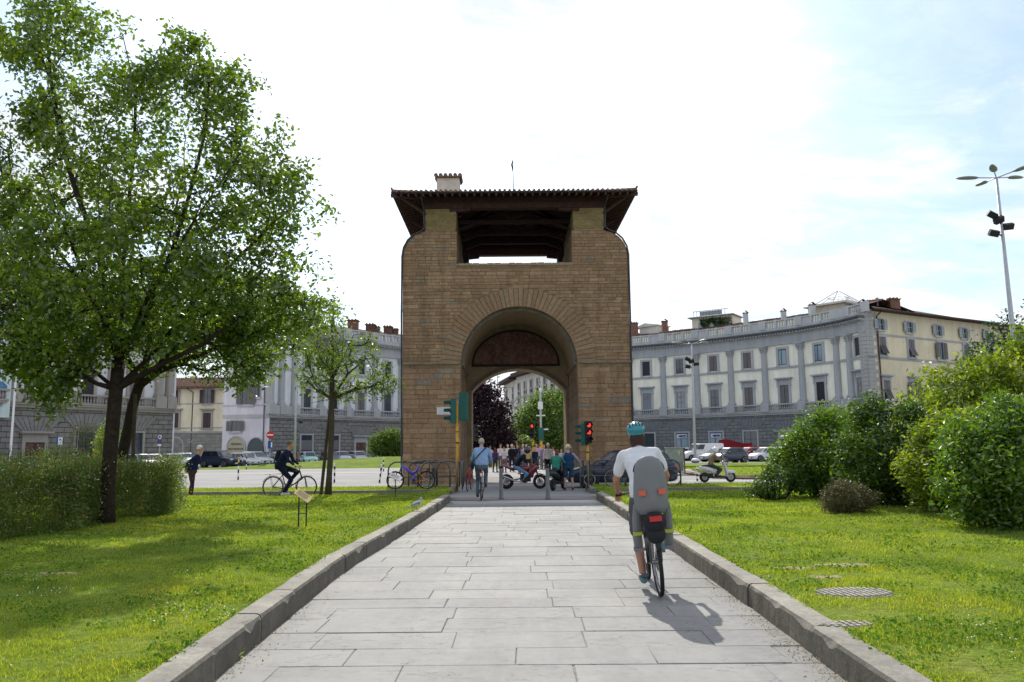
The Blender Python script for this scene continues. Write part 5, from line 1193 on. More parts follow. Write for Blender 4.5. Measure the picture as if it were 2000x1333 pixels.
# lamp posts
def lamp(px, pyb, pyt, Y, label, tiltx=0, hd_s=1.0, floods=True, mat=M_POLE, lean=0.0):
    q = A(px, pyb, Y); z0 = -.1; t_ = A(px+lean, pyt, Y); th = thing('street_lamp', label, 'street lamp', (q.x, Y, z0)); top = Vector((t_.x-q.x, 0, t_.z-z0)); g = MB(); g.tube([(0,0,0), top*.5, top], [.13, .11, .06], 12); g.build('pole', mat, th, local=True, smooth=True)
    for k in range(5):
        a = radians(18+72*k); d = Vector((cos(a), sin(a), 0)); g = MB(); g.tube([top, top+d*.9*hd_s+Vector((0,0,.12*hd_s))], .035*hd_s, 6); ar = g.build('arm', mat, th, local=True)
        c = top+d*1.45*hd_s+Vector((0,0,.16*hd_s)); M = Matrix.Translation(c) @ rotz(a) @ Matrix.Rotation(-.08, 4, 'Y'); g = MB()
        vs = []; n = 16
        for sz, sc_ in ((-.05, .8), (0, 1), (.07, .75), (.11, .35)):
            for j in range(n): b = 2*pi*j/n; vs.append((.62*hd_s*sc_*cos(b), .2*hd_s*sc_*sin(b)*(1-.2*cos(b)), sz*hd_s))
        g.add(vs, [(i*n+j, i*n+(j+1) % n, (i+1)*n+(j+1) % n, (i+1)*n+j) for i in range(3) for j in range(n)]+[tuple(range(n))[::-1], tuple(3*n+j for j in range(n))], M); g.build('lamp_head', simple((.20,.20,.17), .4, .4, 0, .1, 3), ar, local=True, smooth=True)
    if floods:
        for k, (dz, dx) in enumerate(((-.145, -.5), (-.215, -.5), (-.19, .35), (-.165, -.15))):
            c = top+Vector((dx*hd_s, -.1, dz*top.z*.9)); g = MB(); M = Matrix.Translation(c) @ Matrix.Rotation(.5-k*.3, 4, 'Y') @ Matrix.Rotation(.6, 4, 'X'); g.box(-.26*hd_s, .26*hd_s, -.1, .1, -.17*hd_s, .17*hd_s, M); g.box(-.2*hd_s, .2*hd_s, .1, .2, -.1*hd_s, .1*hd_s, M); g.tube([c, Vector((top.x*.8, 0, c.z-.1))], .04, 5); g.build('floodlight', M_BLK, th, local=True)
lamp(1986, 690, 348, 37.5, 'tall five headed street lamp with black floodlights at the right edge', hd_s=.85, lean=-40*(1+0/350)); lamp(1358, 905, 672, 74, 'slender street lamp with fanned heads in front of the curved palazzo', hd_s=.92, lean=-7)
q = A(575, 910, 82); th = thing('street_lamp', 'pale lamp post with a small spotlight left of the young tree', 'street lamp', (q.x, 82, -.2)); t_ = A(574, 742, 82); g = MB(); g.tube([(0,0,0), (0,0,t_.z*.6), (0,0,t_.z)], [.15,.12,.08], 10); g.build('pole', M_POLE, th, local=True, smooth=True)
z = A(580, 820, 82).z; g = MB(); g.tube([(0,0,z), (.55,0,z+.05)], .03, 5); g.box(.35, .75, -.1, .1, z-.2, z); g.build('spotlight', M_BLK, th, local=True)
for px, pt, Y, lb in ((1028, 742, 118, 'thin flagpole like mast rising above the dark purple tree'),):
    q = A(973, 880, Y); th = thing('mast', 'thin pale mast rising above the dark purple tree', 'pole', (q.x, Y, -.2)); t_ = A(973, 733, Y); g = MB(); g.tube([(0,0,0), (0,0,t_.z+2)], [.09, .05], 6); g.build('pole', M_POLE, th, local=True)
    g = MB(); g.ell((0,0,t_.z+2), .09, .09, .12, 6, 4); g.build('finial', M_POLE, th, local=True)
q = A(41, 600, 64); th = thing('flagpole', 'white mast rising behind the large tree at far left', 'pole', (q.x, 64, -.2)); g = MB(); g.tube([(0,0,0), (.0,0,22.5)], [.10, .06], 6); g.build('pole', M_WHITE, th, local=True); g = MB(); g.ell((0,0,22.5), .1, .1, .14, 6, 4); g.build('finial', M_WHITE, th, local=True)
# road signs
def disc_sign(px, py, pyb, Y, label, parts):
    q = A(px, py, Y); th = thing('road_sign', label, 'road sign', (q.x, Y, gz(Y))); zc = q.z-gz(Y); g = MB(); g.tube([(0,.05,0), (0,.05,zc+.3)], .035, 6); g.build('post', M_POLE, th, local=True)
    for n_, f in parts: f(n_, th, zc)
def disc(r, dz, mt, y=-.01, dx=0):
    def f(n_, th, zc): g = MB(); g.prism([(dx+r*cos(2*pi*k/20), zc+dz+r*sin(2*pi*k/20)) for k in range(20)], y-.02, y); g.build(n_, mt, th, local=True)
    return f
def rect(w_, h_, dz, mt, y=-.01, dx=0):
    def f(n_, th, zc): g = MB(); g.box(dx-w_/2, dx+w_/2, y-.02, y, zc+dz-h_/2, zc+dz+h_/2); g.build(n_, mt, th, local=True)
    return f
M_BLU = simple((.02,.07,.33), .5, .4, 0, 0); M_SIGNR = simple((.48,.02,.02), .5, .4, 0, 0); M_PUR = simple((.10,.05,.20), .5, .4, 0, 0)
disc_sign(528, 850, 905, 78, 'red no entry sign above a blue sign beside the left palazzo corner', [('plate', disc(.38, 0, M_SIGNR)), ('white_bar', rect(.56, .13, 0, M_WHITE, -.032)), ('blue_plate', rect(.42, .75, -.95, M_BLU)), ('arrow', rect(.12, .5, -.95, M_WHITE, -.032, .16))])
disc_sign(118, 862, 905, 66, 'small white and blue parking sign at the far left', [('plate', rect(.36, .62, 0, M_WHITE)), ('blue_plate', rect(.2, .55, .05, M_BLU, -.005, -.22)), ('emblem', disc(.07, .12, M_BLU, -.032))])
disc_sign(312, 862, 905, 74, 'purple and white parking sign right of the second tree trunk', [('plate', rect(.38, .42, -.05, M_PUR)), ('ring', disc(.17, .38, M_WHITE)), ('inner_disc', disc(.10, .38, M_PUR, -.032)), ('lower_plate', rect(.34, .16, -.36, M_WHITE))])
disc_sign(153, 836, 905, 70, 'red topped road sign behind the dark bush at far left', [('plate', rect(.62, .2, 0, M_SIGNR)), ('white_band', rect(.4, .07, -.0, M_WHITE, -.032))])
# electric cabinet, with a pole beside it
q = Gd(1321, 921, -.0); th = thing('cabinet', 'weathered grey green utility cabinet right of the gate', 'cabinet', (q.x, q.y, -.02), radians(-6)); s_ = q.y/1556
g = MB(); g.box(-16*s_, 14*s_, 0, 1.0, 0, 18*s_); g.build('plinth', simple((.25,.27,.24), .8, .2, 0, .25, 5), th, local=True)
g = MB(); g.box(-17*s_, 15*s_, -.05, 1.05, 18*s_, 45*s_); c_ = g.build('housing', simple((.26,.31,.27), .7, .3, 0, .2, 4), th, local=True)
g = MB(); g.box(-18.5*s_, 16.5*s_, -.1, 1.1, 45*s_, 46.5*s_); g.build('lid', simple((.3,.33,.29), .7, .3, 0, .2, 4), c_, local=True)
for a, b in ((-16, -4.2), (-3.8, 14)): g = MB(); g.box(a*s_, b*s_, -.08, -.05, 19*s_, 44*s_); g.build('door', simple((.28,.33,.29), .7, .3, 0, .2, 4), c_, local=True)
g = MB(); g.add([(3*s_,-.083,40*s_), (9*s_,-.083,40*s_), (6*s_,-.083,29*s_)], [(0,2,1)]); g.build('sticker', simple((.5,.52,.38), .7, .3, 0, 0), c_, local=True)
# parts of the electrical mast beside the cabinet
q = A(1337, 905, 47); th = thing('short_pole', 'short rusty pole beside the grey green cabinet', 'pole', (q.x, 47, -.05)); g = MB(); g.tube([(0,0,0), (0,0,1.4)], .04, 6); g.build('pole', simple((.14,.07,.05), .7, .3, 0, .2, 5), th, local=True); g = MB(); g.lathe([(.06,1.4),(.06,1.45),(0,1.47)], n=8); g.build('cap', M_BLK, th, local=True)

# ------------------------------------------------------------------ vehicles
CARS = {'hatch': dict(L=4.0, W=1.75, H=1.48, b=.92, hf=.66, hc=.92, xc=1.05, rf=.35, rr=-1.45, xr=-1.88, wr=.31, ax=1.27),
        'small': dict(L=3.6, W=1.63, H=1.49, b=.95, hf=.72, hc=.95, xc=1.0, rf=.42, rr=-1.15, xr=-1.68, wr=.30, ax=1.15),
        'suv': dict(L=4.45, W=1.85, H=1.72, b=1.08, hf=.88, hc=1.06, xc=1.05, rf=.45, rr=-1.85, xr=-2.12, wr=.36, ax=1.36),
        'wagon': dict(L=4.65, W=1.86, H=1.58, b=.98, hf=.74, hc=.98, xc=1.15, rf=.40, rr=-1.75, xr=-2.2, wr=.36, ax=1.40),
        'van': dict(L=4.9, W=1.95, H=1.95, b=1.15, hf=.88, hc=1.12, xc=1.45, rf=.85, rr=-2.35, xr=-2.42, wr=.33, ax=1.5)}
M_WIND = simple((.10,.12,.14), .03, 1.0, 0, 0, 6, 0, None, 1.0); M_SIDEW = simple((.02,.03,.04), .04, .9, 0, 0, 6, 0, None, .5)
def paint(c): return simple(c, .35, .5, 0, .03, 2, 0, None, .35 if max(c) < .1 else 1.0)
CC = {}
def subsurf(o, n=1):
    m_ = o.modifiers.new('s', 'SUBSURF'); m_.levels = n; m_.render_levels = n
def car_meshes(kind, color):
    key = (kind, color)
    if key in CC: return CC[key]
    c = CARS[kind]; L, W, H, b = c['L'], c['W'], c['H'], c['b']; hw = W/2; out_ = []
    def mk(name, mb, mat, smooth=True, sub=None, par='', bev=None, ss=0):
        me = mesh_of(mb, mat, name)
        if smooth: me.polygons.foreach_set('use_smooth', [True]*len(me.polygons))
        out_.append((name, me, par, ss))
    # lower body
    xs = [L/2, L/2-.06, L/2-.35, c['xc']+.5*(L/2-c['xc']), c['xc'], .3, -.6, c['xr']+.25, -L/2+.1, -L/2]
    tz = [c['hf']-.12, c['hf'], c['hf']+.04, (c['hf']+c['hc'])/2+.03, c['hc'], b, b, b+.01, b-.02, b-.14]
    wd = [.80, .88, .95, .99, 1, 1, 1, .98, .93, .86]; lz = [.30, .22, .2, .2, .2, .2, .2, .2, .24, .34]
    g = MB(); vs = []; 
    for x, t_, w_, l_ in zip(xs, tz, wd, lz):
        h_ = hw*w_; 
        for y, z in ((-h_*.86, l_), (-h_*.97, l_+.10), (-h_, (l_+t_)*.5), (-h_*.985, t_-.12), (-h_*.90, t_-.015), (-h_*.45, t_+.025), (h_*.45, t_+.025), (h_*.90, t_-.015), (h_*.985, t_-.12), (h_, (l_+t_)*.5), (h_*.97, l_+.10), (h_*.86, l_)): vs.append((x, y, z))
    n = 12; fs = [(i*n+j, i*n+(j+1) % n, (i+1)*n+(j+1) % n, (i+1)*n+j) for i in range(len(xs)-1) for j in range(n)]+[tuple(range(n))[::-1], tuple((len(xs)-1)*n+j for j in range(n))]
    g.add(vs, [f[::-1] for f in fs]); mk('body', g, paint(color), ss=1)
    # cabin: rings belt -> roof
    bx0, bx1, rx0, rx1 = c['xc'], c['xr'], c['rf'], c['rr']; g = MB(); tw = .80 if kind != 'van' else .88
    ring = lambda xa, xb, h_, z: [(xa, -h_*.78, z), (xa-(xa-xb)*.12, -h_, z), (xb+(xa-xb)*.10, -h_, z), (xb, -h_*.82, z), (xb, h_*.82, z), (xb+(xa-xb)*.10, h_, z), (xa-(xa-xb)*.12, h_, z), (xa, h_*.78, z)]
    lv = [ring(bx0, bx1, hw*.93, b-.04), ring(bx0-(bx0-rx0)*.93, bx1-(bx1-rx1)*.88, hw*(tw+.015), H-.09), ring(rx0-.12, rx1+.1, hw*tw*.93, H-.02), ring(rx0-.5, rx1+.4, hw*tw*.6, H)]
    vs = [p for r_ in lv for p in r_]; g.add(vs, [(i*8+j, i*8+(j+1) % 8, (i+1)*8+(j+1) % 8, (i+1)*8+j)[::-1] for i in range(3) for j in range(8)]+[tuple(24+j for j in range(8))[::-1]]); mk('cabin', g, paint(color), False)
    def lerp(p, q, t_): return tuple(a+(b_-a)*t_ for a, b_ in zip(p, q))
    def panel(name, A0, A1, B1, B0, out_v, mat, i0=.06, i1=.94, j0=.12, j1=.94):   # A bottom edge, B top edge
        o = Vector(out_v)*.012; q_ = [lerp(lerp(A0, A1, i0), lerp(B0, B1, i0), j0), lerp(lerp(A0, A1, i1), lerp(B0, B1, i1), j0), lerp(lerp(A0, A1, i1), lerp(B0, B1, i1), j1), lerp(lerp(A0, A1, i0), lerp(B0, B1, i0), j1)]
        g = MB(); g.add([Vector(p)+o for p in q_]+[Vector(p)-o for p in q_], [(0,1,2,3), (3,2,1,0), (0,4,5,1), (1,5,6,2), (2,6,7,3), (3,7,4,0)]); mk(name, g, mat, False)
    r0, r1 = lv[0], lv[1]
    panel('windscreen', r0[0], r0[7], r1[7], r1[0], (.8, 0, .5), M_WIND, .02, .98, .05, .97)
    if kind != 'van': panel('rear_window', r0[3], r0[4], r1[4], r1[3], (-.9, 0, .3), M_SIDEW, .08, .92, .25, .9)
    for s, (a, b_, c_, d_) in ((1, (r0[1], r0[2], r1[2], r1[1])), (-1, (r0[6], r0[5], r1[5], r1[6]))):
        segs = ((.02, .47), (.51, .93)) if kind != 'van' else ((.0, .27),)
        for i0, i1 in segs: panel('side_window', a, b_, c_, d_, (0, -s, .2), M_SIDEW, i0, i1, .2, .93)
        panel('quarter_window', r0[0] if s > 0 else r0[7], r0[1] if s > 0 else r0[6], r1[1] if s > 0 else r1[6], r1[0] if s > 0 else r1[7], (.4, -s*.6, .2), M_SIDEW, .2, .95, .2, .9)
    for sx in (1, -1):
        for sy in (1, -1):
            wx, wy = sx*c['ax'], sy*(hw-.09); R = Matrix.Translation((wx, wy, c['wr'])) @ Matrix.Rotation(-sy*pi/2, 4, 'X'); wr = c['wr']
            g = MB(); g.lathe([(wr*1.17, -.3), (wr*1.17, .085), (wr*.9, .083)], n=22, M=R @ Matrix.Translation((0,0,.02))); mk('wheel_arch', g, M_BLK)
            g = MB(); g.lathe([(wr*.6, -.11), (wr*.95, -.11), (wr, -.07), (wr, .07), (wr*.95, .11), (wr*.66, .112)], n=24, M=R @ Matrix.Translation((0,0,.012))); mk('wheel', g, M_RUB)
            g = MB(); g.lathe([(wr*.68, .06), (wr*.68, .115), (wr*.60, .118), (wr*.60, .07)], n=20, M=R @ Matrix.Translation((0,0,.012)))
            for k in range(10): a = 2*pi*k/10; g.add([(wr*.08*cos(a+1.5),wr*.08*sin(a+1.5),.11),(wr*.08*cos(a-1.5),wr*.08*sin(a-1.5),.11),(wr*.63*cos(a-.13),wr*.63*sin(a-.13),.105),(wr*.63*cos(a+.13),wr*.63*sin(a+.13),.105)], [(0,1,2,3),(3,2,1,0)], R)
            g.lathe([(wr*.14, .08), (wr*.14, .125), (0, .13)], n=10, M=R); mk('rim', g, simple((.5,.5,.52), .3, .6, .6, 0), True, par='wheel')
            g = MB(); g.lathe([(wr*.62, .05), (0, .05)], n=18, M=R); mk('brake_disc', g, M_BLK, par='wheel')
    for sy in (1, -1):
        g = MB(); g.ell((L/2-.10, sy*hw*.66, c['hf']-.08), .10, .20, .085, 12, 6); mk('headlight', g, simple((.7,.72,.75), .1, .8, 0, 0))
        g = MB(); g.ell((-L/2+.09, sy*hw*.74, b-.18), .08, .14, .13, 10, 6); mk('tail_light', g, simple((.35,.01,.01), .2, .6, 0, 0))
        g = MB(); g.ell((bx0-.32, sy*(hw+.08), b+.06), .07, .12, .075, 10, 6); mk('mirror', g, paint(color))
        g = MB()
        for x in (bx0-.45, .0, bx1+.75): g.box(x-.006, x+.006, sy*hw*.99-.006, sy*hw*.99+.006, .36, b-.1)
        g.box(-.35, -.2, sy*hw*1.0-.012, sy*hw*1.0+.012, b-.2, b-.17); mk('door_seams', g, M_BLK, False)
    g = MB(); g.box(L/2-.035, L/2+.012, -hw*.52, hw*.52, .34, c['hf']-.20); mk('grille', g, M_BLK, False)
    g = MB(); g.box(L/2-.01, L/2+.03, -.26, .26, .36, .47); g.box(-L/2-.03, -L/2+.01, -.26, .26, .55, .66); mk('number_plate', g, M_WHITE, False)
    CC[key] = out_; return out_
def car(kind, color, px, Y, hd, label, group=None, cat='car', z=None, name='parked_car'):
    q = A(px, 880, Y); M = Matrix.Translation((q.x, Y, gz(Y) if z is None else z)) @ rotz(radians(hd)); th = thing(name, label, cat, M=M, group=group); last = None
    for n_, me, par, ss in car_meshes(kind, color):
        o = link(n_, me, last if par else th, local=True)
        if ss: subsurf(o, ss)
        if n_ == 'wheel': last = o
    return th
GLC, GRC = 'cars parked left of the gate', 'cars parked right of the gate'
car('suv', (.015,.022,.06), 431, 82, -24, 'dark blue off-road car parked behind the old man', GLC)
for px, Y, h_, col, kd, lb in ((478,86,-36,(.55,.56,.58),'hatch','silver white car directly behind the dark blue off-road car'), (500,89.5,-38,(.62,.62,.63),'wagon','pale car second in the slanted row behind the dark blue off-road car'), (522,93,-40,(.03,.03,.035),'hatch','black car third in the slanted row, by the no entry sign'), (543,96,-42,(.6,.6,.62),'hatch','white car behind the backpack of the cyclist'), (568,99,-50,(.5,.5,.5),'small','light car half hidden by the cyclist head'),
    (603,93,-62,(.30,.55,.50),'small','mint green small car in front of the palazzo shop window'), (588,98,-60,(.30,.03,.07),'hatch','dark red car behind the mint green small car'), (646,98,-60,(.10,.10,.12),'hatch','dark car behind the young tree trunk'), (668,99,-60,(.5,.5,.52),'small','silver car just right of the young tree trunk'), (700,101,-62,(.55,.55,.58),'hatch','silver car second from the round green bush'), (735,100,-70,(.42,.42,.46),'wagon','grey white car next to the round green bush'),
    (340,80,-50,(.62,.62,.66),'hatch','white car left of the old man'), (362,92,-60,(.35,.42,.45),'small','pale blue car roof seen behind the old man'), (298,77,-45,(.6,.6,.6),'hatch','white car behind the thin support pole'), (274,75,-40,(.66,.66,.66),'small','white car half hidden by the second tree trunk'), (90,64,-20,(.62,.64,.64),'hatch','white car showing its roof above the flower hedge at far left')):
    car(kd, col, px, Y, h_, lb, GLC)
car('van', (.68,.69,.70), 1370, 92, 188, 'white delivery van parked behind the grey cabinet', GRC, 'van', name='delivery_van')
for px, Y, h_, col, kd, lb in ((1402,86,200,(.30,.30,.32),'hatch','silver grey car between the white van and the dark blue small car'), (1425,80,205,(.035,.045,.075),'small','dark blue small car behind the scooter rider'), (1464,86,200,(.42,.02,.03),'hatch','red car under the end of the red awning'), (1495,84,200,(.64,.64,.66),'hatch','white car with dark wheel right of the red car'), (1522,88,200,(.6,.6,.62),'small','white car half hidden behind the shrubs'), (1332,96,185,(.55,.55,.56),'hatch','white car behind the grey cabinet')):
    car(kd, col, px, Y, h_, lb, GRC)
car('wagon', (.006,.010,.035), 1212, 34.6, 178, 'dark navy estate car waiting in front of the right gate pier', None, name='car')
# bicycles: local +Y forward
def wheel(th, cy_, r, rimc, tire=.018, name='wheel'):
    M = Matrix.Translation((0, cy_, r)); g = MB(M); g.tube([(0, (r-tire)*cos(2*pi*k/28), (r-tire)*sin(2*pi*k/28)) for k in range(28)], tire, 7, closed=True); w_ = g.build(name, M_RUB, th, local=True, smooth=True)
    g = MB(M); g.tube([(0, (r-tire*2.1)*cos(2*pi*k/28), (r-tire*2.1)*sin(2*pi*k/28)) for k in range(28)], .011, 5, closed=True)
    for k in range(18): a = 2*pi*k/18; g.tube([((.02 if k % 2 else -.02), .03*cos(a+.8), .03*sin(a+.8)), (0, (r-tire*2)*cos(a), (r-tire*2)*sin(a))], .0022, 3)
    g.tube([(-.05,0,0), (.05,0,0)], .022, 8); g.build('rim', rimc, w_, local=True); return w_
def bicycle(th, col, r=.345, wb=1.06, rimc=None, rack_=True, bars='flat', fork_col=None, tire=.018, fenders=True, small=1.0, ybeam=False, spring=None):
    rimc = rimc or M_CHR; R_, F_ = (0, -wb*.44, r), (0, wb*.56, r); bb = (0, -.05, .28); st = (0, -.22, .86); hd0, hd1 = (0, wb*.56-.16, .62), (0, wb*.56-.24, .88)
    wheel(th, R_[1], r, rimc, tire); wheel(th, F_[1], r, rimc, tire)
    g = MB()
    if ybeam: g.tube([hd1, (0, .12, .66), (0, -.02, .52)], [.045, .06, .05], 8); g.tube([st, (0, -.12, .64), (0, .04, .58)], [.03, .05, .05], 8); g.tube([(0,-.02,.54), bb], .05, 8)
    else: g.tube([hd1, st], .017, 7); g.tube([hd0, bb], .021, 7); g.tube([st, bb], .018, 7)
    g.tube([hd0, hd1], .024, 7); g.build('frame', col, th, local=True, smooth=True)
    g = MB()
    for s in (-1, 1): g.tube([(s*.05, R_[1], r), (s*.03, bb[1], bb[2])], .011, 5); g.tube([(s*.05, R_[1], r), (s*.025, st[1]+.02, st[2]-.12 if not ybeam else .62)], .010, 5)
    g.build('rear_triangle', spring or col, th, local=True)
    g = MB()
    for s in (-1, 1): g.tube([(s*.055, F_[1], r), (s*.05, F_[1]-.07, r*1.95), (0, hd0[1]+.01, .63)], .013, 6)
    g.build('fork', fork_col or col, th, local=True)
    g = MB(); g.tube([hd1, (0, hd1[1]-.03, 1.0)], .016, 6); bw = .29
    g.tube([(-bw, hd1[1]-.10, 1.02), (-.14, hd1[1]+.0, 1.03), (.14, hd1[1]+.0, 1.03), (bw, hd1[1]-.10, 1.02)], .012, 6); hb = g.build('handlebar', M_STEEL, th, local=True)
    for s in (-1, 1): g = MB(); g.tube([(s*bw, hd1[1]-.10, 1.02), (s*(bw-.10), hd1[1]-.065, 1.024)], .018, 7); g.build('grip', M_BLK, hb, local=True)
    g = MB(); g.tube([(0, st[1], st[2]-.05), (0, st[1]-.015, .95)], .014, 6); sp_ = g.build('seat_post', M_CHR, th, local=True)
    g = MB(); g.ell((0, st[1]-.08, .975), .085, .12, .035, 12, 6); g.ell((0, st[1]+.08, .975), .03, .14, .028, 10, 6); g.build('saddle', M_BLK, th, local=True, smooth=True)
    g = MB(Matrix.Translation(bb)); g.lathe([(.09, -.004), (.09, .004)], n=18, M=Matrix.Rotation(pi/2, 4, 'Y') @ Matrix.Translation((0,0,.05))); ang = radians(35)
    for s in (-1, 1): e = Vector((s*.07, s*.17*cos(ang), s*.17*sin(ang))); g.tube([(s*.06,0,0), e], .011, 5); g.box(e.x+(0 if s > 0 else -.1), e.x+(.1 if s > 0 else 0), e.y-.035, e.y+.035, e.z-.012, e.z+.012)
    g.tube([(.05, .09*0, .09), (.05, R_[1]-bb[1], r-bb[2]+.03)], .004, 4); g.tube([(.05, 0, -.09), (.05, R_[1]-bb[1], r-bb[2]-.03)], .004, 4); g.build('crankset', M_STEEL, th, local=True)
    if fenders:
        for yy, a0, a1 in ((R_[1], radians(35), radians(200)), (F_[1], radians(60), radians(190))):
            g = MB(); g.tube([(0, yy-(r+.02)*cos(a0+(a1-a0)*k/12-radians(10)), r+(r+.02)*sin(a0+(a1-a0)*k/12-radians(10))) for k in range(13)] if yy < 0 else [(0, yy+(r+.02)*cos(a0+(a1-a0)*k/12), r+(r+.02)*sin(a0+(a1-a0)*k/12)) for k in range(13)], .024, 6, sx=1, sy=.3); g.build('mudguard', M_BLK, th, local=True, smooth=True)
    if rack_:
        g = MB()
        for s in (-1, 1): g.tube([(s*.06, st[1]-.02, .80), (s*.06, R_[1]-.28, .78)], .007, 5); g.tube([(s*.06, R_[1]-.12, .78), (s*.06, R_[1], r)], .006, 4)
        for k in range(4): y = st[1]-.05-k*.13; g.tube([(-.06, y, .79), (.06, y, .79)], .006, 4)
        g.build('rear_rack', M_STEEL, th, local=True)
    return dict(R=R_, F=F_, bb=bb, st=st, hd=hd1, hb=(bw, hd1[1]-.09, 1.03))
def bikeM(px, py, hd, h=0.0, tilt=0): q = Gd(px, py, h); return Matrix.Translation((q.x, q.y, h)) @ rotz(radians(hd)) @ Matrix.Rotation(radians(tilt), 4, 'Y')
# parked ones
M_PURP = simple((.06,.035,.42), .35, .5, 0, .1, 5, 0, None, .6); M_ORNG = simple((.75,.20,.02), .4, .5, 0, .05, 4); M_DGREY = simple((.05,.05,.055), .5, .4, 0, .1, 4)
th = thing('bicycle', 'purple and orange mountain bicycle locked at the racks left of the gate', 'bicycle', M=Matrix.Translation((A(806, 940, 30.0).x, 30.0, .03)) @ rotz(radians(86)), group='parked bicycles'); bicycle(th, M_PURP, r=.34, wb=1.18, rimc=M_CHR, rack_=False, fork_col=simple((.6,.10,.02), .4, .5, 0, 0), tire=.026, fenders=False, ybeam=True, spring=M_ORNG)
th = thing('bicycle', 'dark bicycle standing behind the purple one at the left racks', 'bicycle', M=Matrix.Translation((A(843, 940, 31.3).x, 31.3, .03)) @ rotz(radians(20)), group='parked bicycles'); bicycle(th, M_DGREY)
th = thing('bicycle', 'small red bicycle leaning at the inner side of the left gate pier', 'bicycle', M=Matrix.Translation((A(917, 940, 32.5).x, 32.5, gz(32.5))) @ rotz(radians(176)), group='parked bicycles'); bicycle(th, simple((.40,.02,.02), .4, .5, 0, 0), r=.30)
th = thing('bicycle', 'bicycle with pale tyre rims at the racks right of the gate', 'bicycle', M=Matrix.Translation((A(1222, 940, 30.0).x, 30.0, .03)) @ rotz(radians(-88)), group='parked bicycles'); bicycle(th, M_DGREY, rimc=simple((.45,.42,.38), .4, .5, 0, 0))
th = thing('bicycle', 'dark bicycle at the right racks next to the grey cabinet', 'bicycle', M=Matrix.Translation((A(1282, 940, 30.2).x, 30.2, .03)) @ rotz(radians(-92)), group='parked bicycles'); bicycle(th, M_DGREY)
# motorcycle and scooters, local +Y forward
def mc_wheel(th, cy_, r, w_):
    M = Matrix.Translation((0, cy_, r)); g = MB(M); g.tube([(0, (r-w_/2)*cos(2*pi*k/24), (r-w_/2)*sin(2*pi*k/24)) for k in range(24)], w_/2, 9, closed=True); o = g.build('wheel', M_RUB, th, local=True, smooth=True)
    g = MB(M); g.tube([(0, (r-w_*.95)*cos(2*pi*k/24), (r-w_*.95)*sin(2*pi*k/24)) for k in range(24)], .02, 6, closed=True)
    for k in range(5): a = 2*pi*k/5; g.bar((0, .03*cos(a), .03*sin(a)), (0, (r-w_*.9)*cos(a), (r-w_*.9)*sin(a)), .03, .04, (1,0,0))
    g.tube([(-.08,0,0), (.08,0,0)], .03, 8); g.lathe([(.13, -.004), (.13, .004), (.06, .004), (.06, -.004)], n=16, M=Matrix.Translation((.07,0,0)) @ Matrix.Rotation(pi/2, 4, 'Y')); g.build('rim', M_CHR, o, local=True); return o
def motorcycle(th, c1):
    mc_wheel(th, -.68, .31, .15); mc_wheel(th, .72, .30, .12)
    g = MB(); g.ell((0, .12, .84), .15, .27, .14, 12, 8); g.build('tank', c1, th, local=True, smooth=True)
    g = MB(); g.loft([((0,.34,.46),.08,.10),((0,.32,.60),.14,.15),((0,.42,.78),.17,.19),((0,.54,.92),.15,.17),((0,.56,1.02),.08,.08)], 12); g.build('fairing', c1, th, local=True, smooth=True)
    g = MB(); g.add([(-.13,.70,.98),(.13,.70,.98),(.09,.46,1.20),(-.09,.46,1.20),(0,.76,.98),(0,.5,1.22)], [(0,4,5,3),(4,1,2,5),(3,5,4,0),(5,2,1,4)]); g.build('windshield', M_SIDEW, th, local=True)
    g = MB(); g.box(-.14, .14, -.10, .34, .30, .62); g.box(-.17, .17, .0, .24, .36, .55); g.lathe([(.14, -.2), (.14, .2)], n=12, M=Matrix.Translation((0, .1, .38)) @ Matrix.Rotation(pi/2, 4, 'Y')); g.build('engine', M_BLK, th, local=True)
    g = MB(); g.ell((0, -.28, .82), .13, .27, .055, 12, 6); g.build('seat', M_BLK, th, local=True, smooth=True)
    g = MB(); g.tube([(0,-.35,.78), (0,-.65,.92), (0,-.85,.98)], [.12,.10,.04], 8, sx=1, sy=.6); g.build('tail', c1, th, local=True, smooth=True)
    g = MB(); g.tube([(.13,.1,.3), (.15,-.3,.32), (.16,-.62,.46), (.16,-.80,.52)], [.03,.035,.055,.055], 8); g.build('exhaust', M_CHR, th, local=True)
    g = MB(); 
    for s in (-1, 1): g.tube([(s*.10,.72,.30), (s*.09,.50,.92)], .024, 7)
    g.build('fork', M_BLK, th, local=True); g = MB(); g.bar((0,-.68,.31), (0,-.1,.42), .2, .06); g.build('swingarm', M_STEEL, th, local=True)
    g = MB(); g.tube([(0, .72+.33*cos(a), .30+.33*sin(a)) for a in (radians(20), radians(60), radians(100), radians(140))], .06, 6, sx=1, sy=.3); g.build('front_mudguard', c1, th, local=True, smooth=True)
    g = MB(); g.tube([(-.32,.36,.95), (0,.46,.97), (.32,.36,.95)], .014, 6); g.build('handlebar', M_BLK, th, local=True)
    g = MB(); g.box(-.12, .12, -.95, -.90, .60, .74); g.tube([(0,-.78,.9),(0,-.93,.7)], .02, 5); g.build('number_plate', M_WHITE, th, local=True)
    g = MB(); g.box(-.09, .09, -.88, -.85, .92, .97); g.build('tail_light', M_RED, th, local=True)
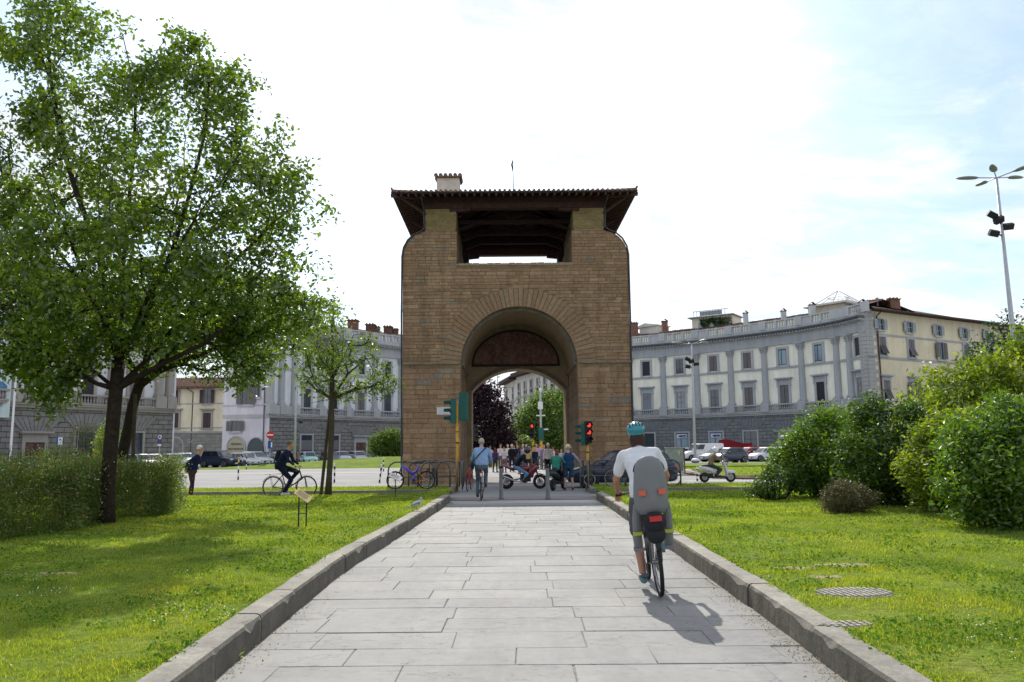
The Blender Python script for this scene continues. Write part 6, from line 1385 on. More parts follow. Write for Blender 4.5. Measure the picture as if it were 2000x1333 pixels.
def scooter(th, c1, topbox=None, shield=True):
    mc_wheel(th, -.58, .24, .12); mc_wheel(th, .66, .25, .11)
    g = MB(); g.tube([(0,-.82,.68), (0,-.55,.66), (0,-.2,.56), (0,-.05,.40)], [.09,.16,.16,.10], 10, sx=1, sy=.85); g.build('rear_body', c1, th, local=True, smooth=True)
    g = MB(); g.box(-.15, .15, -.1, .36, .24, .30); g.build('floorboard', M_BLK, th, local=True)
    g = MB(); g.loft([((0,.50,.26),.14,.07),((0,.46,.5),.20,.07),((0,.38,.8),.22,.06),((0,.34,.95),.13,.08),((0,.33,1.0),.05,.04)], 12); g.build('leg_shield', c1, th, local=True, smooth=True)
    g = MB(); g.ell((0,.66,.48), .09, .26, .09, 12, 6); g.build('front_mudguard', c1, th, local=True, smooth=True)
    g = MB(); g.ell((0,-.38,.78), .14, .36, .07, 12, 6); g.build('seat', M_BLK, th, local=True, smooth=True)
    g = MB(); g.box(-.13, -.02, -.7, -.15, .2, .42); g.tube([(.13,-.2,.3), (.15,-.8,.38)], [.04,.06], 8); g.build('engine', M_BLK, th, local=True)
    g = MB(); g.tube([(0,.62,.28),(0,.34,1.0)], .03, 6); g.tube([(-.32,.24,1.04),(0,.33,1.03),(.32,.24,1.04)], .016, 6); g.build('handlebar', M_BLK, th, local=True)
    for s in (-1, 1): g = MB(); g.tube([(s*.2,.3,1.03),(s*.27,.32,1.2)], .007, 4); g.ell((s*.29,.32,1.22), .05, .015, .04, 8, 5); g.build('mirror', M_BLK, th, local=True)
    g = MB(); g.ell((0,.50,.86), .09, .05, .07, 10, 6); g.build('headlight', M_CHR, th, local=True)
    if shield: g = MB(); g.add([(-.22,.42,1.0),(.22,.42,1.0),(.17,.26,1.42),(-.17,.26,1.42),(0,.46,1.0),(0,.3,1.45)], [(0,4,5,3),(4,1,2,5),(3,5,4,0),(5,2,1,4)]); g.build('windshield', simple((.35,.38,.42), .1, .8, 0, 0), th, local=True)
    if topbox:
        g = MB(); g.tube([(0,-.98,.92),(0,-.98,1.0)], [.2,.23], 14, sx=1, sy=.8); g.build('top_box', simple((.06,.05,.20), .4, .4, 0, 0), th, local=True); g = MB(); g.ell((0,-.98,1.04), .23, .2, .10, 14, 6); g.build('top_box_lid', topbox, th, local=True, smooth=True)
        g = MB(); g.box(-.1,.1,-.96,-.93,.42,.58); g.build('number_plate', M_WHITE, th, local=True)
# ------------------------------------------------------------------ people
random.seed(33)
SKIN = simple((.50,.27,.18), .6, .4, 0, .06, 12); SKIN2 = simple((.40,.19,.12), .6, .4, 0, .06, 12)
def cloth(c, v=.14): return simple(c, .9, .15, 0, v, 9, .4)
FT = bpy.data.textures.new('folds', 'CLOUDS'); FT.noise_scale = .13; FT.noise_depth = 2
def folds(o, st=.022):
    d = o.modifiers.new('d', 'DISPLACE'); d.texture = FT; d.strength = st*1.4; d.mid_level = .5; d.texture_coords = 'LOCAL'
def remesh(o, vox):
    m_ = o.modifiers.new('r', 'REMESH'); m_.mode = 'VOXEL'; m_.voxel_size = vox; m_.use_smooth_shade = True
    s_ = o.modifiers.new('sm', 'SMOOTH'); s_.factor = .5; s_.iterations = 2
def stand(step=.0, arms='down', lean=0, turn=0):
    P = dict(pel=V(0,0,.98), wst=V(0,.0+lean*.1,1.12), chs=V(0,lean*.3,1.32), nck=V(0,lean*.45,1.47), hd=V(0,lean*.55+.02,1.63))
    for s, k in ((1, 'R'), (-1, 'L')):
        st = step*s
        P['sh'+k] = V(s*.172, lean*.4, 1.385); P['hp'+k] = V(s*.095, 0, .92); P['kn'+k] = V(s*.10, st*.5+.02, .50); P['an'+k] = V(s*.10, st-.02, .09); P['to'+k] = V(s*.125, st+.17, .03)
        if arms == 'down': P['el'+k] = V(s*.225, lean*.4-st*.4-.02, 1.14); P['wr'+k] = V(s*.24, lean*.4-st*.5+.07, .90)
        elif arms == 'front': P['el'+k] = V(s*.24, lean*.4+.02, 1.16); P['wr'+k] = V(s*.13, lean*.4+.24, 1.20)
        elif arms == 'back': P['el'+k] = V(s*.235, -.12, 1.15); P['wr'+k] = V(s*.06, -.17, .98)
    return P
def ride(bk, leanf=.30, up='R', seat=.98, hz=None):
    hb = bk['hb'] if bk else (.29, .25, 1.03); bb = bk['bb'] if bk else (0, -.05, .28); st = bk['st'] if bk else (0, -.22, .86); py_ = st[1]-.05; d = leanf
    P = dict(pel=V(0, py_, seat+.09), wst=V(0, py_+d*.25, seat+.25), chs=V(0, py_+d*.65, seat+.43), nck=V(0, py_+d*.95, seat+.57), hd=V(0, py_+d*1.1+.035, seat+.72))
    for s, k in ((1, 'R'), (-1, 'L')):
        P['sh'+k] = V(s*.178, py_+d*.88, seat+.495); P['wr'+k] = V(s*hb[0]*.93, hb[1]-.05, hb[2]+.045); e = (P['sh'+k]+P['wr'+k])/2+V(s*.06, -.04, -.07); P['el'+k] = e
        P['hp'+k] = V(s*.095, py_+.02, seat+.02)
        if k == up: P['kn'+k] = V(s*.12, bb[1]+.33, .83); P['an'+k] = V(s*.12, bb[1]+.02, .47); P['to'+k] = V(s*.12, bb[1]+.19, .41)
        else: P['kn'+k] = V(s*.11, bb[1]+.20, .57); P['an'+k] = V(s*.12, bb[1]-.05, .17); P['to'+k] = V(s*.12, bb[1]+.12, .11)
        if up == 'M': P['kn'+k] = V(s*.14, .20, .62 if not bk else .75); P['an'+k] = V(s*.15, -.02, .34); P['to'+k] = V(s*.15, .15, .30)
    return P
def hand(mb, wr, dr, side, s=1.0, grip=False):
    dr = dr.normalized(); lat = dr.cross(V(0,0,1)); lat = lat.normalized() if lat.length > .1 else V(1,0,0); dn = lat.cross(dr).normalized()*-1
    palm = wr+dr*.045*s; mb.cap(wr, wr+dr*.085*s, .026*s, .036*s, 8, .6)
    for i in range(4):
        b = wr+dr*.09*s+lat*(.028-.019*i)*s; ln = (.075, .085, .08, .06)[i]*s; c1 = b+dr*ln*.5+dn*(.02 if grip else .008)*s; c2 = c1+(dr*.1+dn*.9).normalized()*ln*.5 if grip else c1+(dr+dn*.45).normalized()*ln*.5
        mb.cap(b, c1, .0095*s, .0085*s, 6); mb.cap(c1, c2, .0085*s, .007*s, 6)
    t0 = wr+dr*.03*s+lat*.03*side*s; t1 = t0+(dr*.7+lat*side*.6).normalized()*.04*s; mb.cap(t0, t1, .012*s, .010*s, 6); mb.cap(t1, t1+(dr+dn*.5).normalized()*.03*s, .010*s, .008*s, 6)
def person(label, M, P, top, bot, hair=(.05,.035,.03), shoes=(.03,.03,.035), skin=None, long_sleeve=True, shorts=False, hat=None, vox=.02, group=None, fat=1.0, scale=1.0, hairstyle='short', look=0, hi=False, extras=None, topscale=1.0, sleeve_mat=None, grip=False):
    skin = skin or SKIN
    th = thing('person', label, 'person', M=M @ Matrix.Scale(scale, 4), group=group)
    hd = P['hd']; nk = P['nck']; R3 = Matrix.Rotation(look, 3, 'Z'); f = R3 @ V(0, 1, 0)
    g = MB(); g.ell(hd+V(0,0,.02), .077, .098, .105, 16, 12, R3); g.ell(hd+f*.028+V(0,0,-.055), .055, .062, .06, 12, 8, R3); g.cap(nk+V(0,0,-.03), hd+V(0,0,-.05), .058*fat**.5, .052, 10)
    if True:
        g.tube([hd+f*.088+V(0,0,.03), hd+f*.118+V(0,0,-.02), hd+f*.09+V(0,0,-.032)], [.010, .018, .012], 6)
        for s in (-1, 1): g.ell(hd+(R3 @ V(s*.079, -.005, -.005)), .012, .022, .034, 8, 6, R3)
        g.ell(hd+f*.082+V(0,0,-.062), .026, .012, .009, 8, 5, R3)
    g.loft([((P['pel'].x,P['pel'].y,P['pel'].z-.1), .13*fat, .10*fat), (tuple(P['pel']), .145*fat, .105*fat), (tuple(P['wst']), .12*fat, .09*fat), (tuple(P['chs']), .145*fat, .10*fat), ((nk.x, nk.y, nk.z-.04), .10, .07)], 14)
    for k, s in (('R', 1), ('L', -1)):
        g.cap(P['sh'+k], P['el'+k], .046, .038, 10); g.cap(P['el'+k], P['wr'+k], .037, .026, 10); g.cap(P['chs'], P['sh'+k], .07, .05, 8)
        hand(g, P['wr'+k], (P['wr'+k]-P['el'+k]) if not grip else (P['wr'+k]-P['el'+k])+V(0, .05, -.05), -s, 1.0, grip)
        g.cap(P['hp'+k], P['kn'+k], .078*fat**.5, .054, 10); g.cap(P['kn'+k], P['an'+k], .055, .036, 10); g.cap(P['kn'+k].lerp(P['an'+k], .12), P['kn'+k].lerp(P['an'+k], .5), .052, .052, 8); g.cap(P['an'+k], P['to'+k], .036, .03, 8)
    o = g.build('body', skin, th, local=True); remesh(o, vox*(.62 if hi else 1))
    if hi:
        for s in (-1, 1): g = MB(); g.ell(hd+(R3 @ V(s*.03, .083, .018)), .012, .008, .007, 8, 6, R3); g.build('eye', simple((.05,.04,.04), .2, .6, 0, 0), th, local=True)
    # top
    g = MB(); F = fat; hem = P['pel']+V(0, 0, -.06 if not hi else -.04)
    w_, c_ = P['wst'], P['chs']
    g.loft([(tuple(hem), .175*F, .128*F), (tuple(P['pel'].lerp(w_, .5)), .168*F, .125*F), (tuple(w_), .158*F, .115*F), (tuple(w_.lerp(c_, .55)), .172*F, .122*F), (tuple(c_), .182*F**.8, .128*F**.7), (tuple(c_.lerp(nk, .45)), .175*F**.4, .110*F**.5), (tuple(c_.lerp(nk, .8)), .11, .08)], 18)
    for k in 'RL':
        sh, el, wr = P['sh'+k], P['el'+k], P['wr'+k]; g.cap(c_.lerp(nk, .6), sh, .075, .066, 10)
        if sleeve_mat is None:
            if long_sleeve: g.cap(sh, el, .068, .056, 10); g.cap(el, wr.lerp(el, .08), .055, .042, 10)
            else: g.cap(sh, sh.lerp(el, .62), .070, .066, 10)
    o = g.build('top', top, th, local=True); remesh(o, vox)
    if hi: folds(o)
    if sleeve_mat is not None:
        g = MB()
        for k in 'RL': sh, el, wr = P['sh'+k], P['el'+k], P['wr'+k]; g.cap(sh, el, .072, .062, 10); g.cap(el, wr.lerp(el, .25), .060, .052, 10)
        g.build('sleeves', sleeve_mat, th, local=True, smooth=True)
    g = MB(); pl = P['pel']; g.loft([((pl.x, pl.y, pl.z-.16), .12*F, .10*F), ((pl.x, pl.y, pl.z-.09), .165*F, .122*F), (tuple(pl), .168*F, .122*F), (tuple(pl.lerp(w_, .4)), .155*F, .112*F)], 16)
    for k in 'RL':
        hp, kn, an = P['hp'+k], P['kn'+k], P['an'+k]
        if shorts: g.cap(hp, hp.lerp(kn, .82), .098*F**.5, .088*F**.5, 10)
        else: g.cap(hp, kn, .096*F**.5, .070, 10); g.cap(kn, an.lerp(kn, .05), .070, .055, 10)
    o = g.build('shorts' if shorts else 'trousers', bot, th, local=True); remesh(o, vox)
    if hi: folds(o, .018)
    for k in 'RL':
        an, to = P['an'+k], P['to'+k]; d = (to-an); d.z = 0; d = d.normalized() if d.length > .01 else V(0,1,0); heel = an-d*.055; heel.z = an.z-.045
        g = MB(); g.cap(heel, to+V(0,0,.012), .040, .040, 10, .9); g.cap(an+V(0,0,-.01), an+d*.07+V(0,0,-.035), .046, .036, 8); g.build('shoe', simple(shoes, .6, .3, 0, .1, 9), th, local=True, smooth=True)
    if hair is not None and hat != 'helmetfull':
        g = MB(); hm = simple(hair, .8, .2, 0, .3, 40, .5); b_ = hd-f*.012+V(0,0,.034)
        vs = []; n, m_ = 16, 8
        for i in range(m_+1):
            thh = pi*.60*i/m_
            for j in range(n):
                ph = 2*pi*j/n; front = cos(ph); zc = cos(thh); lim = 1.0; rr = 1+.03*sin(j*2.3+i)
                t_ = thh*(1-.42*max(0, front)) if hairstyle != 'bald' else thh*(1-.4*max(0, front))
                vs.append(b_+(R3 @ V(.086*sin(t_)*sin(ph)*rr, .106*sin(t_)*cos(ph)*rr, .105*cos(t_)*rr)))
        g.add(vs, [(i*n+j, (i+1)*n+j, (i+1)*n+(j+1) % n, i*n+(j+1) % n) for i in range(m_) for j in range(n)])
        if hairstyle == 'long': g.ell(hd-f*.05+V(0,0,-.06), .085, .06, .12, 12, 8, R3)
        if hairstyle == 'curly':
            for q in range(26): a = rnd(0, 2*pi); e = rnd(-.1, 1.4); g.ell(b_+(R3 @ V(.085*cos(e)*cos(a), .10*cos(e)*sin(a)*(1 if sin(a) < .3 else .5)-.01, .10*sin(e))), .026, .026, .026, 6, 5)
        g.build('hair', hm, th, local=True, smooth=True)
    if hat == 'sun':
        g = MB(); M2 = Matrix.Translation(hd+V(0,0,.06)); g.lathe([(.155, -.03), (.15, -.02), (.095, .0), (.095, .03), (.08, .08), (.04, .105), (0, .11)], n=18, M=M2); g.build('sun_hat', cloth((.60,.47,.27), .35), th, local=True, smooth=True)
    elif hat == 'helmet':
        g = MB(); c = hd+V(0,0,.055)-f*.005; g.ell(c, .105, .135, .095, 18, 10, R3); o = g.build('helmet', simple((.02,.22,.27), .35, .5, 0, .1, 6, 0, None, .4), th, local=True, smooth=True)
        for q in range(5):
            g = MB(); x = (-2+q)*.036; g.tube([c+(R3 @ V(x, .135*cos(t_)*(1-abs(x)*2), .103*sin(t_)*sqrt(max(.05, 1-(x/.1)**2*.8)))) for t_ in (radians(35), radians(65), radians(95), radians(125), radians(155))], .006, 5); g.build('vent', M_BLK, o, local=True)
        g = MB(); 
        for s in (-1, 1): g.tube([hd+(R3 @ V(s*.088, -.03, .03)), hd+(R3 @ V(s*.06, .02, -.11))], .005, 4)
        g.build('strap', M_BLK, o, local=True)
    elif hat == 'helmetfull':
        g = MB(); g.ell(hd+V(0,0,.015), .125, .15, .145, 18, 12, R3); o = g.build('helmet', simple(hair, .3, .5, 0, .08, 6, 0, None, .6), th, local=True, smooth=True)
        g = MB(); g.ell(hd+f*.03+V(0,0,.01), .112, .128, .055, 14, 8, R3); g.build('visor', simple((.02,.02,.025), .1, .8, 0, 0), o, local=True, smooth=True)
    if extras: extras(th, P, f)
    return th
def backpack(mt, sx=1.0):
    def f(th, P, fw):
        g = MB(); c = P['chs'].lerp(P['wst'], .4)-V(0, .19, 0); g.ell(c, .155*sx, .10*sx, .23*sx, 14, 10); o = g.build('backpack', mt, th, local=True, smooth=True)
        g = MB(); g.ell(c+V(0,-.08,-.07), .11*sx, .05, .09*sx, 10, 8); g.build('pocket', mt, o, local=True, smooth=True)
        g = MB()
        for s in (-1, 1): g.tube([c+V(s*.08, .06, .2), P['sh'+('R' if s > 0 else 'L')]+V(-s*.06, .02, .075), P['chs']+V(s*.12, .14, .0), P['wst']+V(s*.15, .02, .0), c+V(s*.1, .05, -.18)], .018, 6)
        g.build('straps', M_BLK, o, local=True)
    return f
def satchel(th, P, fw):
    g = MB(); a = P['shR']+V(-.03, .0, .075); hip = P['pel']+V(-.24, -.06, -.02); c = P['chs']
    g.tube([hip+V(0,0,.1), P['wst']+V(-.14,-.13,.03), c+V(.0,-.145,.0), c+V(.10,-.13,.10), a, c+V(.06,.15,.02), P['wst']+V(-.15,.12,0), hip+V(0,.04,.1)], .017, 6); o = g.build('bag_strap', simple((.015,.02,.04), .8, .2, 0, 0), th, local=True)
    g = MB(); g.ell(hip+V(-.02,0,-.03), .06, .13, .13, 12, 8); g.build('shoulder_bag', simple((.015,.018,.035), .8, .2, 0, 0), th, local=True, smooth=True)
# man cycling away in a pale blue shirt
bM = bikeM(941, 977, 1.0, gz(22.3)); th = thing('bicycle', 'city bicycle ridden towards the arch by the man in the pale blue shirt', 'bicycle', M=bM); bk = bicycle(th, simple((.35,.36,.38), .4, .5, .3, 0), rack_=False, fenders=True)
g = MB(); g.box(-.05, .05, -.37, -.33, .74, .84); g.build('tail_light', M_RED, th, local=True); g = MB(); g.box(-.03, .03, -.45, -.40, .55, .80); g.build('child_seat_mount', M_WHITE, th, local=True)
person('balding man in a pale blue shirt and grey trousers cycling away with a shoulder bag', bM, ride(bk, .20, 'R'), cloth((.24,.36,.56)), cloth((.10,.13,.16)), hair=(.45,.38,.33), hairstyle='bald', skin=simple((.46,.28,.20), .6, .4, 0, .06, 12), fat=1.22, vox=.016, hi=True, extras=satchel, scale=1.0, grip=True)
# cyclist crossing on the left
Yc = 27.2; q = A(562, 950, Yc); bM = Matrix.Translation((q.x, Yc, gz(Yc)+.02)) @ rotz(radians(-90)); th = thing('bicycle', 'black trekking bicycle with mudguards ridden past the young tree', 'bicycle', M=bM); bk = bicycle(th, M_BLK, r=.36, wb=1.14, tire=.02)
person('person in navy with a dark backpack cycling to the right past the young tree', bM, ride(bk, .27, 'L'), cloth((.012,.018,.045)), cloth((.010,.014,.035)), hair=(.16,.12,.08), shoes=(.6,.6,.6), vox=.016, hi=True, extras=backpack(cloth((.015,.015,.02))), scale=1.03, fat=1.4, hairstyle='curly', grip=True)
# old man on the left
q = A(374, 945, 26.8); Pz = stand(.05, 'back', .38); person('white haired old man in a navy jacket walking beside the flower hedge', Matrix.Translation((q.x, 26.8, gz(26.8)+.03)) @ rotz(radians(-80)), Pz, cloth((.012,.018,.06)), simple((.06,.03,.04), .9, .2, 0, .9, 22), hair=(.62,.58,.56), vox=.018, hi=True, scale=1.0, fat=1.3)
# standing man with sun hat
Pz = stand(0, 'down', .0); Pz['elR'] = V(.36, .04, 1.20); Pz['wrR'] = V(.47, .12, 1.02)
for k, s in (('R', 1), ('L', -1)): Pz['kn'+k].x = s*.14; Pz['an'+k].x = s*.15; Pz['to'+k].x = s*.19
q = Gd(1111, 957, gz(31)); person('heavy set man in a straw sun hat, blue vest and denim shorts seen from behind', Matrix.Translation((q.x, q.y, gz(q.y))) @ rotz(radians(3)), Pz, cloth((.018,.055,.13)), cloth((.03,.07,.12)), hair=(.4,.35,.3), shoes=(.05,.03,.03), shorts=True, hat='sun', vox=.018, hi=True, fat=1.38, scale=1.0, sleeve_mat=cloth((.34,.27,.36)), skin=simple((.52,.33,.27), .6, .4, 0, .06, 12))
# motorcycle with rider, facing right
q = A(1021, 946, 33.6); bM = Matrix.Translation((q.x, 33.6, gz(33.6))) @ rotz(radians(-92)); th = thing('motorcycle', 'red and black sport motorcycle crossing in front of the arch', 'motorcycle', M=bM); motorcycle(th, simple((.16,.008,.015), .3, .5, 0, .1, 4, 0, None, .8))
Pz = ride(None, .40, 'M', .86); person('motorcyclist in a black jacket and blue jeans on the red sport motorcycle', bM, Pz, cloth((.012,.012,.015)), cloth((.14,.24,.38)), hair=(.02,.02,.03), hat='helmetfull', shoes=(.4,.4,.42), vox=.02, scale=1.0, grip=True)
# scooter behind the standing man
q = A(1090, 946, 31.8); bM = Matrix.Translation((q.x, 31.8, gz(31.8))) @ rotz(radians(-22)); th = thing('scooter', 'dark green scooter between the right bollard and the man in the sun hat', 'scooter', M=bM); scooter(th, simple((.012,.03,.028), .4, .5, 0, 0), None, False)
person('scooter rider in a green and brown jacket beside the man in the sun hat', bM, ride(None, .18, 'M', .80), cloth((.03,.20,.15)), cloth((.02,.012,.014)), hair=(.16,.06,.04), hat=None, hairstyle='long', vox=.022, scale=.97)
# white scooter on the right
q = A(1400, 939, 38.2); bM = Matrix.Translation((q.x, 38.2, gz(38.2))) @ rotz(radians(-88)); th = thing('scooter', 'white scooter with a top box riding along the kerb of the traffic island', 'scooter', M=bM); scooter(th, simple((.55,.56,.57), .35, .5, 0, .05, 4, 0, None, .5), M_WHITE, True)
person('scooter rider in a tan jacket and white helmet on the white scooter', bM, ride(None, .22, 'M', .80), cloth((.20,.155,.08)), cloth((.05,.05,.06)), hair=(.60,.60,.62), hat='helmetfull', vox=.02, scale=.98, grip=True)
# foreground cyclist with child seat
bM = bikeM(1279, 1150, -2.0, 0, -5); th = thing('bicycle', 'bicycle with grey child seat ridden along the path by the cyclist in the teal helmet', 'bicycle', M=bM); bk = bicycle(th, simple((.04,.04,.045), .4, .5, 0, 0), r=.35, wb=1.08, rack_=True, tire=.022)
M_SEAT = simple((.19,.20,.21), .6, .4, 0, .06, 5); M_SEATD = cloth((.03,.03,.035))
g = MB(); py0 = -.62
g.loft([((0,py0+.02,.86),.13,.13),((0,py0,.93),.17,.16),((0,py0-.03,1.05),.18,.13),((0,py0-.10,1.18),.17,.065),((0,py0-.13,1.32),.155,.055),((0,py0-.15,1.41),.115,.045),((0,py0-.15,1.45),.05,.03)], 18); cs = g.build('child_seat', M_SEAT, th, local=True, smooth=True)
g = MB()
for s in (-1, 1): g.tube([(s*.15,py0+.02,.95),(s*.165,py0+.10,.80),(s*.165,py0+.20,.58),(s*.16,py0+.26,.50)], [.04,.045,.045,.04], 10); g.box(s*.165-.04, s*.165+.04, py0+.2, py0+.34, .46, .50)
g.build('leg_guard', M_SEAT, cs, local=True, smooth=False)



g = MB(); g.tube([(.152*cos(a), py0-.125+.0*a, 1.30+.13*sin(a)) for a in [pi*k/14 for k in range(15)]], .012, 6); g.build('rim_edge', M_SEATD, cs, local=True)
 
for s in (-1, 1): g = MB(); g.box(s*.10-.035, s*.10+.035, py0-.19, py0-.15, 1.06, 1.11); g.build('reflector', simple((.60,.10,.04), .3, .6, 0, 0), cs, local=True)
for s in (-1, 1): g = MB(); g.box(s*.165-.047, s*.165+.047, py0+.09, py0+.12, .64, .675); g.build('side_reflector', simple((.42,.50,.04), .4, .5, 0, 0), cs, local=True)
g = MB(); g.box(-.06, .06, -.86, -.80, .80, .85); g.build('tail_light', M_RED, th, local=True)
g = MB(); g.ell((0,-.74,.78), .12, .10, .11, 12, 8); g.ell((0,-.72,.66), .10, .09, .10, 10, 8); g.build('pannier', M_SEATD, th, local=True, smooth=True)
Pz = ride(bk, .26, 'R', .96); person('cyclist in a white T-shirt and teal helmet riding away with an empty child seat', bM, Pz, cloth((.66,.66,.69), .05), cloth((.10,.10,.11)), hair=(.05,.03,.025), skin=SKIN2, long_sleeve=False, shorts=True, hat='helmet', vox=.012, hi=True, shoes=(.10,.20,.22), fat=1.04, scale=1.0, hairstyle='long', grip=True)
# crowd beyond the road, seen through the arch
CR = [ # px, head y, depth, top colour, trousers, hair, sleeves, label, style
 (967,876,57,(.06,.03,.10),(.05,.03,.06),(.10,.03,.02),1,'woman with reddish hair in a purple coat, leftmost of the people in the arch','long'),
 (985,873,56,(.55,.52,.55),(.20,.10,.14),(.03,.02,.02),1,'person in a white jacket with a dark bag strap across the back','long'),
 (978,867,66,(.58,.50,.50),(.10,.10,.12),(.25,.16,.10),0,'person in pale pink behind the woman in purple','short'),
 (1000,868,58,(.012,.012,.016),(.02,.02,.03),(.55,.46,.38),1,'fair haired person in a black coat behind the motorcycle rider','short'),
 (992,862,72,(.60,.55,.52),(.08,.08,.1),(.50,.42,.36),0,'fair haired person further back near the dark purple tree','short'),
 (1011,866,62,(.015,.018,.04),(.02,.02,.03),(.02,.02,.02),1,'dark haired person in a dark navy coat behind the motorcycle','short'),
 (1022,862,66,(.50,.36,.48),(.1,.1,.14),(.45,.38,.33),0,'person in a pink checked shirt above the motorcycle tank','short'),
 (1019,874,60,(.20,.24,.34),(.06,.07,.1),(.14,.08,.05),0,'small person in grey blue behind the red motorcycle','curly'),
 (1032,873,55,(.42,.38,.16),(.03,.03,.03),(.60,.56,.50),0,'white haired person in a pale yellow top','short'),
 (1045,874,55,(.012,.02,.05),(.02,.02,.03),(.40,.30,.24),1,'person in a navy jacket in front of the group in pink shirts','short'),
 (1039,866,68,(.35,.10,.12),(.1,.08,.1),(.06,.04,.03),1,'person in a dull red top in the middle of the group','long'),
 (1048,865,66,(.45,.34,.46),(.12,.12,.15),(.40,.30,.25),0,'person in a lilac shirt under the camera mast','short'),
 (1054,868,64,(.42,.32,.42),(.14,.14,.17),(.10,.06,.05),0,'dark haired person in a lilac shirt beside the camera mast','short'),
 (1062,869,62,(.22,.18,.24),(.1,.1,.12),(.30,.16,.14),1,'person in a grey purple top left of the white shirted man','long'),
 (1058,862,74,(.48,.42,.48),(.12,.12,.14),(.45,.36,.30),0,'taller distant person in pale lilac behind the mast','short'),
 (1071,866,47,(.68,.66,.68),(.012,.012,.015),(.72,.70,.68),1,'white haired man in a white shirt and black trousers behind the right bollard','short'),
 (1081,874,60,(.50,.46,.52),(.1,.1,.12),(.14,.08,.06),0,'person in a pale top right of the white shirted man','short'),
 (1028,868,74,(.46,.44,.30),(.1,.1,.1),(.5,.45,.4),0,'distant person in beige in the back of the group','short'),
 (958,872,70,(.30,.36,.42),(.1,.1,.12),(.2,.12,.08),0,'distant person partly hidden by the man cycling away','short'),
 (1004,858,80,(.3,.3,.34),(.08,.08,.1),(.12,.08,.06),1,'distant person in grey far down the road under the purple tree','short'),
 (1015,880,53,(.06,.08,.12),(.04,.05,.08),(.03,.02,.02),1,'short person in dark blue right behind the motorcycle rider','long'),
 (1097,878,58,(.40,.42,.46),(.08,.08,.1),(.3,.2,.15),0,'person in grey seen past the shoulder of the man in the sun hat','short')]
poses = [stand(.12), stand(0, 'front'), stand(-.14), stand(.03, 'down', .1), stand(0, 'back')]
for i, (px, hy, Y, tc_, bc_, hc_, ls, lb, hs) in enumerate(CR):
    q = A(px, 905, Y); top = A(px, hy, Y).z; sc_ = min(1.12, max(.82, (top+.2)/1.76)); person(lb, Matrix.Translation((q.x, Y, gz(Y))) @ rotz(rnd(-.5, .5)+(pi if i % 4 == 1 else 0)), poses[i % 5], cloth(tc_), cloth(bc_), hair=hc_, long_sleeve=bool(ls), vox=.028, group='people waiting beyond the road, seen through the arch', scale=sc_, hairstyle=hs, fat=rnd(.92, 1.06))
# pigeon on the kerb
q = Gd(813, 996, .235); th = thing('pigeon', 'grey and white pigeon perched on top of the left kerb', 'pigeon', (q.x, q.y, .24), radians(-70)); g = MB()
g.cap((0,-.05,.10), (0,.06,.14), .048, .055, 12); g.cap((0,.07,.16), (0,.10,.225), .035, .024, 10); g.ell((0,.105,.235), .026, .032, .026, 12, 8); g.tube([(0,-.06,.10), (0,-.13,.085), (0,-.19,.07)], [.035,.03,.022], 8, sx=1, sy=.35); o = g.build('body', simple((.40,.42,.46), .8, .2, 0, .5, 25), th, local=True); remesh(o, .008)
for s in (-1, 1):
    g = MB(); g.cap((s*.046,.04,.14), (s*.035,-.12,.10), .035, .012, 10, .4); g.build('wing', simple((.16,.17,.20), .8, .2, 0, .6, 30), th, local=True, smooth=True); g = MB(); g.tube([(s*.02,0,.06), (s*.02,.005,0)], .005, 5); g.tube([(s*.02,.0,.003), (s*.02,.035,.002)], .004, 4); g.build('leg', simple((.5,.15,.12), .6, .3, 0, 0), th, local=True)
g = MB(); g.tube([(0,.13,.235), (0,.155,.225)], [.007,.002], 6); g.build('beak', M_BLK, th, local=True)
# ------------------------------------------------------------------ trees and shrubs
RNG = np.random.default_rng(5); random.seed(5)
def inpoly(P, x, y):
    c = np.zeros(len(x), bool); n = len(P)
    for i in range(n):
        x0, y0 = P[i]; x1, y1 = P[(i+1) % n]
        if y0 == y1: continue
        k = ((y0 > y) != (y1 > y)) & (x < (x1-x0)*(y-y0)/(y1-y0)+x0); c ^= k
    return c
def edged(P, x, y):
    d = np.full(len(x), 1e9); n = len(P)
    for i in range(n):
        a = np.array(P[i], float); b = np.array(P[(i+1) % n], float); ab = b-a; q = np.stack([x, y], 1)-a
        t_ = np.clip(q@ab/max(1e-9, ab@ab), 0, 1); d = np.minimum(d, np.linalg.norm(q-t_[:, None]*ab, axis=1))
    return d
_F, _R, _U, _C = (np.array(v_) for v_ in (FW, RT, UP, CAMP))
def Anp(px, py, Y):
    d = _F*FPX+np.outer(px-1000, _R)+np.outer(666.5-py, _U); return _C+d*(Y/d[:, 1])[:, None]
def crown_pts(P, Y, n, thick, pw=.5, noise_s=.6, thr=-.25, seed=0, shell=0):
    P = [tuple(q) for q in P]; xs = [q[0] for q in P]; ys = [q[1] for q in P]; out_ = np.zeros((0, 3)); 
    while len(out_) < n:
        x = RNG.uniform(min(xs), max(xs), n*3); y = RNG.uniform(min(ys), max(ys), n*3); ok = inpoly(P, x, y); x = x[ok]; y = y[ok]; d = edged(P, x, y)
        D = thick*np.minimum(1, (d/FPX*Y/thick))**pw; t_ = RNG.uniform(-1, 1, len(x))
        if shell: t_ = np.sign(t_)*np.abs(t_)**shell
        p = Anp(x, y, Y+t_*D)
        if thr > -1:
            c = np.array([mnoise.noise(Vector((a*noise_s, b*noise_s, c_*noise_s+seed*7.3))) for a, b, c_ in p]); p = p[c > thr]
        out_ = np.concatenate([out_, p])
    return out_[:n]
M_BARK = simple((.035,.026,.019), .95, .15, 0, .45, 14, 1.0); M_BARK2 = simple((.08,.065,.048), .95, .15, 0, .35, 16, .8); M_TWIG = simple((.028,.020,.016), .95, .15, 0, .3, 20)
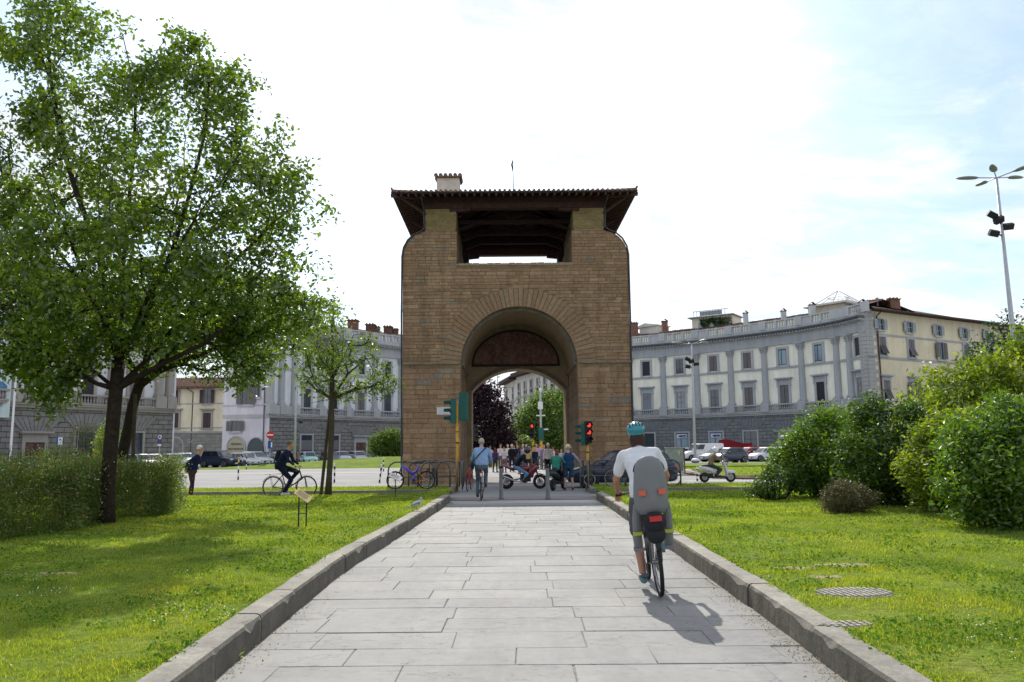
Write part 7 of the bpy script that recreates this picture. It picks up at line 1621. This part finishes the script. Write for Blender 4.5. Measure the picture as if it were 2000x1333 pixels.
def px3(L, Y): return [np.array(A(x, y, Y+dy)) for x, y, dy in L]
def tree(name, label, cat, trunk, limbs, pts, leafmat_, lsize, per, spread, group=None, r0=.15, barkm=None, tipr=.004, extra_n=0, droop=.35, base=None, aspect=.55, pen=.28, leaf_side=5, fold=.3, outl=0.0):
    """trunk, limbs: lists of 3d points (limbs start on the trunk); pts: leaf cluster centres joined up by nearest growth"""
    pos = []; par = []
    def addnode(p, q): pos.append(np.array(p, float)); par.append(q); return len(pos)-1
    last = -1; tr_ids = []
    for p in trunk: last = addnode(p, last); tr_ids.append(last)
    for L in limbs:
        d = [np.linalg.norm(pos[i]-L[0]) for i in tr_ids]; last = tr_ids[int(np.argmin(d))]
        for p in L[1:]: last = addnode(p, last)
    nbase = len(pos); PL = [0.0]*nbase
    for i in range(1, nbase): PL[i] = PL[par[i]]+np.linalg.norm(pos[i]-pos[par[i]])
    core = np.array(pos); top0 = trunk[-1]
    order = np.argsort([np.min(np.linalg.norm(core-p, axis=1)) for p in pts]); cl = []
    arr = np.zeros((nbase+len(pts)*4, 3)); arr[:nbase] = core; pl = np.zeros(len(arr)); pl[:nbase] = PL; cnt = nbase; skip = max(1, len(trunk)-2)
    for k in order:
        p = pts[k]; d = np.linalg.norm(arr[skip:cnt]-p, axis=1)+pen*pl[skip:cnt]; j = int(np.argmin(d))+skip; q = arr[j]; L_ = np.linalg.norm(p-q); m_ = 1 if L_ < .5 else 2
        prev = j
        for s_ in range(1, m_+1):
            t_ = s_/m_; c = q+(p-q)*t_
            if s_ < m_: c = c+RNG.normal(0, .06*L_, 3)+np.array([0, 0, -.05*L_])
            pos.append(c); par.append(prev); arr[cnt] = c; pl[cnt] = pl[prev]+L_/m_; prev = cnt; cnt += 1
        cl.append(prev)
    w_ = np.zeros(cnt); 
    for c in cl: w_[c] += 1
    for i in range(cnt-1, 0, -1):
        if par[i] >= 0: w_[par[i]] += w_[i]
    W0 = max(1, w_[0]); rad = tipr+(r0-tipr)*(np.maximum(w_, .2)/W0)**.52
    g = MB(); gt = g
    g.tube([Vector(pos[i]) for i in tr_ids], [float(rad[tr_ids[0]]*(1.25 if k == 0 else 1.0-.14*k/len(tr_ids))) for k, i in enumerate(tr_ids)], 12)
    for i in range(1, cnt):
        if i in tr_ids: continue
        a = pos[par[i]]; b = pos[i]; ra = min(rad[par[i]], rad[i]*1.5); (g if rad[i] > .012 else gt).tube([Vector(a), Vector(b)], [float(ra), float(rad[i])], 7 if rad[i] > .02 else 3, False)
    bp = base if base is not None else trunk[0]
    th = thing(name, label, cat, tuple(bp), group=group)
    g.build('trunk', barkm or M_BARK, th, smooth=True)
    cs = np.array([pos[c] for c in cl]); P_ = np.repeat(cs, per, axis=0); 
    dirs = P_+RNG.normal(0, spread, P_.shape)*np.array([1, 1, .8]); dirs[:, 2] -= spread*.3
    s_ = lsize*RNG.uniform(.55, 1.2, len(dirs)); v, f = leaves(dirs, s_, RNG, fold, aspect, droop); npmesh('crown', v, f, leafmat_, th)
    return th
M_L1 = leafmat('tree_leaf', (.042,.092,.016), (.155,.22,.032), .48, (2.0,2.0,.5), .35, .07); M_L2 = leafmat('tree_leaf_dark', (.022,.055,.012), (.055,.105,.018), .38, (1.9,1.9,.5), .35, .07); M_L3 = leafmat('sapling_leaf', (.07,.13,.02), (.18,.26,.04), .5, (1.8,1.7,.6), .35, .06)
# large tree
Y1 = 13.5; b1 = np.array(Gd(207, 1024, .2)); Y1 = b1[1]
TR = [b1]+px3([(209,980,0),(214,900,0),(221,820,.0),(227,760,0),(232,705,0.05)], Y1)
LM = [px3(L, Y1) for L in ([(227,765,0),(190,750,-.1),(150,728,-.25),(90,690,-.5),(20,655,-.7),(-60,600,-.8)], [(228,755,0),(180,722,.2),(120,660,.5),(70,600,.8)], [(232,705,0),(215,640,-.1),(205,560,-.1),(185,470,-.2),(150,380,-.3),(120,280,-.3),(100,160,-.2),(90,60,0)],
     [(232,705,0),(238,620,.2),(240,520,.3),(250,400,.3),(262,300,.2),(265,180,.1),(240,70,0)], [(230,730,0),(270,660,-.2),(300,580,-.4),(340,480,-.5),(370,380,-.6),(400,260,-.5),(410,140,-.3)], [(229,745,0),(300,690,.2),(370,600,.4),(450,520,.5),(540,430,.4),(600,380,.3)], [(228,750,0),(310,715,-.3),(400,670,-.6),(480,610,-.8),(570,560,-.8)],
     [(232,700,0),(200,620,.6),(150,540,1.0),(90,460,1.4),(30,380,1.6)], [(232,700,0),(280,600,.9),(330,470,1.5),(360,330,1.7)], [(232,700,0),(190,600,-.9),(140,480,-1.4),(80,330,-1.6)], [(232,705,0),(290,580,-1.0),(380,430,-1.5),(470,300,-1.3)])]
C1 = [(-20,100),(-30,40),(25,20),(30,-60),(130,-70),(140,5),(180,30),(205,22),(236,45),(262,35),(290,85),(306,132),(322,110),(330,45),(350,52),(382,62),(405,85),(408,118),(455,120),(495,148),(480,185),(476,210),(505,258),(535,245),(546,280),(555,318),(592,326),(600,362),(630,400),(605,425),(575,465),(600,515),(560,540),(570,580),(545,640),(500,660),(420,650),(330,700),(240,690),(150,720),(105,800),(70,790),(60,740),(-40,700),(-90,640),(-60,520),(-50,430),(10,370),(42,300),(48,215),(45,140)]
pts = crown_pts(C1, Y1, 1750, 3.6, .55, 1.15, -.03, 1, .8)
low = crown_pts([(20,640),(110,640),(150,720),(125,790),(95,808),(70,770),(40,720)], Y1-.3, 60, .5, .5, 1, -2)
low2 = crown_pts([(420,600),(600,570),(640,600),(600,660),(540,690),(520,740),(470,755),(440,735)], Y1+.2, 110, .9, .5, 1, -.3)
edge = []
for (x, y) in ((338,45),(352,58),(400,75),(415,100),(470,112),(505,150),(515,145),(545,235),(560,275),(575,310),(610,320),(640,395),(650,400),(620,420),(625,500),(628,535),(590,560),(560,250),(140,20),(60,25),(20,60),(180,38),(235,45),(262,40),(90,10),(10,230),(30,190)):
    edge.append(np.array(A(x-6, y+8, Y1+rnd(-.4, .4))))
pts = np.concatenate([pts, low, low2, np.array(edge)])
tree('broadleaf_tree', 'large leafy tree in front of the flower hedge on the left, nearest the camera', 'tree', TR, LM, pts, M_L1, .122, 27, .13, r0=.135, tipr=.0025, aspect=.62)
# second leaning tree behind it
Y2 = 19.5; b2 = np.array(A(236, 945, Y2)); b2[2] = .2
TR2 = [b2]+px3([(240,885,0),(250,840,0),(260,790,0),(272,752,0)], Y2); LM2 = [px3(L, Y2) for L in ([(272,752,0),(310,725,-.3),(370,700,-.6),(440,675,-.8),(520,640,-.8),(600,610,-.7)], [(272,752,0),(290,700,.4),(330,640,.7),(400,590,.8)], [(270,758,0),(250,700,0),(220,640,.3),(180,590,.5)], [(272,752,0),(285,690,-.8),(310,620,-1.3)], [(272,752,0),(330,700,.9),(420,650,1.5)])]
C2 = [(60,600),(160,560),(300,520),(430,520),(560,545),(675,592),(640,622),(600,645),(575,690),(520,700),(480,742),(430,742),(395,722),(330,715),(290,742),(240,715),(180,700),(120,650)]
tree('broadleaf_tree', 'leaning tree whose trunk stands behind the largest trunk, crown reaching right', 'tree', TR2, LM2, crown_pts(C2, Y2, 620, 3.2, .55, .6, -.2, 3), M_L1, .125, 22, .18, r0=.135, tipr=.004)
q = A(262, 890, 19.0); th = thing('tree_stake', 'thin brown support pole just right of the leaning trunk', 'stake', (q.x, 19.0, .15)); g = MB(); t_ = A(264, 770, 19.0); g.tube([(0,0,0), (t_.x-q.x, 0, t_.z-.15)], .045, 8); g.build('pole', M_BARK2, th, local=True); g = MB(); g.tube([(0,0,1.2),(-.25,.05,1.25)], .012, 4); g.build('tie', M_BLK, th, local=True)
# tree at far left, trunk outside the frame
Y3 = 17.0; b3 = np.array(A(-150, 990, Y3)); b3[2] = .2
TR3 = [b3]+px3([(-150,850,0),(-148,760,0),(-140,690,0)], Y3); LM3 = [px3(L, Y3) for L in ([(-140,690,0),(-80,640,0),(0,600,-.3),(70,570,-.5)], [(-140,690,0),(-110,600,0),(-60,500,.2),(10,420,.2)], [(-140,690,0),(-60,690,.5),(20,700,.8),(90,730,.9)], [(-140,690,0),(-140,560,0),(-110,440,0)])]
C3 = [(-300,400),(-200,260),(-60,210),(20,240),(50,330),(95,400),(90,470),(110,560),(140,640),(120,700),(110,770),(60,760),(0,730),(-120,770),(-280,700)]
tree('broadleaf_tree', 'dark leafy tree at the left edge whose trunk is outside the view', 'tree', TR3, LM3, crown_pts(C3, Y3, 640, 2.6, .55, .6, -.2, 6), M_L2, .11, 26, .22, r0=.18, tipr=.004)
# sapling
b4 = np.array(Gd(641, 966, .14)); Y4 = b4[1]
TR4 = [b4]+px3([(643,930,0),(646,880,0),(648,830,0),(648,780,0),(649,740,0)], Y4); LM4 = [px3(L, Y4) for L in ([(649,740,0),(650,690,0),(648,640,0),(652,605,0)], [(648,780,0),(622,765,-.2),(600,745,-.4),(580,705,-.5)], [(648,775,0),(690,762,.2),(730,755,.3),(760,745,.3)], [(649,745,0),(670,700,-.3),(690,655,-.4)], [(649,750,0),(625,700,.4),(608,650,.5)], [(648,790,0),(622,784,.1),(598,790,.2)], [(649,735,0),(668,690,.5),(672,630,.6)], [(648,765,0),(680,730,-.5),(716,700,-.6)])]
C4 = [(652,598),(672,612),(690,640),(726,652),(728,690),(752,706),(776,745),(772,765),(742,775),(735,795),(700,803),(680,785),(655,775),(635,775),(610,752),(596,760),(575,745),(590,722),(560,712),(575,690),(590,660),(588,640),(620,640),(630,610)]
tree('young_tree', 'slim young tree with a leaning stake in the lawn left of the gate', 'tree', TR4, LM4, crown_pts(C4, Y4, 300, 1.9, .6, 1.3, -.02, 9), M_L3, .14, 11, .15, r0=.095, barkm=M_BARK2, tipr=.005)
s0 = Gd(627, 964, .14); s1 = A(646, 785, Y4-.1); th = thing('tree_stake', 'leaning wooden stake beside the young tree trunk', 'stake', tuple(s0)); g = MB(); g.tube([(0,0,-.05), s1-s0], [.055,.05], 8); g.build('pole', M_BARK2, th, local=True); g = MB(); g.tube([(s1-s0)*.93, (s1-s0)*.93+Vector((.22,.1,0))], .012, 4); g.build('tie', M_BLK, th, local=True)
# trees seen through the arch
def simple_tree(name, label, px, pyb, Y, polys, n, thick, mt, ls, per, sp, r0=.25, **kw):
    b = np.array(A(px, pyb, Y)); b[2] = -.2; TRk = [b]+px3([(px, 860, 0), (px, 835, 0)], Y); P_ = polys; ys = [q[1] for q in P_]
    return tree(name, label, 'tree', TRk, [px3([(px, 835, 0), (px+2, (min(ys)+835)/2, 0)], Y)], crown_pts(P_, Y, n, thick, .6, .3, -.3, px), mt, ls, per, sp, r0=r0, tipr=.012, **kw)
M_PURL = leafmat('purple_leaf', (.020,.011,.020), (.062,.032,.040), .25, (1.4,1.0,1.0), .6, .02)
simple_tree('purple_tree', 'dark purple leaved tree seen through the arch on the left', 948, 890, 84, [(905,770),(915,752),(935,745),(950,752),(966,758),(978,768),(986,790),(990,820),(1000,850),(1006,885),(985,880),(960,888),(905,888)], 520, 4.5, M_PURL, .38, 28, .55)
simple_tree('broadleaf_tree', 'bright green tree seen through the arch beside the camera mast', 1065, 890, 96, [(1012,822),(1020,800),(1036,786),(1050,772),(1066,760),(1078,758),(1092,765),(1112,775),(1125,800),(1125,885),(1075,882),(1030,872),(1028,850),(1008,835)], 560, 5, leafmat('avenue_leaf', (.045,.11,.012), (.16,.24,.02), .45, (1.7,1.7,.5)), .38, 26, .55)
simple_tree('shrub', 'small bright green shrub under the green tree seen through the arch', 1024, 885, 90, [(1012,862),(1024,852),(1036,860),(1040,878),(1012,880)], 50, 1.2, M_L3, .3, 20, .4, r0=.06)
simple_tree('broadleaf_tree', 'thin grey green tree in front of the lower grey house seen through the arch', 1000, 890, 110, [(985,845),(996,835),(1010,845),(1014,880),(985,885)], 90, 2, M_PURL, .4, 16, .6, r0=.12)
simple_tree('broadleaf_tree', 'tree beyond the shrubs in front of the yellow wing at the right edge', 1960, 900, 52, [(1872,706),(1890,690),(1905,655),(1932,650),(1945,622),(1972,612),(1990,640),(2020,600),(2080,600),(2080,740),(1900,760),(1880,730)], 210, 2.4, leafmat('edge_leaf', (.02,.055,.02), (.05,.10,.035), .35), .30, 14, .38, r0=.2)
# shrubs: leaves on twigs in a rounded mass standing on the ground
def shrub(name, label, P, Y, n, thick, mt, ls, per, sp, thr=-.07, basepx=None, seed=0, fold=.3, aspect=.5, shell=.75, ns=1.7, droop=.1, cat='shrub', group=None, hz=.2):
    J = []
    for (a0, b0), (a1, b1) in zip(P, P[1:]+P[:1]):
        L0 = hypot(a1-a0, b1-b0); k_ = max(1, int(L0/14)); amp = 7*19.0/Y if L0 > 15 else 2
        for q_ in range(k_): t_ = q_/k_; J.append((a0+(a1-a0)*t_+RNG.normal(0, amp), b0+(b1-b0)*t_+RNG.normal(0, amp)*(1 if b0 < 940 else .3)))
    pts = crown_pts(J if Y < 60 else P, Y, n, thick, .55, ns, thr, seed, shell); pts = pts[pts[:, 2] > hz+.02]; cx = pts[:, 0].mean(); base = np.array([cx, Y, hz]); R_ = pts[:, 0].max()-pts[:, 0].min()
    th = thing(name, label, cat, tuple(base), group=group); g = MB(); H = pts[:, 2].max()-hz
    for k in range(14):
        q = pts[RNG.integers(len(pts))]; b = base+np.array([(q[0]-cx)*.35+RNG.normal(0, .05), (q[1]-Y)*.3, 0]); m_ = (b+q)/2+np.array([(q[0]-cx)*.1, 0, .15*H]); g.tube([Vector(base)-Vector((0,0,.04)), Vector(b), Vector(m_), Vector(q)], [.03*ls/.09, .028*ls/.09, .018*ls/.09, .005], 5)
    g.build('stems', M_TWIG, th)
    P_ = np.repeat(pts, per, axis=0)+RNG.normal(0, sp, (len(pts)*per, 3))
    ed = pts[np.argsort(-(pts[:, 2]+RNG.normal(0, .25*H, len(pts))))[:int(len(pts)*.26)]]; ex = []      # stray shoots
    for q in ed:
        dv_ = np.array([RNG.normal(0, .5)+.5*np.sign(q[0]-cx)*(RNG.random() < .4), RNG.normal(0, .5), RNG.uniform(.6, 2.0)]); dv_ /= np.linalg.norm(dv_); L_ = ls*RNG.uniform(1.5, 5)
        for t_ in np.linspace(.2, 1, 9): ex.append(q+dv_*L_*t_+RNG.normal(0, ls*.22, 3))
    P_ = np.concatenate([P_, np.array(ex)]); P_ = P_[P_[:, 2] > hz]; v, f = leaves(P_, ls*RNG.uniform(.5, 1.25, len(P_)), RNG, fold, aspect, droop); npmesh('foliage', v, f, mt, th); return th
M_S1 = leafmat('shrub_leaf', (.035,.095,.012), (.15,.24,.025), .45, (2.1,2.1,.5), .42, .07); M_S2 = leafmat('laurel_leaf', (.075,.14,.014), (.26,.33,.03), .46, (1.9,1.8,.4), .42, .06); M_S3 = leafmat('shrub_leaf_dark', (.02,.055,.010), (.08,.145,.016), .38, (2.1,2.1,.5), .42, .07)
M_DRY = leafmat('dry_leaf', (.05,.055,.02), (.14,.13,.04), .3, (1.2,1.1,.8)); GRS = 'shrubs massed on the right of the lawn'
shrub('shrub', 'tall yellow green laurel shrub standing highest in the right shrub mass', [(1745,850),(1770,800),(1790,770),(1812,725),(1832,738),(1850,728),(1870,740),(1900,702),(1915,725),(1960,700),(1985,668),(2010,690),(2060,650),(2140,680),(2140,960),(1760,960)], 19.5, 1500, 2.2, M_S2, .14, 22, .15, seed=2, droop=-.5, group=GRS)
shrub('shrub', 'rounded green shrub at the left end of the right shrub mass', [(1512,905),(1530,870),(1556,835),(1590,812),(1630,808),(1668,815),(1700,850),(1710,900),(1700,975),(1640,975),(1590,962),(1560,955),(1530,925)], 21.5, 950, 1.7, M_S1, .115, 22, .14, seed=3, group=GRS)
shrub('shrub', 'dark green middle shrub behind the dry brown bush', [(1640,860),(1665,812),(1700,800),(1740,800),(1790,805),(1830,830),(1860,900),(1860,1000),(1790,1002),(1720,985),(1660,970),(1640,940)], 18.0, 1100, 1.6, M_S3, .11, 22, .13, seed=4, group=GRS)
shrub('shrub', 'nearest large glossy shrub at the right edge of the lawn', [(1842,880),(1870,838),(1910,812),(1950,800),(1990,790),(2050,775),(2160,770),(2160,1075),(2010,1052),(1940,1040),(1880,1005),(1850,985),(1840,940)], 13.3, 1900, 1.9, M_S1, .095, 24, .11, seed=5, group=GRS)
shrub('shrub', 'bright green shrub filling the gap above the nearest glossy shrub', [(1760,900),(1790,860),(1840,830),(1890,815),(1930,850),(1930,960),(1850,1000),(1800,985)], 15.8, 620, 1.2, M_S2, .10, 22, .12, seed=8, group=GRS)
shrub('dry_bush', 'small dry brown bush alone in front of the right shrub mass', [(1602,966),(1614,950),(1650,943),(1684,950),(1702,968),(1696,998),(1668,1007),(1618,1002)], 15.9, 340, .5, M_DRY, .036, 44, .06, seed=6, thr=-.35)
shrub('shrub', 'low sprawling green plants left of the rounded shrub on the right', [(1445,962),(1470,948),(1510,936),(1560,930),(1590,955),(1580,975),(1500,968)], 20.5, 160, .7, M_S3, .08, 20, .10, seed=7)
shrub('round_bush', 'round clipped yellow green bush on the bank left of the gate', [(722,880),(724,865),(735,852),(752,846),(775,845),(795,850),(805,870),(800,896),(760,897),(732,893)], 84, 420, 2.2, leafmat('bush_leaf', (.04,.10,.015), (.16,.21,.02), .4), .24, 26, .28, seed=9, hz=.5)
shrub('shrub', 'grey green feathery bush behind the flower hedge at far left', [(128,880),(132,850),(150,836),(175,832),(200,842),(212,870),(212,900),(130,900)], 44, 320, 1.0, leafmat('grey_leaf', (.04,.055,.035), (.09,.11,.07), .25), .10, 24, .18, seed=10, fold=.1, aspect=.2)
shrub('shrub', 'yellow green bush beside the feathery bush, behind the largest tree trunk', [(190,852),(200,836),(214,832),(226,850),(228,900),(192,900)], 40, 140, .7, M_S2, .12, 22, .16, seed=11)
# flowering hedge on the left
def hedge():
    th = thing('flower_hedge', 'long loose flowering hedge with small red and white blossoms at the left', 'hedge', (-10.5, 15, .2)); n = 9000; x = RNG.uniform(-17, -7.7, n*4); y = RNG.uniform(11.6, 19.4, n*4)
    def front(y_): return -7.95+.25*np.sin(y_*1.9)+.15*np.sin(y_*4.7)-.5*np.maximum(0, 12.6-y_)**2
    hgt = 1.13+.18*np.clip((17-y)/4, -.4, 1)+.10*np.sin(x*2.3+y)+.09*np.sin(y*3.1)+.06*np.sin(y*7.3+x*3); fx = front(y); d = fx-x; endd = np.minimum(19.3-y, d); h_ = hgt*np.clip(endd/.55, 0, 1)**.45; ok = (d > 0) & (endd > 0); x, y, h_, d = x[ok], y[ok], h_[ok], d[ok]
    ok = (d < 1.6) | (RNG.random(len(d)) < .35); x, y, h_, d = x[ok], y[ok], h_[ok], d[ok]
    z = .2+h_*(1-np.abs(RNG.normal(0, .38, len(x))).clip(0, 1)); P0 = np.stack([x, y, z], 1)
    front_n = 6500; yy = RNG.uniform(11.9, 19.2, front_n); P1 = np.stack([front(yy)-np.abs(RNG.normal(0, .18, front_n)), yy, .2+RNG.uniform(0, 1.15, front_n)], 1); C = np.concatenate([P0, P1])
    P_ = np.repeat(C, 11, axis=0)+RNG.normal(0, .07, (len(C)*11, 3)); P_ = P_[P_[:, 2] > .2]; ok = in_view(P_[:, 0], P_[:, 1], P_[:, 2]); P_ = P_[ok]
    v, f = leaves(P_, .042*RNG.uniform(.6, 1.3, len(P_)), RNG, .3, .5, .0); npmesh('foliage', v, f, leafmat('hedge_leaf', (.07,.125,.03), (.23,.28,.075), .45, (1.7,1.7,.6), .35, .06), th)
    g = MB()
    for _ in range(420):
        i = RNG.integers(len(P0)); p = P0[i]; t_ = Vector((p[0]+rnd(-.1,.1), p[1]+rnd(-.1,.1), .2+h_[min(i, len(h_)-1)]+rnd(.02,.22))); g.tube([Vector((p[0], p[1], p[2]-.1)), t_], [.005, .003], 3, False)
    g.build('stems', M_TWIG, th)
    def fl(nm, m_, n, size, zlo, mt):
        idx = RNG.choice(len(C), n); Q = C[idx]+RNG.normal(0, .09, (n, 3))+np.array([.06, -.05, .05]); Q = Q[Q[:, 2] > zlo]; v, f = leaves(np.repeat(Q, 3, axis=0)+RNG.normal(0, .008, (len(Q)*3, 3)), size*RNG.uniform(.6, 1.2, len(Q)*3), RNG, .2, .9); npmesh(nm, v, f, mt, th, kind='stuff')
    fl('red_flowers', 0, 600, .030, .35, simple((.50,.05,.07), .7, .3, 0, .2, 9)); fl('pink_flowers', 0, 900, .028, .5, simple((.55,.28,.25), .7, .3, 0, .2, 9)); fl('white_flowers', 0, 2200, .022, .9, simple((.62,.58,.52), .7, .3, 0, .1, 9))
    return th
hedge()
